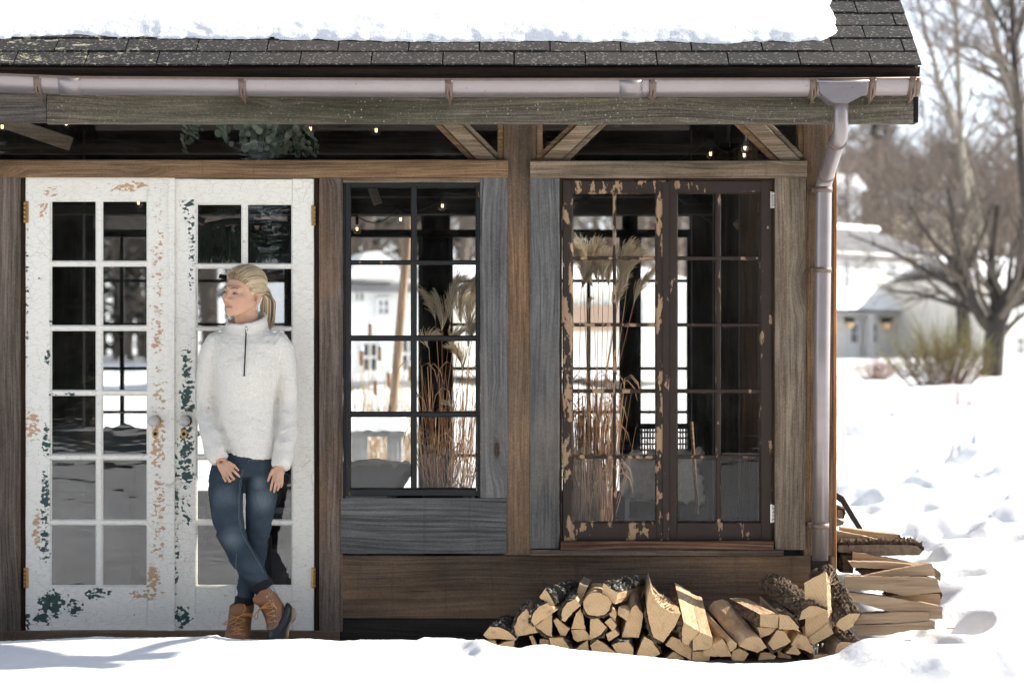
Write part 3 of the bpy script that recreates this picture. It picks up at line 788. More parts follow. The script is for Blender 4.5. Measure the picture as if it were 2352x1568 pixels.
def keyplate(x, y, d, m):
    b = MB(); c = P(x, y, .004)
    vs = [c + Vector((math.cos(t)*.0145, 0, math.sin(t)*.0215)) for t in [2*math.pi*i/24 for i in range(24)]]
    b.prism(vs, (0, -.005, 0)); o = b.build('keyhole_plate', m, d)
    b = MB(); b.disc(c+Vector((0,-.0052,0)), (0,-1,0), .0085, .001, 16); b.disc(c+Vector((0,-.0052,.0165)), (0,-1,0), .002, .001, 8); b.disc(c+Vector((0,-.0052,-.0165)), (0,-1,0), .002, .001, 8)
    b.build('keyhole', BLACK, d)
keyplate(357, 996, dl, BRASS); keyplate(422.5, 996, dr, BRASS)
def hinge(x, y0, y1, d, m):
    A, B = P(x, y1, -.004), P(x, y0, -.004); n = 5; b = MB()
    for i in range(n):
        p = A.lerp(B, (i+.04)/n); q = A.lerp(B, (i+.96)/n); b.tube([p, q], .0055, 10)
    b.box(A.x-.001, A.x+.016*(1 if x < 300 else -1)+.001, .0015, .003, A.z, B.z)
    b.build('hinge', m, d)
for y in ((462, 512), (1303, 1350)): hinge(56.5, *y, dl, BRASS); hinge(722.5, *(y if y[0] > 600 else (472, 518)), dr, BRASS)
b = MB(); b.disc(P(444*.0+ 420+0, 1420, .004), (0,-1,0), .007, .006, 14)
# ------------------------------------------------------------ windows
w1 = sash('window', FR_BLACK, 792, 1102, 420, 1139, [(806,943),(957,1092)], [(432,597),(608,770),(783,945),(958,1120)], .004, .045, lab='black framed window of eight panes')
boards('window_casing', FR_BLACK, [(788, 791.5, 420, 1143), (1098.5, 1102.6, 420, 1143)], -.003, .06, 'z')
w2 = sash('window', FR_BROWN, 1292, 1530, 415, 1241, [(1317,1408),(1416,1505)], [(445,588),(597,742),(750,893),(903,1045),(1054,1197)], .008, .045, lab='casement with peeling paint and bare wood')
w3 = sash('window', FR_BROWN2, 1535, 1774, 415, 1241, [(1558,1645),(1657,1745)], [(445,588),(597,742),(750,893),(903,1045),(1054,1197)], .012, .045, lab='casement with mostly sound brown paint')
boards('window_casing', W_JAMB, [(1285.5, 1291, 409.5, 1242), (1774.8, 1779.6, 409.5, 1242)], .001, .09, 'z')
boards('window_casing', W_JAMB, [(1291.3, 1774.5, 409, 414)], .014, .07, 'x')
b = MB(); b.rect(1522, 1537, 418, 1240, .000, .012, 'z'); b.build('meeting_strip', FR_BROWN2, w2)
hinge(1777, 440, 478, w3, STEEL); hinge(1777, 1158, 1200, w3, STEEL); hinge(1288, 480, 530, w2, BLACK); hinge(1288, 1155, 1195, w2, BLACK)
# ------------------------------------------------------------ gutter and downspout
GP = [(-420,160,193),(0,178,211),(170,185,217),(600,188,220),(1030,190,222),(1500,189,222),(1870,188,222),(2110,184,221)]
gcen = [P(x, (y0+y1)/2, -.51) for (x, y0, y1) in GP]
def half_round(pts, r, th=.003, lip=True):
    m = MB(); K = 12; vs = []; zo = .034
    for p in pts:
        for (rr, rng_) in ((r, range(K+1)), (r-th, range(K, -1, -1))):
            for k in rng_:
                a = math.pi + math.pi*k/K
                vs.append((p.x, p.y + math.cos(a)*rr, p.z + zo + math.sin(a)*rr*1.02))
    q = 2*(K+1); fs = []
    for i in range(len(pts)-1):
        for k in range(q):
            k2 = (k+1) % q; fs.append((i*q+k, i*q+k2, (i+1)*q+k2, (i+1)*q+k))
    fs.append(tuple(range(q))); fs.append(tuple((len(pts)-1)*q+k for k in range(q-1, -1, -1)))
    m.add(vs, fs, 0, True)
    return m
def gut_at(x):
    p = P(x, 0, -.51).x
    for a, b_ in zip(gcen[:-1], gcen[1:]):
        if a.x <= p <= b_.x: return a.lerp(b_, (p-a.x)/(b_.x-a.x))
    return gcen[-1]
gm = half_round(gcen, .066)
gutter = part(gm, 'gutter', GUTTER)
gutter.data.set_sharp_from_angle(angle=R(50))
lm = MB(); lm.tube([p + Vector((0, -.064, .036)) for p in gcen], .006, 8); lm.build('gutter_lip', BRACKET, gutter)
for x in (92, 560, 1032, 1497, 1865, 1999, 2091):
    p = gut_at(x); m = half_round([p+Vector((-.016,0,-.001)), p+Vector((.016,0,-.001))], .0715, .006)
    m.tube([p+Vector((-.006,-.071,.04)), p+Vector((-.006,-.055,-.025)), p+Vector((0,.02,-.05)), p+Vector((0,.085,-.062))], .005, 6)
    m.tube([p+Vector((.008,-.071,.04)), p+Vector((.008,-.055,-.025)), p+Vector((.004,.02,-.05)), p+Vector((0,.085,-.062))], .005, 6)
    m.box(p.x-.014, p.x+.014, p.y-.074, p.y+.07, p.z+.034, p.z+.04)
    m.build('bracket', BRACKET, gutter)
for (x0, x1) in ((139, 190), (1422, 1474)):
    p, q = gut_at(x0), gut_at(x1); half_round([p, q], .069, .003).build('coupling', GUTTER, gutter)
m = half_round([gut_at(2098), gut_at(2110)], .07, .05); m.build('end_cap', BRACKET, gutter)
hop = [(1879,186),(1992,186),(1990,214),(1948,236),(1913,236),(1884,214)]
m = MB(); m.prism([P(x, y, -.588) for x, y in hop], (0, .15, 0))
m.tube([P(1876,187,-.594), P(1996,187,-.594)], .006, 8)
m.build('outlet', GUTTER, gutter)
ds = MB()
path = [P(1931,226,-.51), P(1931,262,-.51), P(1931,296,-.505), P(1929,312,-.49), P(1922,328,-.46), P(1904,385,-.20), P(1898,402,-.135), P(1893,420,-.10), P(1892,440,-.095), P(1888,800,-.095), P(1883.5,1286,-.095)]
ds.tube(path, [.033]*3+[.034]*3+[.0365]*5, 24)
dsp = part(ds, 'downspout', GUTTER)
for (x, y) in ((1892, 436), (1890, 620), (1884.5, 1207)):
    c = P(x, y, -.095); m = MB(); m.tube([c+Vector((0,0,-.012)), c+Vector((0,0,.012))], .0395, 24, smooth=True)
    m.box(c.x-.05, c.x+.01, c.y+.02, c.y+.11, c.z-.010, c.z+.010); m.build('strap', BRACKET, dsp)
m = MB()
for i in (4, 6): m = MB(); m.tube([path[i]+(path[i-1]-path[i]).normalized()*.006, path[i]+(path[i+1]-path[i]).normalized()*.006], .0385, 24); m.build('elbow_seam', BRACKET, dsp)
# ------------------------------------------------------------ snow lying on the roof
def roof_snow():
    xr0 = 1.455
    ws = np.concatenate([np.linspace(0, .12, 22), np.linspace(.135, .9, 50), np.linspace(.95, RS-.25, 24)])
    xs = np.concatenate([np.arange(XL, -2.4, .05), np.arange(-2.4, xr0-.14, .011), np.linspace(xr0-.14, xr0, 22)])
    se0 = s_at(93)
    vs = []
    for i, w in enumerate(ws):
        for j, x in enumerate(xs):
            px = x*PPM*CAM_D/(CAM_D-.3)+1176
            e = np.interp(px, [0, 150, 300, 600, 900, 1040, 1200, 1450, 1650, 1750, 1880, 1905, 1922, 1936, 1950], [0, .035, .015, -.005, -.02, -.03, -.028, -.03, -.04, -.035, -.02, .01, .05, .10, .16])
            dk = math.exp(-w/.05)
            e += .022*mn.fractal((x*5, w*6, 3), 1, 2, 3) + dk*(.008*mn.noise((x*26, 0, 1)) + .016*max(0, mn.noise((x*9, 4, 1))) + .005*mn.noise((x*70, 0, 5)))
            s = se0 + e + w*(1 if i else 1)
            xx = x; dr = xr0 - x
            bl = max(0, 1 - dr/.14)
            wig = .035*mn.fractal((s*6, 5, 2), 1, 2, 4) + .02*(s-.4)
            xx = x + wig*bl
            d = min(w, max(0, dr))
            t = .062*(1-math.exp(-d/.11)) + .012*mn.fractal((xx*3, s*4, 0), 1, 2, 4)*min(1, d/.05) + .004*mn.noise((xx*26, s*26, 0))*min(1, d/.02)*math.exp(-d/.12) + .002*mn.noise((xx*70, s*70, 0))*min(1, d/.01)*math.exp(-d/.08)
            under = 0   # overhanging lip
            p = roofp(xx, s + under*.6, .010 + max(t, 0) + (0 if d > 0 else -.004))
            vs.append(tuple(p))
    nx = len(xs); fs = [(i*nx+j, i*nx+j+1, (i+1)*nx+j+1, (i+1)*nx+j) for i in range(len(ws)-1) for j in range(nx-1)]
    m = MB(); m.add(vs, fs, 0, True)
    tag(m.build('roof_snow', SNOW, fixn=False), kind='structure')
roof_snow()
# ------------------------------------------------------------ trees
BARK = simple('grey_bark', (.036,.03,.025), .9, 0, 14, .45, .6)
BARK_PALE = simple('pale_grey_bark', (.27,.245,.195), .85, 0, 10, .35, .4)
TWIG = simple('brown_twigs', (.17,.135,.11), .9, 0, 6, .3)
TWIG_RED = simple('reddish_twigs', (.30,.13,.085), .85, 0, 6, .3)
TWIG_TAN = simple('pinkish_tan_twigs', (.36,.25,.2), .85, 0, 6, .3)
def tone_mat(name, stops, rough=.85, trans=0.0, nmul=.25, nscale=40):
    m, nt, b = newmat(name)
    at = nd(nt, 'ShaderNodeAttribute', out=2, attribute_name='tone')
    c = ramp(nt, at, stops)
    n = noi(nt, obco(nt), nscale, 3)
    c = mixc(nt, mth(nt, 'MULTIPLY', n, nmul*2), c, mixc(nt, .5, c, (0,0,0)))
    L(nt, c, b.inputs['Base Color']); b.inputs['Roughness'].default_value = rough
    b.inputs['Specular IOR Level'].default_value = .2
    if trans:
        t = nd(nt, 'ShaderNodeBsdfTranslucent', {'Color': c})
        mx = nd(nt, 'ShaderNodeMixShader', {0: trans, 1: b.outputs[0], 2: t})
        L(nt, mx, nt.nodes['Material Output'].inputs[0])
    return m
PINE = tone_mat('pine_needles', [(0, (.010,.016,.010)), (.5, (.022,.032,.02)), (1, (.045,.055,.032))])
def grow(mb, p, d, ln, r, lev, rs, spread=.55, up=.12, kids=(2,4), curve=.25, minr=.004, seg=5, tw=None):
    """branch with side branches; tw collects the thinnest ones"""
    pts = [Vector(p)]; rad = [r]; d = Vector(d).normalized()
    for i in range(seg):
        d = (d + Vector((rs.uniform(-1,1), rs.uniform(-1,1), rs.uniform(-1,1)))*curve/seg*1.6 + Vector((0,0,up/seg))).normalized()
        pts.append(pts[-1] + d*(ln/seg)); rad.append(max(minr*.6, r*(1 - .62*(i+1)/seg)))
    (tw if (tw is not None and lev <= 1) else mb).tube(pts, rad, 8 if r > .08 else (5 if r > .025 else 3), cap=False)
    if lev <= 0: return
    n = rs.randint(*kids)
    for i in range(n):
        t = rs.uniform(.3, 1) if i < n-1 else 1.0
        k = min(seg-1, int(t*seg)); f = t*seg - k
        q = pts[k].lerp(pts[k+1], f); rr = rad[k]*(1-f) + rad[k+1]*f
        base = (pts[k+1]-pts[k]).normalized()
        a = base.orthogonal(); a.rotate(Matrix.Rotation(rs.uniform(0, 2*math.pi), 3, base))
        nd_ = (base + a*spread*rs.uniform(.6, 1.5)).normalized()
        grow(mb, q, nd_, ln*rs.uniform(.5, .82), max(minr, rr*rs.uniform(.5, .78)), lev-1, rs, spread, up, kids, curve*1.15, minr, max(3, seg-1), tw)
def tree(limbs, Y, label, mt, mtw, lev, seed, name='bare_tree', kids=(3,5), minr=.006, spread=.6, lnk=.55, group=None, up=.12):
    """limbs: list of polylines [(x, y, half-width)] on the print, at depth Y; each limb then branches by itself"""
    rs = random.Random(seed)
    base = P(limbs[0][0][0], limbs[0][0][1], Y)
    root = empty(name, base, label, 'tree', group)
    k = (CAM_D+Y)/CAM_D/PPM
    tr, tw = MB(), MB()
    for li, lb in enumerate(limbs):
        yo = rs.uniform(-.6, .6)*(li > 0)
        pts = [P(x, y, Y) + Vector((0, yo*i/len(lb)*2, 0)) for i, (x, y, w) in enumerate(lb)]
        rad = [w*k for (_, _, w) in lb]
        tr.tube(pts, rad, 9, cap=False)
        L_ = sum((b-a).length for a, b in zip(pts[:-1], pts[1:]))
        nb = max(3, int(len(lb)*3.2))
        for i in range(nb):
            t = rs.uniform(.28, 1)*(len(pts)-1) if i else len(pts)-1-1e-4
            j = min(int(t), len(pts)-2); f = t-j
            q = pts[j].lerp(pts[j+1], f); r = (rad[j]*(1-f)+rad[j+1]*f)
            dr = (pts[j+1]-pts[j]).normalized()
            a = dr.orthogonal(); a.rotate(Matrix.Rotation(rs.uniform(0, 6.28), 3, dr))
            grow(tw, q, (dr + a*rs.uniform(.3, 1.1)), L_*lnk*rs.uniform(.4, .9), max(minr*1.5, r*.38), lev, rs, spread, up, kids, .35, minr)
    tr.build('trunk', mt, root, fixn=False); tw.build('crown', mtw, root, fixn=False)
    return root
TWIG_N = simple('dark_twigs', (.105,.086,.07), .9, 0, 6, .3)
tree([[(2272,890,30),(2280,850,25),(2284,790,24),(2290,740,24),(2312,690,20),(2345,640,16),(2385,560,11),(2410,440,7)],
      [(2286,760,20),(2255,735,14),(2232,700,13),(2222,660,11),(2200,600,9),(2180,520,6),(2170,440,4)],
      [(2284,745,18),(2290,690,13),(2280,640,11),(2285,570,8),(2300,470,5)],
      [(2226,690,9),(2190,655,7),(2140,630,6),(2070,590,4.5),(2000,560,3),(1950,540,2)],
      [(2300,715,12),(2330,700,9),(2380,680,6)], [(2240,715,8),(2170,690,5),(2110,672,3.5),(2050,665,2)]],
     56, 'large dark bare tree with forked spreading trunk behind the green bush', BARK, TWIG_N, 2, 11, kids=(2,3), lnk=.5, minr=.007)
tree([[(2212,800,19),(2214,740,17),(2206,660,15),(2198,600,12),(2196,520,9),(2180,440,6)], [(2208,640,10),(2235,590,7),(2262,530,5),(2280,470,3)], [(2200,610,9),(2160,570,6),(2125,520,4),(2100,470,3)]],
     62, 'grey bare tree trunk just left of the large forked tree', BARK, TWIG_N, 2, 5, lnk=.55, minr=.012)
tree([[(2260,720,8),(2240,600,8),(2230,540,8),(2209,360,7.5),(2203,216,7),(2198,83,6),(2192,-80,4)], [(2203,230,4),(2180,150,3),(2150,90,2)], [(2208,330,4),(2250,290,3),(2300,270,2)]],
     80, 'slender pale trunk rising straight through the brown woods', BARK_PALE, TWIG, 2, 3, lnk=.35, minr=.012)
tree([[(2262,560,7),(2225,400,7),(2187,266,6.5),(2158,200,6.5),(2147,144,6),(2126,72,5),(2100,-40,4)]],
     84, 'thin pale leaning trunk closest to the roof edge', BARK_PALE, TWIG, 2, 8, lnk=.35, minr=.012)
tree([[(2420,760,15),(2395,500,14),(2360,300,13),(2331,216,12),(2299,144,11),(2280,60,10),(2262,-30,8)], [(2300,150,7),(2250,110,5),(2200,90,3)], [(2345,260,7),(2310,230,4),(2270,215,3)]],
     72, 'thick lichen grey trunk leaning left at the right edge', BARK_PALE, TWIG, 2, 21, lnk=.4, minr=.012)
tree([[(2372,760,10),(2350,420,10),(2336,216,9),(2328,108,8),(2324,0,7),(2300,-90,5)], [(2328,110,5),(2290,50,4),(2250,-20,3)], [(2330,120,5),(2352,40,4),(2370,-20,3)]],
     66, 'dark slim trunk against the sky in the upper right corner', BARK, TWIG_N, 2, 31, lnk=.35, minr=.010)
# the wooded hillside: one mass of bare trees nobody could count, with some evergreens
def woods(name, spots, seed, label, hs=(11, 17), pine=.15, mats=(TWIG, PINE)):
    rs = random.Random(seed); m = MB()
    for (x, y) in spots:
        z = gz(x, y) + 9*(lambda h: h*h*(3-2*h))(min(1, max(0, (y-118)/120))) - .3
        h = rs.uniform(*hs)
        if rs.random() < pine:
            m.tube([(x,y,z),(x,y,z+h)], [.18,.03], 5, 0, False)
            for i in range(420):
                t = rs.random()**.8; zz = z + h*(.12+.88*t); rr = (1-t)*h*.2 + .15
                a = rs.uniform(0, 6.28); q = rs.uniform(.2, 1); s = rs.uniform(.35, .8)
                c = Vector((x+math.cos(a)*rr*q, y+math.sin(a)*rr*q, zz - rr*q*.35))
                o = Vector((math.cos(a), math.sin(a), -.4))*s; w = Vector((-math.sin(a), math.cos(a), rs.uniform(-.4,.4)))*s*.4
                m.add([c-w, c+w, c+o], [(0,1,2)], 1, False, rs.random())
        else:
            lean = Vector((rs.uniform(-.1,.1), rs.uniform(-.1,.1), 1))
            top = Vector((x,y,z)) + lean*h
            r0 = rs.uniform(.10, .22)
            m.tube([(x,y,z), Vector((x,y,z)).lerp(top,.5)+Vector((rs.uniform(-.4,.4),0,0)), top], [r0, r0*.7, .03], 5, 0, False)
            for i in range(rs.randint(16, 24)):
                t = rs.uniform(.25, .98); q = Vector((x,y,z)).lerp(top, t); a = rs.uniform(0, 6.28)
                d = Vector((math.cos(a), math.sin(a), rs.uniform(.4, 1.3))).normalized(); ln = h*.36*(1.05-t)+.8
                e = q + d*ln; md_ = q.lerp(e, .5)+Vector((0,0,.2))
                m.tube([q, md_, e], [.055, .035, .012], 3, 0, False)
                for j in range(7):
                    f = rs.uniform(.25, 1); s = q.lerp(e, f); d2 = (d + Vector((rs.uniform(-1,1), rs.uniform(-1,1), rs.uniform(-.3,1))))
                    m.tube([s, s+d2*ln*.28, s+d2*ln*.45+Vector((rs.uniform(-.3,.3),0,rs.uniform(-.1,.3)))], [.024,.018,.012], 3, 0, False)
    o = m.build(name, list(mats), None, fixn=False)
    return tag(o, label, 'woods', kind='stuff')
_rs = random.Random(17)
sp = []
for i in range(80):
    y = _rs.uniform(124, 232); k = (11+y)/11/505
    sp.append((_rs.uniform((1840-1176)*k, (2480-1176)*k), y))
woods('wooded_hillside', sp, 4, 'brown leafless woods on the snowy hillside behind the pale houses', (10, 16), .12)
sp = []
for i in range(80):
    y = _rs.uniform(86, 112); k = (11+y)/11/505
    sp.append((_rs.uniform((150-1176)*k, (760-1176)*k), y))
for i in range(46):
    y = _rs.uniform(70, 100); k = (11+y)/11/505
    sp.append((_rs.uniform((690-1176)*k, (1640-1176)*k), y))
woods('woodland', sp, 6, 'brown bare woods seen through the rear windows of the cabin', (10, 15), .12)
# dark evergreens across the clearing, behind the photographer, mirrored in the panes
rs = random.Random(9); m = MB()
for i in range(95):
    x = rs.uniform(-34, 34); y = -rs.uniform(15.5, 30) - .004*x*x; h = rs.uniform(4, 7.5); z = -.2
    m.tube([(x,y,z),(x,y,z+h)], [.16,.03], 5, 0, False)
    for j in range(240):
        t = rs.random()**.85; rr = (1-t)*h*.24+.2; a = rs.uniform(0, 6.28); q = rs.uniform(.3, 1); s = rs.uniform(.4, 1.1)
        c = Vector((x+math.cos(a)*rr*q, y+math.sin(a)*rr*q, z+h*(.03+.97*t)-rr*q*.3))
        o = Vector((math.cos(a), math.sin(a), -.45))*s; w = Vector((-math.sin(a), math.cos(a), rs.uniform(-.4,.4)))*s*.45
        m.add([c-w, c+w, c+o], [(0,1,2)], 1, False, rs.random())
tag(m.build('evergreen_wood', [TWIG, PINE], None, fixn=False), 'dark evergreen wood facing the cabin and mirrored in its panes', 'woods', kind='stuff')
# ------------------------------------------------------------ bushes
BUSH = tone_mat('broom_stems', [(0, (.16,.10,.075)), (.45, (.32,.22,.13)), (.7, (.30,.26,.11)), (1, (.42,.43,.19))], .8, .2)
def bush(name, cx, by, Y, W, H, n, m, label, seed, curl=.25, lo=0, th=.006, sub=5, cat='bush', tone=(0,1)):
    rs = random.Random(seed); k = (CAM_D+Y)/CAM_D/PPM
    b = P(cx, by, Y); b.z = gz(b.x, b.y) - .03 if abs(gz(b.x, b.y)-b.z) < .35 else b.z
    mb = MB()
    for i in range(n):
        a = rs.uniform(0, 6.28); q = rs.random()**.6; h = H*k*rs.uniform(.55, 1.0)*(1-.25*q*q)
        s = b + Vector((math.cos(a), math.sin(a), 0))*W*k*.12*q
        e = b + Vector((math.cos(a)*W*k*.5*q, math.sin(a)*W*k*.4*q, h))
        mid = s.lerp(e, .5) + Vector((rs.uniform(-1,1), rs.uniform(-1,1), .3))*curl*.25*W*k*.3
        pts = [s, s.lerp(mid,.55)+Vector((0,0,.02)), mid, mid.lerp(e,.6)+Vector((0,0,.03)), e]
        mb.tube(pts, [th*1.6, th*1.3, th, th*.8, th*.5], 3, 0, False, rs.uniform(0,.3))
        for j in range(sub):
            f = rs.uniform(.48, 1); g = s.lerp(e, f) if f > .9 else (mid.lerp(e, (f-.48)/.52))
            d = (e-s).normalized() + Vector((rs.uniform(-1,1), rs.uniform(-1,1), rs.uniform(-.3,.9)))*.6
            ln = h*rs.uniform(.12, .3)
            t = min(1, max(0, .25 + .9*(f-.3) + rs.uniform(-.25,.25)))
            mb.tube([g, g+d*ln*.5, g+d*ln+Vector((0,0,ln*.1))], [th*.8, th*.65, th*.4], 3, 0, False, tone[0]+(tone[1]-tone[0])*t)
    o = mb.build(name, m, None, fixn=False)
    return tag(o, label, cat)
bush('bush', 2165, 930, 43, 275, 190, 190, BUSH, 'big green and brown broom like bush in the snow before the forked tree', 3, th=.008, sub=6)
bush('shrub', 2200, 1032, 29.5, 175, 150, 34, TWIG_RED, 'low shrub of thin reddish twigs in front of the green bush', 5, .9, th=.005, sub=4, cat='shrub')
bush('shrub', 2012, 872, 52, 130, 60, 90, TWIG_TAN, 'pinkish tan twiggy shrub left of the green bush by the porch', 8, .6, th=.008, sub=5, cat='shrub')
bush('shrub', 2150, 1012, 33, 120, 110, 26, TWIG_RED, 'sparse red stemmed shrub at the foot of the green bush', 15, .9, th=.005, sub=4, cat='shrub')
bush('shrub', 2235, 1000, 31, 110, 80, 22, TWIG_RED, 'second thin red twiggy shrub just right of the low reddish shrub', 25, .9, th=.005, sub=4, cat='shrub')
bush('weed', 1985, 1110, 20, 70, 30, 9, TWIG_TAN, 'few dry weed stems poking from the snow near the downspout', 18, .9, th=.003, sub=2, cat='weed')
bush('weed', 2240, 1050, 27, 90, 50, 12, TWIG_RED, 'dry red weed stalks in the snow right of the low shrub', 19, .9, th=.004, sub=3, cat='weed')
# ------------------------------------------------------------ houses
def siding(name, col, step=.13):
    m, nt, b = newmat(name); v = obco(nt)
    sx = nd(nt, 'ShaderNodeSeparateXYZ', {0: v}, out=2)
    fr = mth(nt, 'FRACT', mth(nt, 'MULTIPLY', sx, 1/step))
    c = mixc(nt, ramp(nt, fr, [(0, 1), (.08, 0)]), col, [x*.7 for x in col])
    c = mixc(nt, mth(nt, 'MULTIPLY', noi(nt, v, .8, 4), .2), c, [x*.8 for x in col])
    L(nt, c, b.inputs['Base Color']); b.inputs['Roughness'].default_value = .7
    bump(nt, b, fr, .3, .01)
    return m
WHITE_S = siding('cream_white_siding', (.84,.82,.76)); GREY_S = siding('pale_grey_siding', (.80,.80,.79)); CREAM_S = siding('cream_siding', (.62,.55,.40))
ROOFG = simple('grey_asphalt_roof', (.17,.17,.18), .9, 0, 6, .35)
TRIM = simple('white_trim', (.75,.75,.73), .6); PANE_D = simple('dark_window_pane', (.02,.025,.03), .12); PANE_G = simple('grey_window_pane', (.16,.19,.22), .15)
OCHRE = simple('ochre_board', (.5,.26,.1), .7)
def hbox(x0, x1, y0, y1, Y, dep):
    A, B = P(x0, y1, Y), P(x1, y0, Y); b = MB(); b.box(A.x, B.x, Y, Y+dep, A.z, B.z); return b
def hroof(x0, x1, ye, yr, Y, dep, ov=.35):
    """front roof slope from eave ye to ridge yr (heights on the print), ridge dep behind"""
    A, B = P(x0, ye, Y), P(x1, ye, Y); zr = P(0, yr, Y+dep).z
    b = MB(); e0, e1 = A.x-ov, B.x+ov
    vs = [(e0,Y-ov,A.z-.12),(e1,Y-ov,A.z-.12),(e1,Y+dep,zr),(e0,Y+dep,zr),(e0,Y+2*dep+ov,A.z-.12),(e1,Y+2*dep+ov,A.z-.12)]
    v2 = [(x,y,z-.15) for x,y,z in vs]
    b.add(vs+v2, [(0,1,2,3),(3,2,5,4),(7,6,9,8),(9,11,10,8),(0,6,7,1),(1,7,8,2),(2,8,11,5),(5,11,10,4),(4,10,9,3),(3,9,6,0)])
    return b
def hwin(x0, x1, y0, y1, Y, root, m=PANE_D, nx=2, ny=2, name='window'):
    k = (CAM_D+Y)/CAM_D/PPM; A, B = P(x0, y1, Y), P(x1, y0, Y); f = MB(); t = .07
    f.box(A.x-t, A.x, Y-.08, Y-.003, A.z-t, B.z+t); f.box(B.x, B.x+t, Y-.08, Y-.003, A.z-t, B.z+t)
    f.box(A.x+.001, B.x-.001, Y-.078, Y-.004, B.z, B.z+t); f.box(A.x+.001, B.x-.001, Y-.078, Y-.004, A.z-t, A.z)
    for i in range(1, nx):
        x = A.x+(B.x-A.x)*i/nx; f.box(x-.025, x+.025, Y-.06, Y-.02, A.z, B.z)
    for i in range(1, ny):
        z = A.z+(B.z-A.z)*i/ny; f.box(A.x, B.x, Y-.058, Y-.022, z-.025, z+.025)
    o = f.build(name, TRIM, root)
    g = MB(); g.box(A.x, B.x, Y-.018, Y-.012, A.z, B.z); g.build('pane', m, o)
    return o
# porch house on the right, turned so that its front catches the sun
HX = 1.0
def sx_(x): return 1950 + (x-1950)*HX
_hbox, _hroof, _hwin = hbox, hroof, hwin
def hbox(x0, x1, *k): return _hbox(sx_(x0), sx_(x1), *k)
def hroof(x0, x1, *k): return _hroof(sx_(x0), sx_(x1), *k)
def hwin(x0, x1, *k): return _hwin(sx_(x0), sx_(x1), *k)
HX = 1.45
Yh = 100
h = empty('house', P(1950, 832, Yh), 'white two storey house with snowy porch roof and lantern lit doors', 'house')
hbox(1640, 2260, 578, 840, Yh, 9).build('wall', WHITE_S, h)
hroof(1640, 2258, 582, 516, Yh, 4.5).build('roof', ROOFG, h)
h.rotation_euler.z = R(50)
m = MB(); m.tube([P(sx_(1640), 514, Yh+4.5), P(sx_(2256), 514, Yh+4.5)], .16, 6); m.build('ridge_snow', SNOW, h)
for x0, x1 in ((1930,1948),(2068,2090),(2200,2218)): hwin(x0, x1, 604, 660, Yh, h, PANE_G)
Yp = Yh-.8; k = (CAM_D+Yp)/CAM_D/PPM
m = MB()
A, B = P(sx_(1660), 712, Yp), P(sx_(2188), 712, Yp); zt = P(0, 676, Yh).z
m.add([(A.x,Yp,A.z),(B.x,Yp,A.z),(B.x,Yh-.01,zt),(A.x,Yh-.01,zt),(A.x,Yp,A.z-.12),(B.x,Yp,A.z-.12),(B.x,Yh-.01,zt-.12),(A.x,Yh-.01,zt-.12)], [(0,1,2,3),(4,7,6,5),(0,4,5,1),(1,5,6,2),(2,6,7,3),(3,7,4,0)])
m.build('porch_roof', ROOFG, h)
m = MB(); up = Vector((0,0,.24)); n = 60; vs = []
for j in range(7):
    for i in range(n+1):
        t = j/6; x = A.x + (B.x-A.x)*i/n; y = Yp-.12 + (Yh-.02-Yp+.1)*t; z = A.z + (zt-A.z)*t + .02 + .26*min(1, t*5+.0)*(1 if 0 < i < n else .2) + .05*mn.noise((x, y, 0))
        vs.append((x, y, z))
m.add(vs, [(j*(n+1)+i, j*(n+1)+i+1, (j+1)*(n+1)+i+1, (j+1)*(n+1)+i) for j in range(6) for i in range(n)], 0, True); m.build('porch_snow', SNOW, h)
for x in (1760, 1870, 1987, 2180):
    hbox(x-5, x+5, 714, 834, Yp+.15, .2).build('porch_post', TRIM, h)
hbox(1660, 2188, 713, 722, Yp+.1, .12).build('porch_fascia', TRIM, h)
for x0, x1 in ((1946,1976),(1994,2034)):
    d = hbox(x0-2, x1+2, 735, 834, Yh-.07, .06).build('door', GREY_S, h)
    m = hbox(x0+8, x1-6, 744, 786, Yh-.085, .012); m.build('pane', PANE_D, d)
    A, B = P(sx_(x0+8), 786, Yh-.1), P(sx_(x1-6), 744, Yh-.1); m = MB(); cx, cz = (A.x+B.x)/2, (A.z+B.z)/2
    m.box(cx-.03, cx+.03, Yh-.1, Yh-.086, A.z, B.z); m.box(A.x, B.x, Yh-.099, Yh-.0865, cz-.03, cz+.03); m.build('glazing_bar', TRIM, d)
LAMP = newmat('lamp_glow')[0]
_b = LAMP.node_tree.nodes['Principled BSDF']; _b.inputs['Emission Color'].default_value = (1,.6,.25,1); _b.inputs['Emission Strength'].default_value = .15; _b.inputs['Base Color'].default_value = (.8,.6,.4,1)
for x in (1942, 2052):
    m = MB(); c = P(sx_(x), 733, Yh-.25); m.box(c.x-.14, c.x+.14, c.y-.14, c.y+.3, c.z-.12, c.z+.06); o = m.build('porch_lantern', BLACK, h)
    m = MB(); m.ball(c+Vector((0,0,-.27)), .15, 10, 8); m.build('lantern_bulb', LAMP, o)
hwin(2078, 2092, 728, 788, Yh, h, PANE_G, 1, 2)
hbox(2160, 2176, 730, 782, Yh-.06, .05).build('shutter', OCHRE, h)
HX = 1.0
h = empty('house', P(2340, 845, 96), 'low white house wing at the right edge behind the forked tree', 'house')
hbox(2262, 2520, 640, 850, 96, 8).build('wall', WHITE_S, h); h.__setattr__('rotation_euler', (0, 0, R(25))) or hroof(2262, 2520, 640, 590, 96, 4).build('roof', SNOW, h); hwin(2334, 2352, 775, 812, 96, h); hbox(2262.5, 2520, 838, 851, 95.9, .09).build('plinth', CREAM_S, h)
h = empty('house', P(2140, 560, 150), 'cream house high on the hillside above the grey roof', 'house')
hbox(2045, 2240, 470, 600, 150, 8).build('wall', CREAM_S, h); hroof(2045, 2240, 470, 440, 150, 4).build('roof', ROOFG, h)
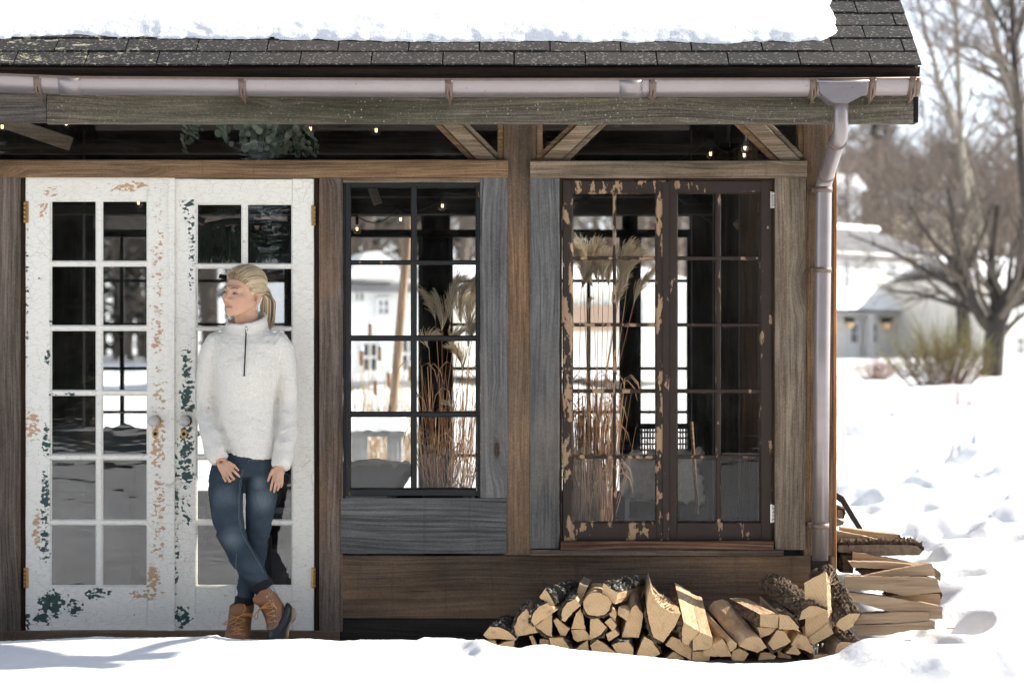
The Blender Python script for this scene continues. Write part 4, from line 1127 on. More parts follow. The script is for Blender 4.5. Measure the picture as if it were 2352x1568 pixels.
for x in (2080, 2130, 2190): hwin(x, x+16, 485, 512, 150, h, PANE_G)
h = empty('house', P(1940, 560, 140), 'white block of a house beside the downspout on the hillside', 'house')
hbox(1850, 1978, 428, 600, 140, 9).build('wall', GREY_S, h); hroof(1850, 1978, 430, 400, 140, 4.5).build('roof', SNOW, h); hwin(1925, 1945, 448, 480, 140, h, PANE_G)
# houses seen through the cabin
h = empty('house', P(880, 872, 40), 'pale house with grey roof and white gable seen through the black framed window', 'house')
h.rotation_euler.z = R(22)
hbox(740, 1012, 640, 875, 40, 7).build('wall', GREY_S, h); hroof(740, 1012, 642, 588, 40, 3.5).build('roof', ROOFG, h)
m = MB(); pts = [P(750,640,39.2), P(900,640,39.2), P(872,600,39.2), P(836,576,39.2), P(800,584,39.2)]; m.prism(pts, (0,.75,0)); m.build('gable', TRIM, h)
hwin(812, 830, 650, 690, 40, h, PANE_G); hwin(830, 862, 790, 850, 40, h); hwin(925, 955, 775, 850, 40, h); hwin(868, 890, 690, 720, 40, h, PANE_G)
h = empty('house', P(1300, 850, 46), 'long white sided house seen through the brown casement', 'house')
h.rotation_euler.z = R(24)
hbox(1040, 1640, 636, 855, 46, 8).build('wall', WHITE_S, h); hroof(1040, 1640, 640, 606, 46, 4).build('roof', SNOW, h)
for x in (1070, 1335, 1390, 1478, 1562): hwin(x, x+14, 690, 740, 46, h, PANE_G)
hbox(1042, 1098, 552, 602, 43.5, .6).build('dormer', OCHRE, h)
hbox(1090, 1430, 700, 760, 45.9, .08).build('garage_door', simple('dull_orange_panel', (.5,.36,.27), .8), h)
# wooden pole and snow covered picnic table and cattails behind the cabin
POLE = wood('weathered_pole', (.3,.19,.12), (.5,.35,.23), (.66,.52,.38), 'z', .2)
m = MB(); m.tube([P(899,960,9), P(905,905,9), P(936,545,9), P(950,380,9)], [.036]*4, 12)
tag(m.build('utility_pole', POLE), 'leaning brown pole standing in the snow behind the cabin', 'pole')
t = empty('picnic_table', P(870,1060,8), 'snow covered grey picnic table behind the cabin', 'table')
GREYW = simple('grey_timber', (.3,.3,.3), .85, 0, 12, .3)
A, B = P(790,998,8), P(935,986,8); m = MB(); m.box(A.x, B.x, 7.6, 8.5, A.z, B.z); m.build('table_top', GREYW, t)
m = MB(); n = 20; vs = [(A.x+(B.x-A.x)*i/n, 7.6+.9*j/6, B.z + .004 + (.09 if 0 < j < 6 and 0 < i < n else 0)+.02*mn.noise((i*.4, j*.5, 0))) for j in range(7) for i in range(n+1)]
m.add(vs, [(j*(n+1)+i, j*(n+1)+i+1, (j+1)*(n+1)+i+1, (j+1)*(n+1)+i) for j in range(6) for i in range(n)], 0, True); m.build('table_snow', SNOW, t)
for x in (A.x+.08, B.x-.14):
    for yy in (7.68, 8.36):
        m = MB(); m.box(x, x+.08, yy, yy+.07, gz(x, 8)-.35, A.z); m.build('leg', GREYW, t)
m = MB(); m.box(A.x, B.x, 7.1, 7.35, A.z-.33, A.z-.28); m.build('bench_seat', GREYW, t)
CAT_H = simple('cattail_brown', (.24,.12,.055), .95, 0, 60, .3); CAT_S = simple('dry_reed', (.5,.37,.2), .85, 0, 9, .3)
def cattail(x, y, Y, hh, i):
    top = P(x, y, Y); bz = gz(top.x, Y)-.05
    root = empty('cattail', (top.x, Y, bz), CATL[i], 'cattail', 'cattails behind the cabin')
    rs = random.Random(i); m = MB(); bx = top.x + rs.uniform(-.1,.1)
    m.tube([(bx, Y, bz), (top.x*.5+bx*.5+rs.uniform(-.03,.03), Y, (bz+top.z)/2), top], [.006,.005,.004], 5); m.build('stem', CAT_S, root)
    m = MB(); m.tube([top-Vector((0,0,hh)), top-Vector((0,0,hh*.9)), top-Vector((0,0,hh*.1)), top], [.004,.018,.018,.004], 10); m.build('seed_head', CAT_H, root)
    m = MB(); m.ball(top+Vector((.003,0,-.005)), (.024,.024,.03), 10, 8); m.build('snow_cap', SNOW, root)
CATL = ['leftmost cattail with a snow tipped brown head', 'tall cattail second from left, above its neighbours', 'short cattail between two taller ones', 'cattail with head beside the leaning pole', 'low cattail leaning left of the pole', 'cattail right of the leaning pole, nearest the window bar', 'smallest cattail head, lowest of the bunch']
for i, (x, y) in enumerate([(830,800),(850,738),(872,790),(893,850),(912,822),(942,835),(862,868)]): cattail(x, y, 12.5+.2*(i % 3), .17, i)
REED = tone_mat('dry_reeds', [(0, (.33,.2,.1)), (1, (.62,.47,.28))], .85, .15)
rs = random.Random(2); m = MB()
for i in range(420):
    Y = rs.uniform(10.5, 13.5); b = P(rs.uniform(790, 1600) if i > 160 else rs.uniform(800, 950), 900, Y); z = gz(b.x, Y)-.02; hgt = rs.uniform(.25, .75) if i > 60 else rs.uniform(.5, 1.2)
    q = Vector((b.x, Y, z)); l = Vector((rs.uniform(-.22,.22), rs.uniform(-.1,.1), 0))
    m.tube([q, q+l*.4+Vector((0,0,hgt*.6)), q+l+Vector((0,0,hgt))], [.004,.0035,.002], 3, 0, False, rs.random())
tag(m.build('dry_reeds', REED, None, fixn=False), 'tan dry reeds standing in snow behind the cabin', 'reeds', kind='stuff')
# ------------------------------------------------------------ firewood: every split log a thing, its bark a part
def split_mat(name, al, light, dark):
    m, nt, b = newmat(name)
    v = rndco(nt)
    s = [42, 42, 42]; s[al] = 2.2
    g = noi(nt, mapv(nt, v, tuple(s)), 1.0, 6, .6, .3)
    s2 = [220, 220, 220]; s2[al] = 7
    g2 = noi(nt, mapv(nt, v, tuple(s2)), 1.0, 3)
    c = ramp(nt, mth(nt, 'ADD', mth(nt, 'MULTIPLY', g, .75), mth(nt, 'MULTIPLY', g2, .25)), [(.34, dark), (.5, [(x+y)/2 for x, y in zip(light, dark)]), (.64, light)])
    ob = nd(nt, 'ShaderNodeObjectInfo', out=5)
    c = mixc(nt, mth(nt, 'MULTIPLY', ob, .30), c, [x*.55 for x in dark])
    L(nt, c, b.inputs['Base Color']); b.inputs['Roughness'].default_value = .75; b.inputs['Specular IOR Level'].default_value = .2
    bump(nt, b, mth(nt, 'ADD', g, g2), .7, .006)
    return m
def end_mat():
    m, nt, b = newmat('log_end_grain')
    v = rndco(nt)
    big = noi(nt, v, 9, 4); f = noi(nt, mapv(nt, v, (120, 20, 120)), 1.0, 4)
    w = nd(nt, 'ShaderNodeTexWave', {'Vector': mapv(nt, v, (1, .3, 1), (0,0,0), (0, .6, 0)), 'Scale': 30.0, 'Distortion': 5.0, 'Detail': 2.0}, out=1)
    c = mixc(nt, big, (.52,.345,.18), (.72,.52,.30))
    c = mixc(nt, mth(nt, 'MULTIPLY', w, .38), c, (.36,.22,.11))
    c = mixc(nt, ramp(nt, f, [(.3, .5), (.45, 0)]), c, (.30,.19,.10))
    st = ramp(nt, noi(nt, mapv(nt, v, (1,1,1), (3,3,3)), 16, 5), [(.60, 0), (.70, .55)])
    c = mixc(nt, st, c, (.22,.15,.10))
    cr = nd(nt, 'ShaderNodeTexVoronoi', {'Vector': mapv(nt, v, (14, 4, 14)), 'Scale': 1.0}, feature='DISTANCE_TO_EDGE')
    ck = mth(nt, 'MULTIPLY', ramp(nt, cr, [(.008, 1), (.02, 0)]), ramp(nt, big, [(.58, 0), (.66, .35)]))
    c = mixc(nt, ck, c, (.08,.05,.03))
    ob = nd(nt, 'ShaderNodeObjectInfo', out=5)
    c = mixc(nt, mth(nt, 'MULTIPLY', ob, .25), c, (.3,.21,.13))
    L(nt, c, b.inputs['Base Color']); b.inputs['Roughness'].default_value = .8; b.inputs['Specular IOR Level'].default_value = .15
    bump(nt, b, mth(nt, 'ADD', f, mth(nt, 'MULTIPLY', w, .4)), .5, .003)
    return m
def bark_mat(name, dk, lt, lich):
    m, nt, b = newmat(name)
    v = rndco(nt)
    n = noi(nt, v, 60, 6, .65); n2 = noi(nt, mapv(nt, v, (1,1,1), (8,8,8)), 45, 5, .7)
    geo = nd(nt, 'ShaderNodeNewGeometry', out=None)
    at = nd(nt, 'ShaderNodeAttribute', out=2, attribute_name='tone')
    c = mixc(nt, mth(nt, 'ADD', mth(nt, 'MULTIPLY', at, .8), mth(nt, 'MULTIPLY', mth(nt, 'SUBTRACT', n, .5), .8), clamp=True), dk, lt)
    c = mixc(nt, mth(nt, 'MULTIPLY', ramp(nt, n2, [(.56, 0), (.62, 1)]), lich), c, (.42,.41,.36))
    L(nt, c, b.inputs['Base Color']); b.inputs['Roughness'].default_value = .9; b.inputs['Specular IOR Level'].default_value = .15
    bump(nt, b, n, .9, .008)
    return m
END = end_mat()
SPLIT_Y = split_mat('split_wood', 1, (.66,.49,.31), (.36,.23,.125))
SPLIT_X = split_mat('split_wood_lengthwise', 0, (.60,.46,.31), (.30,.195,.115))
SPLIT_D = split_mat('weathered_and_shaded_split_wood', 1, (.34,.27,.20), (.15,.11,.08))  # dark tone: weathered logs, and shade painted into logs deep in the pile
BARK_L = bark_mat('furrowed_bark', (.016,.011,.008), (.24,.17,.115), .12)
BARK_G = bark_mat('lichen_bark', (.010,.009,.008), (.10,.085,.07), .9)
CROPS = {'A': (1170,1380,5.88), 'B': (1550,1380,6.03), 'C': (1750,1380,6.03), 'D': (2020,1180,3.92)}
def cpt(crop, x, y, Y):
    ox, oy, s = CROPS[crop]
    return P((ox + x/s)*.9408, (oy + y/s)*.9408, Y)
def resample(poly, step, rs, jit, keep=None):
    out = []; edge = []
    n = len(poly)
    for i in range(n):
        a, b = poly[i], poly[(i+1) % n]; k = max(1, int((b-a).length/step))
        for j in range(k):
            q = a.lerp(b, j/k)
            out.append(q + Vector((rs.uniform(-jit,jit), rs.uniform(-jit,jit)*.5, rs.uniform(-jit,jit)))); edge.append(i)
    return out, edge
def log(label, crop, poly, bark=(), Y=-.5, d=(0,1,0), ln=.37, wood_m=None, bark_m=None, group='firewood log ends stacked against the cabin wall', bt=.013, furrow=1.0, taper=.97, tilt=0.0):
    rs = random.Random(label)
    wood_m = wood_m or SPLIT_Y
    pts = [cpt(crop, x, y, Y) for x, y in poly]
    c = sum(pts, Vector())/len(pts)
    for p in pts: p.y += (p.x-c.x)*tilt + rs.uniform(-.004,.004)
    rp, edge = resample(pts, .011, rs, .0014)
    ext = Vector(d).normalized()*ln; N = 10; n = len(rp)
    m = MB(); vs = []
    lx = int(crop == 'D')
    for i in range(N+1):
        t = i/N
        for q in rp:
            o = q - c
            w = .004*mn.noise((q.x*40, q.z*40, t*2.2 + rs.random()*0)) if i else 0
            vs.append(c + o*(1-(1-taper)*t) + ext*t + o.normalized()*w)
    m.add(vs, [], 0)
    for i in range(N):
        for k in range(n):
            k2 = (k+1) % n; m.f.append([i*n+k, i*n+k2, (i+1)*n+k2, (i+1)*n+k]); m.m.append(1 if not lx else 0); m.sm.append(False)
    m.f.append(list(range(n))); m.m.append(0 if not lx else 0); m.sm.append(False)
    m.f.append([N*n+k for k in range(n-1, -1, -1)]); m.m.append(0); m.sm.append(False)
    if lx: o = m.build('firewood_log', [wood_m, wood_m])
    else: o = m.build('firewood_log', [END, wood_m])
    tag(o, label, 'log', group)
    # bark: a rough rind along the chosen edges
    chains = []; cur = []
    idx = [k for k in range(n) if edge[k] in bark]
    for k in idx:
        if cur and k != cur[-1]+1: chains.append(cur); cur = []
        cur.append(k)
    if cur: chains.append(cur)
    if len(chains) > 1 and chains[0][0] == 0 and chains[-1][-1] == n-1: chains[0] = chains.pop() + chains[0]
    if chains:
        b = MB()
        for ch in chains:
            ch = ch + [(ch[-1]+1) % n]
            M_ = 44; cols = []
            # finer polyline
            pl = []
            for a_, b_ in zip(ch[:-1], ch[1:]):
                for f in (0, .5): pl.append(rp[a_].lerp(rp[b_], f))
            pl.append(rp[ch[-1]])
            K = len(pl); vs = []; tone = []
            nrm = []
            for j in range(K):
                t_ = (pl[min(j+1,K-1)]-pl[max(j-1,0)]).normalized()
                nn = ext.cross(t_).normalized()
                if nn.dot(pl[j]-c) < 0: nn = -nn
                nrm.append(nn)
            for i in range(M_+1):
                t = i/M_
                for j in range(K):
                    q = c + (pl[j]-c)*(1-(1-taper)*t) + ext*(t*1.0) - ext.normalized()*(.004 if i == 0 else 0)
                    e = min(j, K-1-j)/3.0; e = min(1, e)
                    u = mn.noise((q.x*85+9, (q.z+q.y*.35)*85+t*3, t*ln*20)); u2 = mn.noise((q.x*150, q.z*150, t*ln*50+4))
                    hgt = (.55 + .75*abs(u)*2*furrow + .4*u2*furrow)
                    th = bt*max(.25, hgt)*(.35+.65*e)
                    vs.append(q + nrm[j]*th); tone.append(min(1, max(0, hgt*.75-.25)))
            base = len(b.v)
            b.add(vs, [])
            for k_, tt in enumerate(tone): b.attr[base+k_] = tt
            inner = len(b.v)
            b.add([c + (pl[j]-c)*.985*(1-(1-taper)*t) + ext*t for t in (0, 1) for j in range(K)], [])
            fs = [(base+i*K+j, base+i*K+j+1, base+(i+1)*K+j+1, base+(i+1)*K+j) for i in range(M_) for j in range(K-1)]
            fs += [(inner+j+1, inner+j, base+j, base+j+1) for j in range(K-1)]
            fs += [(inner+K+j, inner+K+j+1, base+M_*K+j+1, base+M_*K+j) for j in range(K-1)]
            for f in fs: b.f.append(list(f)); b.m.append(0); b.sm.append(False)
        ch = b.build('bark', bark_m or BARK_L, None); ch.parent = o
    return o
Z = lambda *a: a
log('flat half round log low at the left end of the row', 'A', [(60,995),(150,870),(300,885),(430,950),(535,1050),(520,1070),(300,1050),(130,1050)], (1,2,3), -.50, (.12,1,0), bark_m=BARK_G)
log('wedge log with bark on its left, second from the left end', 'A', [(512,1000),(505,880),(560,730),(680,620),(740,730),(830,960),(560,1010)], (0,1,2), -.49, (.06,1,0), bark_m=BARK_G)
log('big quarter log with curved bark rim under the mossy top block', 'A', [(790,870),(748,800),(765,700),(850,590),(980,530),(1060,600),(1130,625),(960,740)], (0,1,2,3), -.50, (.10,1,.03), bark_m=BARK_G)
log('narrow wedge with scalloped bark below the big quarter log', 'A', [(800,880),(960,740),(1045,690),(1045,1020),(960,990),(870,920)], (3,4,5), -.478, (.02,1,0))
log('top block with lichen crusted bark on its right slope', 'A', [(860,455),(945,335),(1000,400),(1085,560),(1050,588)], (1,2), -.485, (.34,1,.02), bark_m=BARK_G, bt=.019, furrow=.9)
log('curved slice of log with bark along its upper left edge', 'A', [(1190,780),(1178,700),(1200,620),(1270,530),(1385,470),(1460,575),(1340,670),(1230,805)], (0,1,2,3), -.495, (.12,1,.05), bark_m=BARK_G)
log('small pale block set back behind the curved slice', 'A', [(1385,440),(1440,260),(1555,310),(1480,470)], (), -.36, (.1,1,.02), .28, SPLIT_D)
log('upright splitted wedge between the curved slice and the round log', 'A', [(1320,910),(1385,690),(1450,620),(1485,700),(1522,912)], (), -.47, (.03,1,0))
log('weathered brown chunk in the lower middle of the left half', 'A', [(1350,1050),(1325,925),(1520,918),(1600,1030),(1570,1060),(1410,1090)], (), -.472, (.02,1,0), .36, SPLIT_D)
log('small cracked stub beside the scalloped wedge', 'A', [(1060,790),(1110,745),(1200,830),(1300,910),(1240,1000),(1160,1000),(1120,900)], (), -.465, (.02,1,0), .35)
log('round log with a lit lower face and shaded crown', 'A', [(1560,700),(1500,620),(1495,520),(1560,420),(1640,378),(1740,388),(1840,450),(1900,540),(1870,640),(1800,705),(1700,728)], (7,8,9,10,0), -.485, (.05,1,.02), .36)
log('topmost block with a roof of pale flaky bark', 'A', [(1760,430),(1780,245),(1880,320),(1990,395),(1950,550)], (1,2), -.47, (.44,1,.0), .34, bark_m=BARK_G, bt=.022, furrow=1.1)
log('wide wedge below the round log', 'A', [(1595,770),(1700,755),(1835,885),(1750,990),(1580,1070)], (2,3), -.482, (.02,1,0))
log('small split stick leaning under the round log', 'A', [(1800,815),(1890,740),(1975,860),(1915,940)], (), -.488, (.12,1,.0), .3)
log('short pale stick below the flaky topmost block', 'A', [(1985,700),(2000,590),(2160,650),(2120,790)], (), -.49, (.2,1,0), .3)
log('narrow pale sliver right of the round log', 'A', [(1855,690),(1905,595),(1970,650),(1957,800)], (), -.478, (.02,1,0), .3)
log('big grey weathered slab standing right of the round log', 'A', [(2045,1030),(2080,900),(2190,600),(2250,560),(2352,690),(2330,870),(2290,1030)], (), -.475, (-.02,1,.28), .36, SPLIT_D)
log('low dark edged stick under the short pale stick', 'A', [(1815,985),(1945,915),(2010,990),(1860,1088)], (), -.483, (.12,1,.06), .32)
log('squat block with thick bark on its right in the bottom row', 'A', [(1000,1040),(1200,1035),(1300,1185),(1230,1225),(1040,1205)], (1,2), -.492, (.04,1,0))
log('triangular log end rising from the snow left of centre', 'A', [(1310,1260),(1440,1150),(1560,1070),(1585,1290)], (), -.485, (.03,1,0))
log('broad low triangle in the bottom row under the wide wedge', 'A', [(1590,1140),(1690,1060),(1770,1100),(1975,1260),(1640,1290)], (0,), -.492, (.0,1,0))
log('half round log with bark cap in the bottom row', 'A', [(1990,1290),(1905,1140),(2000,1095),(2150,1095),(2210,1170),(2205,1290)], (1,2,3), -.494, (.02,1,0), bark_m=BARK_G)
log('small stub under the left end log', 'A', [(90,1075),(230,1065),(265,1180),(120,1180)], (), -.47, (.05,1,0), .34, SPLIT_D)
log('square stub half sunk in snow at the left end', 'A', [(285,1130),(400,1085),(500,1070),(500,1290),(330,1290)], (), -.485, (.05,1,0), .35)
log('thin dark wedge in the gap right of the square stub', 'A', [(720,1010),(765,1000),(860,1190),(780,1190)], (0,), -.46, (.02,1,0), .34)
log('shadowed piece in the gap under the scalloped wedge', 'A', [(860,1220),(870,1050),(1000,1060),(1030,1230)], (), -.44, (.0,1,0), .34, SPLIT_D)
log('torn log with a tall splintered spike', 'B', [(270,1065),(215,850),(172,640),(185,470),(235,310),(262,420),(300,500),(350,560),(440,640),(560,695),(672,700),(600,880),(520,985),(420,1135)], (13,0,1), -.505, (.02,1,.10), .33)
log('tall wedge with a broad sunlit cream flank', 'B', [(695,1130),(690,960),(720,830),(830,900),(950,970),(880,1080),(790,1172)], (0,1), -.505, (-.05,1,.42), .36)
log('blocky log with ring marks right of the cream flanked wedge', 'B', [(850,1245),(850,1100),(960,985),(1060,1020),(1145,1060),(1130,1185),(1060,1232)], (0,), -.51, (-.06,1,.42), .36)
log('plain sloping piece under the splintered log', 'B', [(450,1165),(545,1045),(690,1100),(830,1160),(830,1390),(640,1290)], (), -.485, (.0,1,0))
log('wedge with bark on its right slope in the bottom row, left of the splintered log', 'B', [(20,1330),(140,1040),(260,1110),(375,1290),(290,1340)], (1,2), -.495, (.0,1,0))
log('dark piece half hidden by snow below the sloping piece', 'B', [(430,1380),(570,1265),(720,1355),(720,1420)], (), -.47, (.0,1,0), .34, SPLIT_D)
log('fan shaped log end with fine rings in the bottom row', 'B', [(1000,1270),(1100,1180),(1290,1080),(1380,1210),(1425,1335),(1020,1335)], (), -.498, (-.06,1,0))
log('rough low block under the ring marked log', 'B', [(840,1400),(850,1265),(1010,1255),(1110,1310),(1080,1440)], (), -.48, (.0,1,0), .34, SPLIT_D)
log('long ragged split log pointing up to the left', 'C', [(330,1190),(350,1130),(430,1070),(560,1035),(640,1065),(735,1200),(600,1278),(470,1240)], (), -.52, (-.32,1,.36), .38)
log('square cut block with rough bark on its left side', 'C', [(635,895),(635,712),(780,715),(915,722),(885,912)], (0,), -.50, (-.30,1,.10), .36)
log('wedge with mossy bark under the big round topped log', 'C', [(920,935),(920,705),(1060,740),(1210,905),(1190,942)], (1,2), -.495, (-.14,1,.12), .36)
log('big half log with deep furrowed bark on top of the pile', 'C', [(1205,800),(1250,670),(1350,592),(1480,592),(1625,655),(1400,755)], (0,1,2,3), -.50, (-.38,1,.26), .40, bt=.013, furrow=.9, taper=1.0)
log('board like split log standing on its end', 'C', [(1310,1085),(1300,700),(1290,250),(1440,170),(1605,85),(1625,500),(1645,860)], (), -.46, (.55,.62,-.62), .05, SPLIT_Y, taper=.9)
log('block under the standing board with a checked end', 'C', [(1310,1090),(1640,855),(1725,1000),(1420,1165)], (), -.468, (.05,1,.06), .3)
log('dark furrowed log right of the standing board', 'C', [(1745,880),(1800,790),(1960,700),(2115,705),(2000,900),(1880,965)], (0,1,2), -.46, (-.22,1,.50), .38, SPLIT_D, bt=.019, furrow=.9)
log('wedge with bark below, under the mossy wedge', 'C', [(830,1240),(752,1150),(890,940),(1000,970),(1088,1112),(1000,1182)], (5,0), -.49, (-.05,1,0), .36)
log('thin curled slab under the standing board', 'C', [(1090,1165),(1200,1000),(1310,1040),(1422,1230),(1400,1292),(1290,1240)], (), -.485, (-.03,1,.02), .34)
log('small pale sliver near the ground below the curled slab', 'C', [(1010,1285),(1140,1170),(1242,1280),(1200,1315)], (), -.49, (.0,1,0), .32)
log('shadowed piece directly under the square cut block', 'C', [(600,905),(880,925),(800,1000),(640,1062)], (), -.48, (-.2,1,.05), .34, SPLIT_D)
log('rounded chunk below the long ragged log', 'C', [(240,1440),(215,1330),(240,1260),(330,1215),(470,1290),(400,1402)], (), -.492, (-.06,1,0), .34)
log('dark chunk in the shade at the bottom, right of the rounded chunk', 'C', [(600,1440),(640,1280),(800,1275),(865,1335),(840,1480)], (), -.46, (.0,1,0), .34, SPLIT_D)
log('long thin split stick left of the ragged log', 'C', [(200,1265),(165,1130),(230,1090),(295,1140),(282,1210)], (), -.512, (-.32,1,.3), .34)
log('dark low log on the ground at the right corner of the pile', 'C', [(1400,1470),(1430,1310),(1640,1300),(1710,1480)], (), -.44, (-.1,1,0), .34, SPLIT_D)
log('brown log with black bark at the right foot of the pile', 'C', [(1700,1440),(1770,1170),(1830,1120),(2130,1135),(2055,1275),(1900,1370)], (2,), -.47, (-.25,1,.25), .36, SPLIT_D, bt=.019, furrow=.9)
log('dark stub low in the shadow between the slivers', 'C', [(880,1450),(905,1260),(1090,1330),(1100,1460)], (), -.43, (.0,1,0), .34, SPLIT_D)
# the stack along the end wall: logs lying across, seen from their long sides
GS = 'firewood logs stacked along the end wall'
def xlog(label, poly, bark=(), Y=.1, dep=.11, m=None, **k):
    return log(label, 'D', poly, bark, Y, (0,1,.0), dep, m or SPLIT_X, group=GS, taper=.9, **k)
xlog('thick honey striped log, widest of the side stack', [(165,1020),(158,885),(500,892),(880,892),(1050,905),(1080,1040),(900,1055),(740,1072),(500,1022)], (), .02, .14)
xlog('long sagging striped log under the widest one', [(195,1110),(195,1040),(600,1085),(1100,1175),(1100,1292),(970,1292),(560,1215)], (), .0, .12)
xlog('plain split log slanting up to the right on top of the widest one', [(318,887),(650,820),(1000,760),(1040,882),(850,888)], (), .06, .14)
xlog('pale topped flat log with a small knot', [(200,745),(560,752),(860,778),(600,815),(560,818),(240,800)], (), .12, .14)
xlog('brown wedge with a bark tail above the pale topped log', [(240,740),(245,655),(340,668),(870,772),(500,768)], (), .20, .12)
xlog('black barked log lying across the upper stack', [(100,655),(100,588),(500,582),(850,590),(920,640),(880,682),(500,690)], (0,1,2,3), .24, .14, SPLIT_D, bt=.02)
xlog('wide pale slab on the upper stack', [(95,580),(95,452),(300,490),(690,582),(400,585)], (), .30, .14)
xlog('topmost log with a snow patched bark back', [(120,470),(120,415),(450,465),(680,488),(692,578),(480,525)], (3,), .42, .14)
xlog('grey tan log with a square right end near the ground', [(270,1345),(280,1300),(330,1250),(700,1228),(970,1232),(980,1312),(760,1332)], (), -.02, .12)
xlog('lowest log sinking into the snow', [(300,1450),(250,1355),(600,1345),(1030,1315),(1032,1396),(800,1400),(560,1450)], (), -.03, .12)
xlog('barked log end tucked against the corner of the cabin', [(150,850),(140,685),(245,680),(250,860)], (0,1), .26, .3, SPLIT_D, bt=.02)
xlog('dark barked log between the pale topped and the slanting one', [(310,860),(320,820),(560,812),(600,850)], (1,), .16, .2, SPLIT_D, bt=.016)
xlog('log set back behind the widest one, its bark right end showing', [(600,1120),(540,1068),(1075,1050),(1090,1095),(1070,1170),(800,1160)], (1,2), .16, .16)
xlog('small end grain block behind the slanting log', [(1035,880),(1030,810),(1085,855),(1080,935)], (), .2, .12, SPLIT_D)
xlog('pale log end propped up by the rack', [(92,410),(92,335),(160,365),(155,395)], (), .8, .3)
xlog('rough barked end of a log below the rack arm', [(92,330),(95,250),(140,255),(150,300),(140,335)], (0,1,2,3), .85, .3, SPLIT_D)
m = MB(); a = [cpt('D', x, y, .95) for x, y in ((85,85),(155,125),(350,450),(305,450),(140,190),(85,150))]; m.prism(a, (0,.06,0))
tag(m.build('rack_arm', simple('dark_rack_steel', (.035,.025,.022), .6, .2, 20, .3)), 'dark slanted arm of a firewood rack behind the side stack', 'rack')
m = MB(); c = P(2184, 1456, .1); c.z = gz(c.x, .1)+.03; m.box(c.x-.02, c.x+.014, .1, .11, c.z, c.z+.006)
tag(m.build('wood_chip', SPLIT_X), 'small wood chip on the snow right of the side stack', 'wood chip')
# splinters and peeled fibres on the torn logs, as thin strips
rs = random.Random(4)
def icicle(x, y, ln, lab):
    m = MB(); p = cpt('C', x, y, -.43); m.tube([p, p-Vector((0,0,ln*.5)), p-Vector((.001,0,ln))], [.006,.004,.0008], 8)
    tag(m.build('icicle', CRYST), lab, 'icicle', 'icicles under the standing board')
icicle(1432, 1160, .10, 'longest icicle, leftmost under the standing board'); icicle(1480, 1150, .06, 'middle icicle under the standing board'); icicle(1550, 1140, .02, 'shortest icicle under the standing board')
m = MB()
for i in range(9):
    p = cpt('C', 1625+i*4, 190+rs.uniform(-20,90), -.47+.004*i)
    q = p + Vector((rs.uniform(.01,.05), rs.uniform(-.02,.01), rs.uniform(.005,.035))); r_ = p.lerp(q, .5) + Vector((0,0,-.008))
    m.tube([p, r_, q], [.0022,.0018,.0006], 4)
so = m.build('splinters', SPLIT_Y)
so.parent = bpy.data.objects['firewood_log']; 
for o in bpy.data.objects:
    if o.get('label') == 'board like split log standing on its end': so.parent = o
    if o.get('label') == 'torn log with a tall splintered spike': torn = o
m = MB()
for i in range(26):
    t = i/26; p = cpt('B', 250+300*t, 430+260*t+rs.uniform(-30,60), -.506 + rs.uniform(-.004,.03))
    q = p + Vector((rs.uniform(-.004,.03), rs.uniform(-.005,.03), rs.uniform(.008,.03))); m.tube([p, p.lerp(q,.5)+Vector((.002,0,-.002)), q], [.0035,.0025,.0006], 4)
so2 = m.build('splinters', SPLIT_Y); so2.parent = torn
# ------------------------------------------------------------ things inside the cabin
BULB = glass_mat('bulb_glass', .0, .0, refl=.04)
FIL = newmat('glowing_filament')[0]
_b = FIL.node_tree.nodes['Principled BSDF']; _b.inputs['Emission Color'].default_value = (1,.62,.28,1); _b.inputs['Emission Strength'].default_value = 2.2
CORD = simple('black_cord', (.01,.01,.01), .7)
def string_lights(Y, pts, label, r=.018):
    root = empty('string_lights', P(pts[0][0], pts[0][1], Y), label, 'string lights')
    cp = []
    for i, (x, y, yy) in enumerate(pts):
        c = P(x, y, yy)
        cp.append(c + Vector((0,0,.075)))
        b = MB(); b.ball(c, (r, r, r*1.12), 16, 12); b.tube([c+Vector((0,0,r*.9)), c+Vector((0,0,r*1.5))], [r*.5, r*.42], 12)
        g = b.build('bulb', BULB, root)
        b = MB(); b.tube([c+Vector((-.004,0,.012)), c+Vector((-.003,0,-.004)), c+Vector((.003,0,-.006)), c+Vector((.004,0,.012))], .0016, 6); b.build('filament', FIL, g)
        b = MB(); b.tube([c+Vector((0,0,r*1.4)), c+Vector((0,0,.07))], .009, 10); b.build('socket', CORD, root)
    full = []
    for a, b_ in zip(cp[:-1], cp[1:]):
        for j in range(9):
            t = j/8; full.append(a.lerp(b_, t) + Vector((0,0,-.06*4*t*(1-t))))
    b = MB(); b.tube(full, .0035, 5); b.build('cord', CORD, root)
string_lights(.25, [(-60,292,.25),(5,293,.25),(152,285,.25),(430,262,.25),(713,298,.25),(864,301,.25),(1060,270,.25),(1420,283,.25),(1500,268,.25)], 'string of clear bulbs hanging just under the eave beam')
string_lights(2.2, [(318,467,1.6),(640,440,1.8),(820,527,2.6),(920,505,2.3),(1016,474,1.9),(1390,436,1.2),(1632,355,1.0),(1709,358,.9),(1711,342,.7)], 'string of small glowing bulbs strung across the room inside', .02)
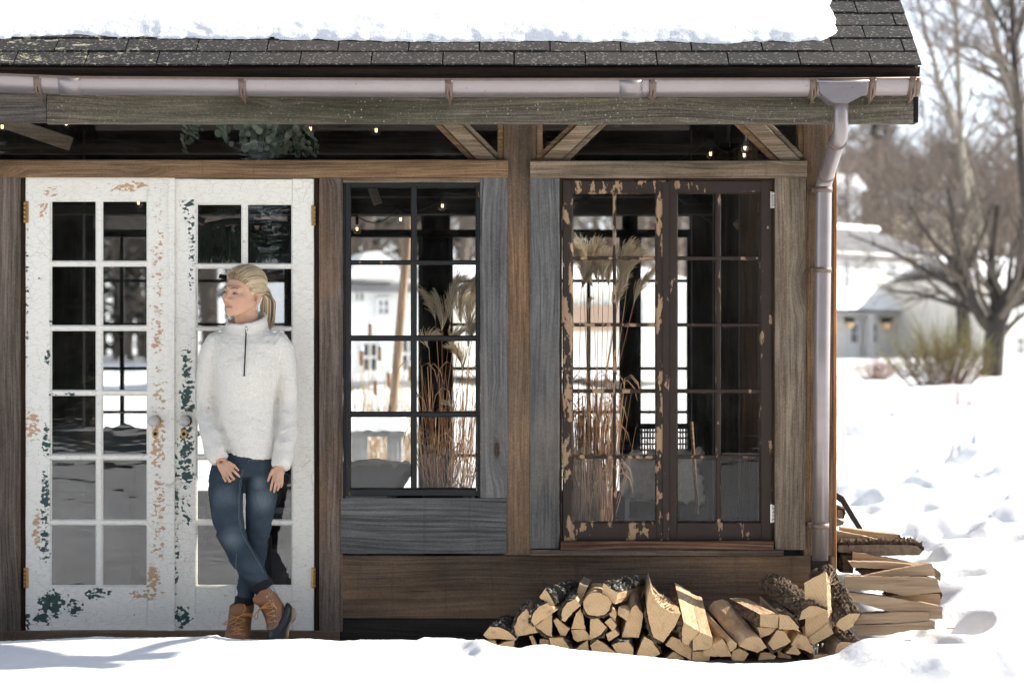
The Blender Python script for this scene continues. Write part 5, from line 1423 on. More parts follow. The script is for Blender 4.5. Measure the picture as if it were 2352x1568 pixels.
# eucalyptus garland behind the transom glass
LEAF = tone_mat('eucalyptus_leaf', [(0, (.05,.07,.055)), (.6, (.16,.2,.15)), (1, (.26,.3,.22))], .6, .1)
rs = random.Random(12); m = MB()
def leafdisc(m, c, r, n, tone, long_=1.0):
    n = Vector(n).normalized(); u = n.orthogonal().normalized(); v = n.cross(u)
    a0 = rs.uniform(0, 6.28)
    vs = [c] + [c + u*(math.cos(t+a0)*r*long_) + v*(math.sin(t+a0)*r) + n*(.12*r*math.cos(2*t)) for t in [2*math.pi*i/12 for i in range(12)]]
    m.add(vs, [(0, i+1, (i+1) % 12+1) for i in range(12)], 0, False, tone)
for (x, y0, y1, n, big) in [(425,275,352,16,.6),(441,275,330,12,.6),(458,275,318,6,.4),(508,270,318,7,1),(522,270,332,7,1),(562,275,342,11,1),(575,275,358,11,1),(590,275,366,11,1),(603,275,350,10,1),(628,275,335,9,1),(642,280,352,9,.9),(660,285,352,14,.8),(682,290,356,16,.7),(702,292,358,16,.6),(722,300,360,12,.5),(552,275,310,6,1),(618,300,360,9,.9)]:
    Y = .10 + rs.uniform(0,.10)
    a, b_ = P(x+rs.uniform(-6,6), y0, Y), P(x, y1, Y)
    m.tube([a, a.lerp(b_,.5)+Vector((rs.uniform(-.01,.01),0,0)), b_], .0018, 4, 0, False, .3)
    for i in range(n):
        q = a.lerp(b_, (i+rs.random())/n) + Vector((rs.uniform(-.018,.018), rs.uniform(-.03,.03), 0))
        leafdisc(m, q, rs.uniform(.011,.021)*(.7+.3*big), (rs.uniform(-.7,.7), -1, rs.uniform(-.6,.6)), rs.uniform(.15,1), 1.0 if big > .6 else .5)
tag(m.build('eucalyptus_garland', LEAF, None, fixn=False), 'hanging eucalyptus sprigs with round grey green leaves behind the transom', 'garland')
# iron chandelier with greenery
IRON = simple('wrought_iron', (.008,.008,.009), .6)
Yc = 1.5; root = empty('chandelier', P(575, 400, Yc), 'black wrought iron chandelier dressed with evergreen sprays behind the right door', 'chandelier')
b = MB(); b.tube([P(574,300,Yc), P(574,620,Yc)], .022, 10); b.tube([P(592,300,Yc), P(592,500,Yc)], .012, 8); b.build('stem', IRON, root)
def scroll(cx, cy, s, fl, Y):
    pts = []
    for i in range(26):
        t = i/25; a = -1.2 + t*5.6; r = 30*s*(1-t*.72)
        pts.append(P(cx + fl*math.cos(a)*r*1.15, cy - math.sin(a)*r*.62, Y))
    return pts
for (cx, cy, s, fl, Y) in [(520,604,1.15,1,Yc-.12),(628,602,1.1,-1,Yc-.12),(486,486,1.3,-1,Yc),(650,486,1.2,1,Yc+.1),(545,486,.9,1,Yc+.15),(612,480,.9,-1,Yc-.1)]:
    b = MB(); b.tube(scroll(cx, cy, s, fl, Y), [.016*(1-.5*i/25) for i in range(26)], 7); b.build('scroll_arm', IRON, root)
b = MB(); b.tube([P(505,634,Yc-.1), P(540,642,Yc-.12), P(600,636,Yc-.1), P(650,622,Yc-.1)], .012, 7); b.tube([P(470,520,Yc), P(530,508,Yc), P(620,512,Yc), P(690,520,Yc)], .018, 7); b.build('rim', IRON, root)
GREEN = tone_mat('evergreen_spray', [(0, (.006,.012,.009)), (1, (.03,.05,.032))], .8)
b = MB(); rs = random.Random(31)
for i in range(520):
    x = rs.uniform(448, 690); y = rs.uniform(515, 572); Y = Yc + rs.uniform(-.25,.2)
    q = P(x, y, Y); d = Vector((rs.uniform(-.5,.5), rs.uniform(-.3,.3), -1)).normalized(); ln = rs.uniform(.05,.15)
    w = Vector((1, rs.uniform(-.5,.5), .3))*.006
    for s in range(3):
        d2 = (d + Vector((rs.uniform(-.5,.5), 0, 0))).normalized()
        b.add([q-w, q+w, q+d2*ln*rs.uniform(.6,1)], [(0,1,2)], 0, False, rs.random())
b.build('greenery', GREEN, root, fixn=False)
# daybed under a dark rumpled blanket, left door
FABRIC = simple('slate_blanket', (.06,.066,.075), .95, 0, 25, .3, .5)
LINEN = simple('grey_linen_cover', (.33,.32,.31), .95, 0, 18, .2, .4)
def drape(prof, Y, dep, z0, seed, amp=.02, lump=5):
    """prof: silhouette (x, y) on the print; a rumpled cover with real depth"""
    m = MB(); n = 60; J = 14; vs = []
    for j in range(J+1):
        t = j/J
        for i in range(n+1):
            x = prof[0][0] + (prof[-1][0]-prof[0][0])*i/n
            y = np.interp(x, [p[0] for p in prof], [p[1] for p in prof]); top = P(x, y, Y)
            h = min(1, t*2.4); dd = max(0, (t-.42)/.58)
            z = z0 + (top.z-z0)*h
            yy = Y - .06*math.sin(h*1.6) + dep*dd
            w = amp*mn.fractal((top.x*lump, yy*lump, z*lump+seed), 1, 2, 4)
            vs.append((top.x + w, yy - abs(w)*.8, z + w*.7*(h > .3)))
    m.add(vs, [(j*(n+1)+i, j*(n+1)+i+1, (j+1)*(n+1)+i+1, (j+1)*(n+1)+i) for j in range(J) for i in range(n)], 0, True)
    return m
t = empty('daybed', P(220, 1200, 1.0), 'daybed under a dark rumpled blanket behind the left door', 'daybed')
drape([(40,992),(110,990),(160,1012),(210,1030),(236,985),(270,990),(300,1002),(340,1006),(420,1010)], 1.15, .9, 0, 3, .035).build('blanket', FABRIC, t)
drape([(60,1060),(120,1045),(180,1050),(220,1070),(300,1082)], .95, .3, .02, 7, .05).build('pillow', FABRIC, t)
b = MB(); A, B = P(40, 1250, 1.1), P(420, 1190, 1.1); b.box(A.x, B.x, 1.12, 2.0, .0, B.z); b.build('bed_frame', W_INT_X, t)
# draped seat in the black window, with a fleece edge
t = empty('draped_chair', P(870, 1180, 1.0), 'grey covered chair with a woolly top edge low in the black window', 'chair')
b = MB(); pts = [P(770,1066,1.0), P(845,1070,1.0), P(937,1064,1.0), P(932,1078,1.0), P(903,1124,1.0), P(860,1180,1.0), P(770,1190,1.0)]; b.prism(pts, (.03,.35,-.02)); b.build('seat_cover', LINEN, t)
b = MB(); rs = random.Random(6)
for i in range(60):
    u = i/59; p = P(772+165*u, 1064+3*math.sin(u*9), 1.0+rs.uniform(-.01,.1)); b.ball(p, (rs.uniform(.012,.022),)*3, 6, 5)
WOOL = simple('cream_wool', (.62,.58,.50), 1, 0, 60, .2, .8)
me = fuse(b, .006, 2); link('fleece_edge', me, WOOL, t)
b = MB()
for x in (790, 850): A = P(x, 1180, 1.1); b = MB(); b.tube([A, Vector((A.x, A.y, -.03))], .02, 8); b.build('leg', W_INT, t)
# armchair with woven back and a white fur throw, brown casements
t = empty('armchair', P(1540, 1150, 1.7), 'dark armchair with woven back and a white fur throw behind the brown casements', 'armchair')
b = MB(); A, B = P(1462, 1060, 1.75), P(1600, 978, 1.75)
for i in range(23):
    x = A.x + (B.x-A.x)*i/22; b.tube([(x,1.75,A.z),(x,1.75,B.z)], .0045, 5)
for i in range(7):
    z = A.z + (B.z-A.z)*i/6; b.tube([(A.x,1.745,z),(B.x,1.745,z)], .005 if i < 6 else .016, 5)
b.build('woven_back', IRON, t)
b = MB(); A, B = P(1445, 1260, 1.5), P(1625, 1150, 1.5); b.box(A.x, B.x, 1.45, 1.95, -.03, B.z); b.build('seat', IRON, t)
b = MB(); rs = random.Random(8)
for i in range(210):
    u = rs.random(); v = rs.random(); x = 1440 + 165*u + 8*rs.uniform(-1,1); y = 1040 + 112*v
    if u < .25 and v > .9: continue
    b.ball(P(x, y, 1.42 + .12*math.sin(u*3) + rs.uniform(-.02,.02) + .1*(1-v)), rs.uniform(.02,.036), 6, 5)
FUR = simple('white_fur', (.66,.62,.53), 1, 0, 34, .45, 1)
me = fuse(b, .008, 3)
NRM = [v.normal.copy() for v in me.vertices]
for v, n_ in zip(me.vertices, NRM): v.co += n_*.010*mn.fractal(v.co*60, 1, 2, 3)
link('fur_throw', me, FUR, t)
# dark stool or chair seen beside the person's legs
t = empty('wooden_chair', P(645, 1350, .9), 'dark slanted chair inside behind the standing person', 'chair')
for (x0,y0,x1,y1,hw) in ((662,1090,612,1190,10),(655,1180,668,1345,9),(615,1230,618,1350,8)):
    b = MB(); A, B = P(x0,y0,.75), P(x1,y1,.75); d = (B-A).normalized(); w = Vector((d.z,0,-d.x)); b.plank(A, B, w*hw/PPM, (0,.02,0)); b.build('leg', IRON, t)
b = MB(); A, B = P(604,1330,.75), P(668,1180,.75); b.box(A.x, B.x, .78, 1.2, B.z-.05, B.z); b.build('seat', IRON, t)
b = MB(); b.tube([P(1588,968,.6), P(1602,1180,.6)], .008, 8); tag(b.build('broom_handle', W_TAN_X), 'thin wooden handle leaning inside the right casement', 'handle')
# dried plume grass in the windows
STEM = tone_mat('dry_grass_stems', [(0, (.20,.09,.045)), (.5, (.46,.25,.13)), (1, (.72,.5,.3))], .7, .15)
PLUME = tone_mat('feathery_plume', [(0, (.42,.33,.22)), (.6, (.70,.58,.42)), (1, (.88,.80,.64))], .9, .35)
POT = simple('dark_pot', (.02,.018,.016), .5)
def plume(root, base, tip, bend, n, L_, w, seed):
    rs = random.Random(seed); m = MB()
    ax = [base, base.lerp(tip, .5) - bend*.5, tip]
    def at(t): return ax[0]*(1-t)**2 + ax[1]*2*t*(1-t) + ax[2]*t*t
    m.tube([at(i/6) for i in range(7)], .0016, 4, 0, False, .4)
    for i in range(n):
        t = rs.random()**.9*.92; q = at(t); d = (at(min(1,t+.05))-at(max(0,t-.05))).normalized()
        a = d.orthogonal().normalized(); a.rotate(Matrix.Rotation(rs.uniform(0,6.28), 3, d))
        ln = L_*(1-.45*t)*rs.uniform(.6,1); droop = bend.normalized()*rs.uniform(.2,1.0) + Vector((0,0,-.15))
        p = [q]; dd = (d*1.1 + a*w).normalized()
        for s in range(6):
            p.append(p[-1] + dd*ln/6); dd = (dd + droop*.30*(s/4) + Vector((rs.uniform(-.1,.1), rs.uniform(-.1,.1), rs.uniform(-.1,.1)))).normalized()
        m.tube(p, [.0011]*6+[.0007], 3, 0, False, rs.uniform(.1,1))
    m.build('plume', PLUME, root, fixn=False)
def grass(label, bx, by, Y, w, plumes, nst, seed, spread=1.0, hgt=(.25,.75)):
    rs = random.Random(seed); b0 = P(bx, by, Y)
    root = empty('dried_grass', (b0.x, Y, -.03), label, 'dried grass')
    k = (CAM_D+Y)/CAM_D/PPM
    m = MB(); m.loft([((b0.x, Y, z), (r,0,0), (0,r,0)) for z, r in ((-.03,.09),(.05,.12),(.12,.13),(b0.z-.02,.12),(b0.z,.115))], 20); m.build('pot', POT, root)
    m = MB()
    for i in range(nst):
        a = rs.uniform(-1,1); s = b0 + Vector((a*w*k*.5, rs.uniform(-.06,.06), 0)); h = rs.uniform(*hgt)
        e = s + Vector((a*w*k*.18*spread + rs.gauss(0,.035)*spread, rs.uniform(-.07,.07), h))
        mid = s.lerp(e, .55) + Vector((rs.gauss(0,.008),0,0))
        pts = [s, s.lerp(mid,.5), mid, e]
        if rs.random() < .35:
            sg = rs.choice((-1,1)); pts += [e + Vector((sg*.03,0,.015)), e + Vector((sg*.06,0,-.02)), e+Vector((sg*.075,0,-.08))]
        m.tube(pts, [.0021]*(len(pts)-1)+[.0008], 3, 0, False, rs.random())
    for (x, y, tx, ty, bdx, n, L_, w_) in plumes:
        q = P(x, y, Y + rs.uniform(-.05,.1)); s = b0 + Vector((rs.uniform(-.4,.4)*w*k, rs.uniform(-.04,.04), 0))
        m.tube([s, s.lerp(q,.5)+Vector((rs.uniform(-.02,.02),0,0)), q], [.0026,.0022,.0018], 4, 0, False, rs.random())
        plume(root, q, P(tx, ty, q.y), Vector((bdx,0,-.02)), n, L_, w_, seed*100+int(x)*7+int(y))
    m.build('stems', STEM, root, fixn=False)
grass('dried plume grass with sparse feathers behind the black framed window', 1030, 1125, .22, 110,
      [(1000,735,968,665,-.03,70,.10,.3),(1035,740,1052,640,.05,170,.13,.35),(1080,720,1094,650,.02,170,.13,.3),(1040,800,1065,757,.06,110,.11,.4),(985,800,1000,768,.09,60,.10,.5),(1062,850,1040,800,-.05,120,.12,.4),(1075,800,1100,740,.05,120,.12,.4),(1040,950,1024,926,-.05,50,.07,.5),(972,1020,962,998,.08,40,.06,.6),(1015,760,1000,690,-.05,120,.15,.4),(1060,745,1070,655,.06,170,.17,.4),(1085,770,1080,700,.03,150,.16,.35)], 95, 3, 1.2, (.12,.62))
grass('tall dense plume grass with tan stems behind the peeling casement', 1362, 1200, .25, 92,
      [(1335,665,1338,588,-.06,200,.15,.4),(1362,660,1352,580,.07,200,.15,.4),(1385,650,1392,590,.03,180,.14,.35),(1420,690,1450,590,.06,200,.15,.35),(1428,640,1452,560,.10,150,.13,.35),(1455,700,1500,622,.04,150,.12,.25),(1412,720,1428,660,.03,120,.12,.3),(1352,720,1356,690,.02,40,.06,.3),(1400,660,1410,600,.05,160,.16,.4),(1340,640,1328,570,-.05,170,.17,.45),(1440,660,1470,590,.09,170,.17,.4),(1375,655,1370,575,.04,180,.17,.42)], 280, 5, .8, (.18,.70))
# ------------------------------------------------------------ the person leaning on the doors
from mathutils.bvhtree import BVHTree
PY = -.22
CAMP = Vector((0, -CAM_D, CAM_Z))
def Q(x, y, dy=0.0): return P(x, y, PY + dy)
def bvh_of(me): return BVHTree.FromPolygons([v.co for v in me.vertices], [p.vertices for p in me.polygons])
def onto(bvh, x, y, lift=.001):
    t = P(x, y, 0); d = (t - CAMP).normalized()
    h = bvh.ray_cast(CAMP, d)
    return (h[0] - d*lift, h[1]) if h[0] else (P(x, y, PY), Vector((0,-1,0)))
person = empty('person', (Q(575, 1470).x, PY, -.06), 'person in white fleece and blue jeans leaning with crossed legs against the doors', 'person')
# ---- head, in its own axes: face towards -y, left ear at +x
HC = Q(560, 671, -.02); HR = Matrix.Rotation(R(-39), 3, 'Z') @ Matrix.Rotation(R(5), 3, 'Y') @ Matrix.Rotation(R(-2), 3, 'X')
def hl(x, y, z): return HC + HR @ Vector((x, y, z))
def ell(p, c, r):
    q = (p - np.array(c)) / np.array(r); k0 = np.linalg.norm(q, axis=-1); k1 = np.linalg.norm(q/np.array(r), axis=-1)
    return k0*(k0-1)/np.maximum(k1, 1e-9)
def cap(p, a, b, ra, rb):
    a = np.array(a); b = np.array(b); pa = p-a; ba = b-a
    h = np.clip((pa@ba)/(ba@ba), 0, 1); return np.linalg.norm(pa - h[..., None]*ba, axis=-1) - (ra+(rb-ra)*h)
def smin(a, b, k):
    h = np.clip(.5+.5*(b-a)/k, 0, 1); return b*(1-h)+a*h - k*h*(1-h)
def smax(a, b, k): return -smin(-a, -b, k)
def head_sdf(p):
    d = ell(p, (0,.012,.030), (.071,.090,.076))
    d = smin(d, ell(p, (0,-.032,-.028), (.058,.058,.074)), .025)
    d = smin(d, ell(p, (0,-.038,-.066), (.045,.046,.032)), .022)
    for s in (-1, 1):
        d = smin(d, cap(p, (s*.056,.0,-.045), (s*.022,-.062,-.090), .014, .014), .025)
        d = smin(d, ell(p, (s*.040,-.058,-.030), (.024,.024,.022)), .02)
        d = smin(d, cap(p, (s*.012,-.088,.014), (s*.042,-.074,.014), .008, .007), .016)
        d = smax(d, -ell(p, (s*.031,-.102,-.006), (.017,.018,.011)), .012)
        d = smin(d, ell(p, (s*.031,-.0745,-.008), (.0135,.0125,.0115)), .004)
    d = smin(d, ell(p, (0,-.076,-.094), (.017,.016,.015)), .016)
    d = smin(d, cap(p, (0,-.086,.004), (0,-.104,-.030), .0065, .009), .012)
    d = smin(d, ell(p, (0,-.105,-.034), (.0092,.0095,.0085)), .008)
    for s in (-1, 1): d = smin(d, ell(p, (s*.0115,-.096,-.038), (.0075,.010,.007)), .006)
    d = smin(d, ell(p, (0,-.083,-.066), (.021,.0125,.0055)), .005)
    d = smin(d, ell(p, (0,-.081,-.0755), (.018,.0125,.0062)), .004)
    return d
def star(fn, nu, nv, o=(0,-.012,-.012)):
    o = np.array(o); th = np.linspace(1e-3, math.pi-1e-3, nv+1); ph = np.linspace(0, 2*math.pi, nu, endpoint=False)
    T, F = np.meshgrid(th, ph, indexing='ij')
    dirs = np.stack([np.sin(T)*np.sin(F), -np.sin(T)*np.cos(F), np.cos(T)], -1)
    lo = np.zeros(T.shape); hi = np.full(T.shape, .2)
    for _ in range(26):
        md = (lo+hi)/2; s = fn(o + dirs*md[..., None]); ins = s < 0
        lo = np.where(ins, md, lo); hi = np.where(ins, hi, md)
    return o, dirs, (lo+hi)/2
def star_faces(nu, nv): return [(j*nu+i, (j+1)*nu+i, (j+1)*nu+(i+1) % nu, j*nu+(i+1) % nu) for j in range(nv) for i in range(nu)]
NU, NV = 120, 110
o_, dirs, rad = star(head_sdf, NU, NV)
hp = (o_ + dirs*rad[..., None]).reshape(-1, 3)
body = MB()
fcs = star_faces(NU, NV)
hv = [hl(*q) for q in hp]
body.add(hv, fcs + [tuple(range(NU-1, -1, -1)), tuple(NV*NU+k for k in range(NU))], 0, True)
# ear
def earp(u, v, w): return hl(.070 + .30*w + .004*0, .016 + u, -.026 + v)
rim = [earp(-.002,-.026,-.004), earp(.006,-.022,.002), earp(.013,-.008,.014), earp(.016,.008,.024), earp(.013,.020,.028), earp(.004,.026,.024), earp(-.007,.024,.012), earp(-.012,.014,.0)]
body.tube(rim, [.0055,.0045,.0038,.0036,.0038,.004,.004,.004], 8)
body.ball(earp(.003,.004,.002), (.013,.006,.022), 12, 8, rot=HR)
body.ball(earp(-.001,-.024,-.002), (.0065,.005,.008), 10, 8, rot=HR)
# neck, trunk and arms below the clothes
nk = [(hl(0,.022,-.050), .050), (Q(566,722,.01), .052), (Q(566,745,.01), .055), (Q(566,765,.01), .066)]
body.loft([(c, (r,0,0), (0,r*.95,0)) for c, r in nk], 20)
body.loft([(Q(x,y), (w*.00194,0,0), (0,d,0)) for x,y,w,d in ((566,752,46,.06),(567,775,64,.08),(567,840,62,.095),(566,920,56,.09),(572,1030,52,.09))], 20)
ARM_L = [(492,782,.0,.034),(482,840,.02,.034),(474,915,.03,.032),(482,975,-.03,.030),(495,1030,-.085,.026),(507,1060,-.105,.022)]
ARM_R = [(645,785,.0,.034),(657,850,.02,.034),(661,930,.03,.032),(658,990,-.01,.030),(649,1045,-.06,.026),(640,1078,-.08,.022)]
for A_ in (ARM_L, ARM_R): body.tube([Q(x,y,d) for x,y,d,r in A_], [r for *_, r in A_], 12)
def hand(wr, kn, fingers, thumb, dy):
    """wrist, knuckles and finger joints on the print; dy depths"""
    w = Q(*wr); kc = [Q(*k) for k in kn]; n = len(kc)
    for i, k in enumerate(kc):
        a = w.lerp(k, .1) + (k - sum(kc, Vector())/n)*.55
        body.tube([a, a.lerp(k, .55), k], [.0115,.0108,.0076], 10)
    body.ball(w.lerp(sum(kc, Vector())/n, .55), (.020,.013,.022), 12, 10)
    for i, f in enumerate(fingers):
        pts = [kc[i]] + [Q(*q) for q in f]; m_ = len(pts)
        body.tube(pts, [.0076, .0068, .0062, .0048][:m_] if m_ < 5 else [.0094,.0086,.0080,.0072,.0056], 10)
        body.ball(pts[-1], .0048, 8, 6); 
        for q in pts[1:-1]: body.ball(q, .0068, 8, 6)
    pts = [w.lerp(Q(*thumb[0]), .35)] + [Q(*q) for q in thumb]
    body.tube(pts, [.0115,.0095,.0074,.0054], 10); body.ball(pts[-1], .0054, 8, 6)
    return
D1 = -.118
hand((508,1060,-.105), [(533,1077,D1-.010),(528,1084.5,D1-.018),(520.5,1089,D1-.018),(512.5,1088,D1-.010)],
     [[(540,1084,D1-.020),(545.5,1089.5,D1-.014),(550,1094,D1-.006)], [(532,1094,D1-.028),(537,1099,D1-.012),(533,1102,D1+.002)], [(523.5,1098.5,D1-.028),(528.5,1104,D1-.012),(525,1106,D1+.002)], [(514,1096.5,D1-.020),(518.5,1103,D1-.008),(517,1105,D1+.004)]],
     [(526,1063,D1+.002),(538,1069,D1-.002),(547,1079,D1-.002)], D1)
D2 = -.088
hand((640,1078,-.08), [(629.5,1093,D2-.008),(636.5,1097,D2-.014),(643,1096.5,D2-.010),(648.5,1092,D2-.002)],
     [[(626,1106,D2-.014),(623.5,1116,D2-.012),(621.5,1125,D2-.006)], [(633.5,1110,D2-.022),(631.5,1120,D2-.018),(629.5,1129,D2-.010)], [(641.5,1109,D2-.016),(640,1118,D2-.012),(637.5,1125,D2-.004)], [(648,1103,D2-.006),(647.5,1111,D2-.004),(645.5,1118,D2+.002)]],
     [(627,1079,D2-.002),(620.5,1091,D2-.006),(615.5,1104,D2-.004)], D2)
bme = fuse(body, .0022, 2, .4)
def skin_mat():
    m, nt, b = newmat('skin'); v = obco(nt)
    n = noi(nt, v, 60, 3); c = mixc(nt, n, (.50,.285,.18), (.575,.345,.23))
    ck = HC + HR @ Vector((.045,-.06,-.045))
    d = nd(nt, 'ShaderNodeVectorMath', {0: v, 1: tuple(ck)}, out=1, operation='DISTANCE')
    c = mixc(nt, ramp(nt, d, [(.0, .38), (.05, 0)]), c, (.58,.24,.17))
    nk_ = HC + HR @ Vector((0,-.108,-.034)); d2 = nd(nt, 'ShaderNodeVectorMath', {0: v, 1: tuple(nk_)}, out=1, operation='DISTANCE')
    c = mixc(nt, ramp(nt, d2, [(.0, .3), (.025, 0)]), c, (.56,.25,.18))
    L(nt, c, b.inputs['Base Color']); b.inputs['Roughness'].default_value = .48
    b.inputs['Subsurface Weight'].default_value = .12; b.inputs['Subsurface Radius'].default_value = (.012,.005,.003); b.inputs['Subsurface Scale'].default_value = .6
    bump(nt, b, noi(nt, v, 700, 2), .08, .001)
    return m
SKIN = skin_mat()
body_o = link('body', bme, SKIN, person)
BB = bvh_of(bme)
def hray(x, z, lift=.0012):
    a = hl(x, -.3, z); d = HR @ Vector((0,1,0)); h = BB.ray_cast(a, d)
    return (h[0] - d*lift) if h[0] else hl(x, -.09, z)
BROWN = simple('eyebrow_brown', (.13,.075,.045), .8); LASH = simple('lash_dark', (.012,.009,.008), .6)
LIP = simple('lip_pink', (.50,.235,.19), .4); SCL = simple('eye_white', (.55,.52,.50), .25); IRIS = simple('iris_blue_grey', (.045,.06,.075), .15); NAIL = simple('pink_nail', (.72,.30,.38), .2)
for s in (-1, 1):
    m = MB(); pts = [hray(s*x, z) for x, z in ((.014,.0105),(.022,.0145),(.032,.0165),(.042,.0145),(.049,.009))]; m.tube(pts, [.0019,.0026,.0024,.0017,.0007], 6); m.build('eyebrow', BROWN, body_o)
    m = MB(); pts = [hray(s*x, z, .0012) for x, z in ((.0185,-.0105),(.024,-.0070),(.031,-.0055),(.038,-.0070),(.0455,-.0112))]; m.tube(pts, [.0009,.0020,.0027,.0027,.0014], 6); m.build('eyelash', LASH, body_o)
    m = MB(); pts = [hray(s*x, z, .0006) for x, z in ((.021,-.0115),(.027,-.0135),(.034,-.0138),(.042,-.0122))]; m.tube(pts, [.0004,.0008,.0009,.0005], 5); m.build('lower_lash', LASH, body_o)
    m = MB(); top = [hray(s*x, z, .0005) for x, z in ((.020,-.0105),(.026,-.0075),(.032,-.0065),(.038,-.0078),(.044,-.0108))]; low = [hray(s*x, z, .0005) for x, z in ((.020,-.0108),(.026,-.0128),(.032,-.0134),(.038,-.0128),(.044,-.0110))]
    m.add(top+low, [(i, i+1, 6+i, 5+i) for i in range(4)]); e = m.build('eye', SCL, body_o)
    ix = .027 if s > 0 else .035
    m = MB(); c = [hray(s*(ix+.0042*math.cos(t)), -.0098+.0036*math.sin(t), .0009) for t in [2*math.pi*i/12 for i in range(12)]]; m.add(c, [tuple(range(12))]); m.build('iris', IRIS, body_o)
m = MB(); m.tube([hray(x, -.0665+.0016*(1-abs(abs(x)-.006)/.02)-.002*(abs(x)/.022)**2, .0006) for x in np.linspace(-.0225,.0225,11)], [.0005,.0012,.0017,.0020,.0021,.0018,.0021,.0020,.0017,.0012,.0005], 8)
m.tube([hray(x, -.0748+.0035*(abs(x)/.021)**2, .0004) for x in np.linspace(-.020,.020,9)], [.0005,.0015,.0022,.0026,.0027,.0026,.0022,.0015,.0005], 8); m.build('lips', LIP, body_o)
m = MB(); m.tube([hray(x, -.0705+.0012*(abs(x)/.024)**2, .0010) for x in np.linspace(-.0235,.0235,9)], .0007, 5); m.build('mouth_line', simple('mouth_shadow', (.12,.035,.03), .6), body_o)
SILVER = simple('silver', (.7,.7,.7), .15, .9)
m = MB(); e0 = earp(-.001,-.030,.012); m.ball(e0, .0032, 8, 6); m.ball(e0+Vector((-.003,-.002,-.009)), (.0042,.003,.0055), 8, 6); m.build('earring', SILVER, body_o)
for (x, y, ddx, ddy) in ((550,1094.2,.6,.5),(547,1079.5,.45,.8),(621.4,1125.5,-.2,1),(629.4,1129.5,-.2,1),(615.2,1104.5,-.3,1)):
    p, nrm = onto(BB, x-ddx*1.6, y-ddy*1.6, .0006); q, n2 = onto(BB, x+ddx*2.2, y+ddy*2.2, .0006)
    if (q-p).length < .02:
        m = MB(); m.tube([p, p.lerp(q,.4), q], [.0030,.0036,.0014], 8, flat=.6); m.build('fingernail', NAIL, body_o)
p, nrm = onto(BB, 640.2, 1107, .0); m = MB(); m.tube([p+Vector((.0085*math.cos(t), -.002+.0085*math.sin(t), .001*math.cos(t))) for t in [2*math.pi*i/16 for i in range(17)]], .0012, 6); m.ball(p+Vector((0,-.004,-.001)), .0034, 8, 6); m.build('finger_ring', SILVER, body_o)
# ---- hair: pulled back from the hairline to a low ponytail
TIE = np.array((.012,.100,.004))
def hair_mat():
    m, nt, b = newmat('blonde_hair')
    at = nd(nt, 'ShaderNodeAttribute', out=2, attribute_name='tone')
    c = ramp(nt, at, [(0, (.10,.062,.036)), (.3, (.26,.18,.10)), (.55, (.55,.43,.26)), (1, (.82,.71,.50))])
    L(nt, c, b.inputs['Base Color']); b.inputs['Roughness'].default_value = .42; b.inputs['Specular IOR Level'].default_value = .35
    return m
HAIR = hair_mat()
NU2, NV2 = 400, 220
o2, d2_, r2 = star(head_sdf, NU2, NV2)
hp2 = o2 + d2_*r2[..., None]
ax = TIE/np.linalg.norm(TIE); u_ = np.cross(ax, (0,0,1)); u_ /= np.linalg.norm(u_); v_ = np.cross(ax, u_)
rel = hp2 - np.array((0,.0,.012))
phi = np.arctan2(rel@v_, rel@u_)
line = np.interp(hp2[...,1], [-.12,-.085,-.068,-.05,-.032,-.020,-.008,.002,.014,.03,.045,.06,.09,.12], [.058,.056,.049,.036,.016,-.004,-.012,-.012,-.008,-.014,-.032,-.045,-.055,-.06])
dist = hp2[...,2] - line
mask = np.clip((dist+.002)/.012, 0, 1); mask = mask*mask*(3-2*mask)
def n1(x, seed): 
    i = np.floor(x); f = x-i; f = f*f*(3-2*f)
    h = lambda k: np.modf(np.abs(np.sin(k*127.1+seed*311.7)*43758.5453))[0]
    return h(i)*(1-f)+h(i+1)*f - .5
wob = phi + .03*n1(np.linalg.norm(hp2-TIE, axis=-1)*9, 3.)
st = n1(wob*6, 1.) + .8*n1(wob*26, 2.) + .8*n1(wob*64, 4.) + 1.1*n1(wob*150, 6.)
td = np.linalg.norm(hp2-TIE, axis=-1)
crown = .010*np.exp(-((hp2[...,2]-.09)/.05)**2)
hgt = mask*(.010 + crown + .0013*st) - (1-mask)*(.004 + .022*np.clip((-dist-.006)/.02, 0, 1))
rr = r2 + hgt
hv2 = (o2 + d2_*rr[..., None]).reshape(-1, 3)
front = np.clip((-.02-hp2[...,1])/.05, 0, 1)
tone = np.clip(.56 + .30*st - .34*front*np.clip(1-dist/.05, 0, 1) + .10*np.clip((hp2[...,1])/.08, -1, 1), 0, 1).reshape(-1)
me = bpy.data.meshes.new('hair'); me.from_pydata([tuple(hl(*q)) for q in hv2], [], star_faces(NU2, NV2))
at = me.attributes.new('tone', 'FLOAT', 'POINT'); at.data.foreach_set('value', tone.astype(np.float32)); me.polygons.foreach_set('use_smooth', [True]*len(me.polygons)); me.update()
hair = link('hair', me, HAIR, person)
m = MB(); rs = random.Random(14)
T0 = hl(*TIE)
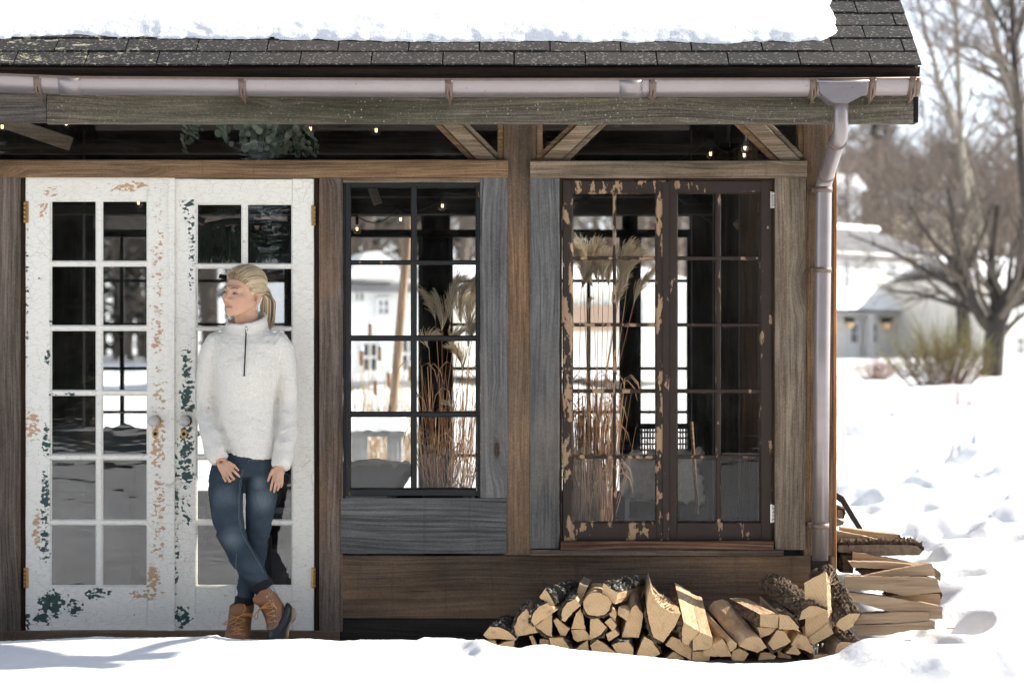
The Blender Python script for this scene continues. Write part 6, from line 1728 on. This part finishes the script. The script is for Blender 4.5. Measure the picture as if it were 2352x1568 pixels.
for i in range(260):
    a = rs.uniform(0, 6.28); q = rs.random()**.5
    ox, oz = math.cos(a)*q, math.sin(a)*q
    s = T0 + Vector((ox*.010, oz*.010, oz*.012))
    out = HR @ Vector((.2,1,0))
    p1 = s + out*(.022+.008*oz) + Vector((0,0,.006+.006*oz))
    fx = 613 + 15*ox + rs.gauss(0,1.2)
    p2 = Q(fx+3, 700+6*oz, .075+.02*oz); p3 = Q(fx+2, 726, .075+.025*oz); p4 = Q(fx-1+rs.gauss(0,2), 752+rs.uniform(-8,5), .072+.025*oz)
    ctl = [s - out*.012, s, p1, p1.lerp(p2,.55)+Vector((.004,0,.004)), p2, p3, p4]; sm_ = []
    for j in range(len(ctl)-1):
        c0, c1, c2, c3 = ctl[max(0,j-1)], ctl[j], ctl[j+1], ctl[min(len(ctl)-1,j+2)]
        for u in (0, .25, .5, .75): sm_.append(.5*(2*c1 + (c2-c0)*u + (2*c0-5*c1+4*c2-c3)*u*u + (3*c1-c0-3*c2+c3)*u**3))
    sm_.append(ctl[-1])
    m.tube(sm_, [.0018+.0006*math.sin(math.pi*j/(len(sm_)-1)) - .0008*(j/(len(sm_)-1))**4 for j in range(len(sm_))], 5, 0, False, min(1, max(.02, .5+rs.gauss(0,.22))))
m.build('ponytail', HAIR, hair, fixn=False)
m = MB(); m.tube([T0 + HR @ Vector((.014*math.cos(t), .004, .014*math.sin(t))) for t in [2*math.pi*i/16 for i in range(17)]], .004, 6); m.build('hair_tie', LASH, hair)
m = MB()
for i in range(90):   # loose fine strands at the hairline
    u = rs.uniform(-.05, .055); y0 = -.070 if abs(u) < .04 else -.05; a = hl(u, y0, .062-.25*abs(u)**1.3+rs.uniform(-.004,.006)); b_ = hl(u*1.1, .0, .100+rs.uniform(.004,.012)-.4*abs(u)); 
    m.tube([a, hl(u*1.15, -.045, .088-.25*abs(u)), b_], [.0005,.0008,.0005], 3, 0, False, rs.uniform(.2,1))
HBV = bvh_of(me)
HO = hl(*o2)
def hs_(d, lift):
    h_ = HBV.ray_cast(HO, d)
    return h_[0] + d*lift if h_[0] else None
tdir = (hl(*TIE) - HO).normalized()
for i in range(620):
    if rs.random() < .55:
        a_ = rs.uniform(-1.75, 2.15)
        y_ = -.075*math.cos(a_); x_ = .064*math.sin(a_); z_ = float(np.interp(y_, [-.12,-.085,-.068,-.05,-.032,-.020,-.008,.002,.014,.03,.045], [.058,.056,.049,.036,.016,-.004,-.012,-.012,-.008,-.014,-.032])) + rs.uniform(.002, .010)
    else:
        x_, y_, z_ = rs.uniform(-.06,.066), rs.uniform(-.06,.04), rs.uniform(.06,.12)
    d0 = (hl(x_, y_, z_) - HO).normalized(); t0 = 0; t1 = rs.uniform(.6, 1.0); pts = []
    lf = rs.uniform(.0002, .0016)
    for j in range(10):
        t = t0 + (t1-t0)*j/9; d = d0.slerp(tdir, t) if d0.angle(tdir) < 3.1 else d0
        q = hs_(d, lf*(math.sin(math.pi*min(1, t*1.02))**.5 if t < .98 else .2))
        if q is not None: pts.append(q)
    if len(pts) > 4: m.tube(pts, [.0003]+[.0009]*(len(pts)-2)+[.0004], 4, 0, False, min(1, max(.02, .54+rs.gauss(0,.24) - (.12 if y_ < -.05 else 0))))
m.build('hair_strands', HAIR, hair, fixn=False)
# ---- fleece
sw = MB()
K = .00194
sw.loft([(Q(x,y,dy), (w*K,0,0), (0,d,0)) for x,y,w,d,dy in
   ((575,1053,54,.098,0),(575,1046,58,.106,0),(573,1030,61,.112,0),(571,1000,63,.114,0),(567,960,65,.110,0),(565,920,67,.108,0),(566,880,70,.114,-.004),(567,845,74,.120,-.006),(568,810,82,.114,-.002),(568,790,84,.104,0),(567,775,76,.092,.004),(567,762,58,.08,.006),(566,752,46,.072,.006))], 36)
SL = [(512,779,.0,24),(500,786,.0,29),(491,802,.005,31),(481,840,.02,30.5),(476,880,.028,29),(474,915,.03,28.5),(476,945,.012,28),(481,980,-.03,27),(489,1015,-.072,26),(498,1040,-.098,24.5),(506,1056,-.112,23.5)]
SR = [(626,779,.0,24),(638,786,.0,28),(648,802,.005,29.5),(656,840,.02,28),(660,880,.028,26.5),(661,920,.03,26),(660,955,.015,26),(658,990,-.012,26),(654,1025,-.045,25),(648,1055,-.070,24),(643,1074,-.086,23.5)]
for S_ in (SL, SR): sw.tube([Q(x,y,d) for x,y,d,r in S_], [r*K*.94 for *_, r in S_], 18)
# stand up collar: a thick ring, higher at the back
n = 40; ring = []
for i in range(n):
    a = 2*math.pi*i/n; cx, sy = math.cos(a), math.sin(a)     # sy = -1 faces the camera
    y_top = 731 - 13*sy - 5*cx + 3*(cx < -.5)
    if sy < -.6: y_top = 731 + 13*.6 + (-(sy+.6))*14 - 5*cx
    y_low = 764 - 4*sy
    lo = Q(567 + 41*cx, y_low, .014); lo.y += .082*sy
    hi = Q(567 + 42.5*cx, y_top, .010); hi.y += .084*sy
    nrm = Vector((cx, sy, 0)).normalized()
    mid = lo.lerp(hi, .5)
    ring.append([lo-nrm*.012, lo+nrm*.016, mid+nrm*.013, hi+nrm*.008, hi+Vector((0,0,.005)), hi-nrm*.008, mid-nrm*.006])
vs = [p for r_ in ring for p in r_]; q = 7
sw.add(vs, [(i*q+k, i*q+(k+1) % q, ((i+1) % n)*q+(k+1) % q, ((i+1) % n)*q+k) for i in range(n) for k in range(q)])
sme = fuse(sw, .0055, 5)
NRM = [v.normal.copy() for v in sme.vertices]
for v, n_ in zip(sme.vertices, NRM):
    c = v.co
    f = .0026*mn.fractal(c*70, 1, 2, 2) + .0016*mn.noise(c*190)
    # folds: along the sleeves and from the hem upwards
    px = c.x/((CAM_D+c.y)/CAM_D/PPM)+1176; py = 784-(c.z-CAM_Z)/((CAM_D+c.y)/CAM_D/PPM)
    arm = 1.0 if (px < 512 or px > 632) and py > 860 else .35
    f += .010*arm*mn.noise((c.x*14+3*c.z, c.y*6, c.z*26)) + .013*mn.noise((c.x*11, c.y*4, c.z*4.5+3))*min(1, max(0, (py-800)/120))
    v.co = c + n_*f
def fleece_mat():
    m, nt, b = newmat('cream_fleece'); v = obco(nt)
    n = noi(nt, v, 105, 5, .75, .6); n2 = noi(nt, v, 45, 4)
    c = mixc(nt, n, (.52,.485,.41), (.97,.95,.885))
    c = mixc(nt, mth(nt, 'MULTIPLY', n2, .25), c, (.66,.63,.57))
    L(nt, c, b.inputs['Base Color']); b.inputs['Roughness'].default_value = 1; b.inputs['Sheen Weight'].default_value = .35; b.inputs['Specular IOR Level'].default_value = .1
    bump(nt, b, mth(nt, 'ADD', n, n2), .9, .006); return m
FLEECE = fleece_mat()
sweater = link('fleece_pullover', sme, FLEECE, person)
SB = bvh_of(sme)
# fuzz: short fibres standing off the cloth
m = MB(); rs = random.Random(77); nv = len(sme.vertices); SN = [v.normal.copy() for v in sme.vertices]; SC = [v.co.copy() for v in sme.vertices]
for i in range(15000):
    k_ = rs.randrange(nv); nrm = SN[k_]
    if nrm.y > .35: continue
    d = (nrm + Vector((rs.gauss(0,.5), rs.gauss(0,.3), rs.gauss(0,.5)-.3))).normalized(); p = SC[k_]
    w = nrm.orthogonal().normalized()*.0009
    q_ = p + d*rs.uniform(.002,.0046)
    m.add([p-w, p+w, q_], [(0,1,2)])
m.build('fleece_nap', FLEECE, sweater, fixn=False)
ZIP = simple('dark_zip', (.035,.035,.04), .35, .5)
zp = [onto(SB, 566-.045*(y-748), y, .0015)[0] for y in np.linspace(750, 862, 24)]
for a in range(1, 23): zp[a].y = min(zp[a].y, (zp[a-1].y+zp[a+1].y)/2)
m = MB(); m.tube(zp, .0034, 6); m.build('zip', ZIP, sweater)
m = MB(); m.tube([zp[0]+Vector((0,-.004,0)), zp[0]+Vector((.001,-.006,-.012))], .0040, 8); m.tube([zp[0]+Vector((.001,-.006,-.011)), zp[0]+Vector((.002,-.007,-.026))], .0026, 8); m.build('zip_pull', SILVER, sweater)
m = MB(); m.box(zp[-1].x-.006, zp[-1].x+.006, zp[-1].y-.003, zp[-1].y+.002, zp[-1].z-.003, zp[-1].z+.002); m.build('zip_stop', SILVER, sweater)
# ---- jeans
jn = MB()
jn.loft([(Q(x,y,dy), (w*K,0,0), (0,d,0)) for x,y,w,d,dy in ((572,1010,50,.09,0),(570,1045,60,.100,0),(566,1068,69,.106,0),(562,1085,74,.104,0),(560,1096,66,.09,0))], 30)
LA = [(525,1070,-.01,.076),(520,1100,-.02,.078),(518,1135,-.035,.0765),(522,1180,-.065,.071),(530,1220,-.095,.064),(540,1245,-.105,.060),(556,1275,-.100,.058),(575,1305,-.085,.055),(592,1328,-.075,.049),(600,1339,-.072,.046)]
LB = [(603,1070,.0,.074),(602,1100,.0,.075),(600,1140,.0,.070),(596,1185,.0,.062),(590,1230,.005,.056),(584,1275,.01,.053),(575,1320,.01,.050),(567,1355,.0,.044),(562,1378,-.005,.041)]
for Lg in (LA, LB): jn.tube([Q(x,y,d) for x,y,d,r in Lg], [r for *_, r in Lg], 22)
jme = fuse(jn, .006, 5)
NRM = [v.normal.copy() for v in jme.vertices]
for v, n_ in zip(jme.vertices, NRM):
    c = v.co; px = c.x/((CAM_D+c.y)/CAM_D/PPM)+1176; py = 784-(c.z-CAM_Z)/((CAM_D+c.y)/CAM_D/PPM)
    cr = math.exp(-((py-1100)/26)**2)*.7 + math.exp(-((py-1238)/30)**2)*.7 + math.exp(-((py-1350)/40)**2) + .25
    v.co = c + n_*(.010*cr*mn.noise((c.x*16+c.z*9, c.y*8, c.z*34)) + .003*mn.noise(c*30))
def denim():
    m, nt, b = newmat('blue_denim'); v = obco(nt)
    n = noi(nt, v, 420, 3, .7); n2 = noi(nt, mapv(nt, v, (260,260,30)), 1.0, 3); big = noi(nt, v, 7, 4)
    c = mixc(nt, mth(nt, 'ADD', mth(nt, 'MULTIPLY', n, .5), mth(nt, 'MULTIPLY', n2, .5)), (.010,.017,.026), (.05,.07,.09))
    c = mixc(nt, mth(nt, 'MULTIPLY', ramp(nt, big, [(.45, 0), (.75, 1)]), .4), c, (.085,.118,.15))
    acc = None
    for (x, y, dy, r, k) in ((532,1238,-.16,.075,.28),(515,1140,-.10,.08,.2),(602,1150,-.07,.085,.3),(596,1110,-.07,.05,.3)):
        d = nd(nt, 'ShaderNodeVectorMath', {0: v, 1: tuple(Q(x,y,dy))}, out=1, operation='DISTANCE')
        f = mth(nt, 'MULTIPLY', ramp(nt, d, [(0, 1), (r, 0)], 'EASE'), k); acc = f if acc is None else mth(nt, 'MAXIMUM', acc, f)
    acc = mth(nt, 'MULTIPLY', acc, mth(nt, 'ADD', .5, n2))
    c = mixc(nt, acc, c, (.27,.33,.37))
    L(nt, c, b.inputs['Base Color']); b.inputs['Roughness'].default_value = .9; b.inputs['Specular IOR Level'].default_value = .15
    bump(nt, b, mth(nt, 'ADD', n, n2), .35, .0015); return m
DENIM = denim()
jeans = link('jeans', jme, DENIM, person)
JB = bvh_of(jme)
STITCH = simple('pale_stitching', (.22,.26,.28), .8)
def seam(pts, name='seam', par=None, bv=None, mt=STITCH, r=.0011, dash=True, step=3.0, lift=.0008):
    m = MB(); sp_ = []
    for (a, b_) in zip(pts[:-1], pts[1:]):
        n_ = max(2, int(math.dist(a, b_)/step)); sp_ += [(a[0]+(b_[0]-a[0])*i/n_, a[1]+(b_[1]-a[1])*i/n_) for i in range(n_)]
    w = [onto(bv or JB, x, y, lift)[0] for x, y in sp_]
    for i in range(0, len(w)-1):
        if (w[i+1]-w[i]).length < .02: m.tube([w[i], w[i].lerp(w[i+1], .62 if dash else 1)], r, 4)
    if m.v: m.build(name, mt, par or jeans)
seam([(556,1078),(551,1110),(547,1145),(548,1190),(553,1218),(566,1245),(582,1272),(598,1298),(608,1318)])
seam([(559,1078),(554,1110),(550,1145),(551,1190),(556,1217)])
seam([(543,1270),(541,1320),(540,1366)])
seam([(590,1058),(571,1056),(569,1066)], dash=True)
CUFF = simple('black_rolled_cuff', (.008,.009,.012), .95, 0, 80, .3, .4)
SOCK = simple('grey_wool_sock', (.30,.32,.325), 1, 0, 120, .35, .8)
def band(c0, c1, r0, r1, name, mt, par, n=22):
    m = MB(); c0, c1 = Vector(c0), Vector(c1); m.tube([c0, c0.lerp(c1,.12), c0.lerp(c1,.88), c1], [r0*.93, r0, r1, r1*.93], n); return m.build(name, mt, par)
band(Q(596,1333,-.072), Q(609,1352,-.070), .050, .048, 'cuff', CUFF, jeans); band(Q(563,1370,-.004), Q(560,1392,-.008), .045, .044, 'cuff', CUFF, jeans)
band(Q(604,1345,-.070), Q(622,1378,-.066), .041, .040, 'sock', SOCK, jeans); band(Q(561,1385,-.006), Q(557,1404,-.010), .040, .040, 'sock', SOCK, jeans)
# ---- boots
def leather():
    m, nt, b = newmat('tan_leather'); v = obco(nt); n = noi(nt, v, 30, 5, .6); n2 = noi(nt, v, 300, 2)
    c = mixc(nt, n, (.16,.065,.028), (.29,.125,.055)); L(nt, c, b.inputs['Base Color']); b.inputs['Roughness'].default_value = .5
    bump(nt, b, mth(nt, 'ADD', n, mth(nt, 'MULTIPLY', n2, .3)), .3, .003); return m
LEATHER = leather(); TONGUE = simple('tongue_leather', (.25,.10,.04), .5, 0, 40, .2, .2)
RUBBER = simple('dark_rubber', (.018,.02,.024), .45, 0, 40, .25, .1); SOLE = simple('gum_sole', (.34,.25,.15), .7, 0, 40, .2); LACE = simple('orange_lace', (.52,.24,.07), .7, 0, 200, .3); EYELET = simple('eyelet', (.62,.55,.42), .3, .8); THREAD = simple('cream_thread', (.6,.5,.38), .8)
def bp(cx, cy): return ((500+cx/6.27)*.9408, (1350+cy/6.27)*.9408)
def vpx(dx, dy): return Vector((dx/6.27*.9408*K, 0, -dy/6.27*.9408*K))
# left of picture: seen from the front, toe to the camera
bB = MB()
bB.loft([(Q(556,1387,-.012), (.056,0,.004), (0,.054,.012)), (Q(555,1398,-.014), (.056,0,.002), (0,.055,.008)), (Q(552,1415,-.018), (.0535,0,0), (0,.056,0)), (Q(549,1436,-.03), (.053,0,0), (0,.066,0)), (Q(547,1452,-.045), (.057,0,0), (0,.085,0)), (Q(545,1464,-.06), (.059,0,0), (0,.105,0)), (Q(545,1472,-.06), (.056,0,0), (0,.10,0))], 28)
bme_ = fuse(bB, .005, 4); boot1 = link('boot', bme_, LEATHER, person); B1 = bvh_of(bme_)
m = MB(); m.ball(Q(545,1476,-.075), (.063,.15,.036), 24, 14); m.build('rubber_shell', RUBBER, boot1)
m = MB(); m.ball(Q(551,1403,-.062), (.040,.014,.036), 18, 12); m.build('tongue', TONGUE, boot1)
# right of picture: heel up, toe on the ground
bA = MB()
def sec(c, h, d, dy): 
    x, y = bp(*c); return (Q(x, y, dy), vpx(*h), (0, d, 0))
bA.loft([sec((872,545),(122,-150),.052,-.066), sec((925,645),(122,-132),.054,-.066), sec((995,760),(128,-112),.054,-.07), sec((1060,880),(150,-92),.054,-.075), sec((1090,990),(148,-70),.055,-.08), sec((1075,1090),(132,-40),.054,-.09), sec((1065,1170),(112,-15),.050,-.095)], 28)
ame = fuse(bA, .005, 3); boot2 = link('boot', ame, LEATHER, person); B2 = bvh_of(ame)
rb = MB()
rb.loft([sec((1272,752),(18,8),.012,-.075), sec((1285,800),(50,20),.036,-.078), sec((1275,880),(68,26),.045,-.08), sec((1240,985),(85,30),.050,-.084), sec((1175,1090),(105,35),.053,-.09), sec((1105,1180),(140,22),.055,-.096), sec((1082,1270),(136,0),.054,-.10), sec((1075,1350),(120,0),.050,-.10), sec((1072,1400),(95,0),.04,-.10)], 26)
rme = fuse(rb, .005, 3); rub = link('rubber_shell', rme, RUBBER, boot2)
m = MB(); m.tube([Q(*bp(1335,835),-.08), Q(*bp(1338,900),-.08), Q(*bp(1322,975),-.08), Q(*bp(1285,1030),-.082)], [.010,.016,.018,.013], 10, flat=1.6); m.tube([Q(*bp(1290,1010),-.082), Q(*bp(1245,1110),-.09), Q(*bp(1228,1200),-.096), Q(*bp(1212,1330),-.10)], .0085, 10, flat=3); m.build('sole', SOLE, boot2)
m = MB(); x, y = bp(855,715); m.ball(Q(x, y, -.105), (.036,.016,.026), 18, 12, rot=Matrix.Rotation(R(10), 3, 'Y')); m.build('tongue', TONGUE, boot2)
def bseam(pts, par, bv): seam([bp(*p) for p in pts], 'stitching', par, bv, THREAD, .0010, True, 1.5, .0008)
bseam([(960,1165),(1040,1150),(1110,1105),(1170,1020),(1215,900),(1245,760)], boot2, B2); bseam([(955,1145),(1035,1130),(1095,1090),(1155,1005),(1200,890),(1230,750)], boot2, B2)
bseam([(975,600),(1040,720),(1095,870),(1110,1000),(1115,1080)], boot2, B2); bseam([(1040,420),(1050,520),(1020,650)], boot2, B2)
seam([(523,1459),(545,1456),(566,1458)], 'stitching', boot1, B1, THREAD, .0010, True, 1.5); seam([(523,1456),(545,1453),(566,1455)], 'stitching', boot1, B1, THREAD, .0010, True, 1.5)
def lace(pts, par, bv, r=.0024, loose=False, lift=.002):
    m = MB(); w = []
    for (a, b_) in zip(pts[:-1], pts[1:]):
        n_ = max(2, int(math.dist(a, b_)/3)); w += [onto(bv, a[0]+(b_[0]-a[0])*i/n_, a[1]+(b_[1]-a[1])*i/n_, lift)[0] for i in range(n_)]
    w.append(onto(bv, *pts[-1], lift)[0])
    if loose:
        ys = [q.y for q in w]; y0 = min(ys)
        for q in w: q.y = y0 - .006
    m.tube(w, r, 6); m.build('lace', LACE, par)
for (a, b_) in (((1050,880),(940,930)),((945,935),(1060,960)),((1065,955),(960,1030)),((1075,1038),(935,1058)),((1000,720),(900,800))): lace([bp(*a), bp(*b_)], boot2, B2)
lace([bp(*q) for q in ((860,830),(930,790),(985,755),(1045,755),(1062,800),(1030,835),(960,830),(870,828))], boot2, B2, loose=True)
lace([bp(*q) for q in ((850,832),(820,880),(800,930),(815,965),(845,950),(850,890),(858,835))], boot2, B2, loose=True)
lace([bp(*q) for q in ((880,828),(980,800),(1060,805),(1108,835))], boot2, B2, loose=True)
for (a, b_) in (((410,950),(640,1030)),((625,1025),(455,1090)),((405,1030),(560,1085)),((590,1105),(400,1165)),((415,1105),(560,1165)),((600,1165),(405,1160)),((600,1225),(400,1232)),((430,1210),(560,1170)),((440,1165),(560,1225)),((540,960),(660,965))): lace([bp(*a), bp(*b_)], boot1, B1)
lace([bp(*q) for q in ((545,950),(440,985),(350,1020),(318,1045),(380,1075),(450,1050),(545,945))], boot1, B1, loose=True)
lace([bp(*q) for q in ((545,945),(640,915),(740,908),(775,925),(740,940),(640,935),(545,950))], boot1, B1, loose=True)
lace([bp(*q) for q in ((580,920),(625,850),(635,740))], boot1, B1, loose=True)
for (cx, cy) in ((953,660),(998,722),(1030,785),(1048,880),(1065,957),(1077,1037)):
    p, nn = onto(B2, *bp(cx, cy), .001); m = MB(); m.tube([p+Vector((.0042*math.cos(t), 0, .0042*math.sin(t))) for t in [2*math.pi*i/12 for i in range(13)]], .0013, 5); m.build('eyelet', EYELET, boot2)
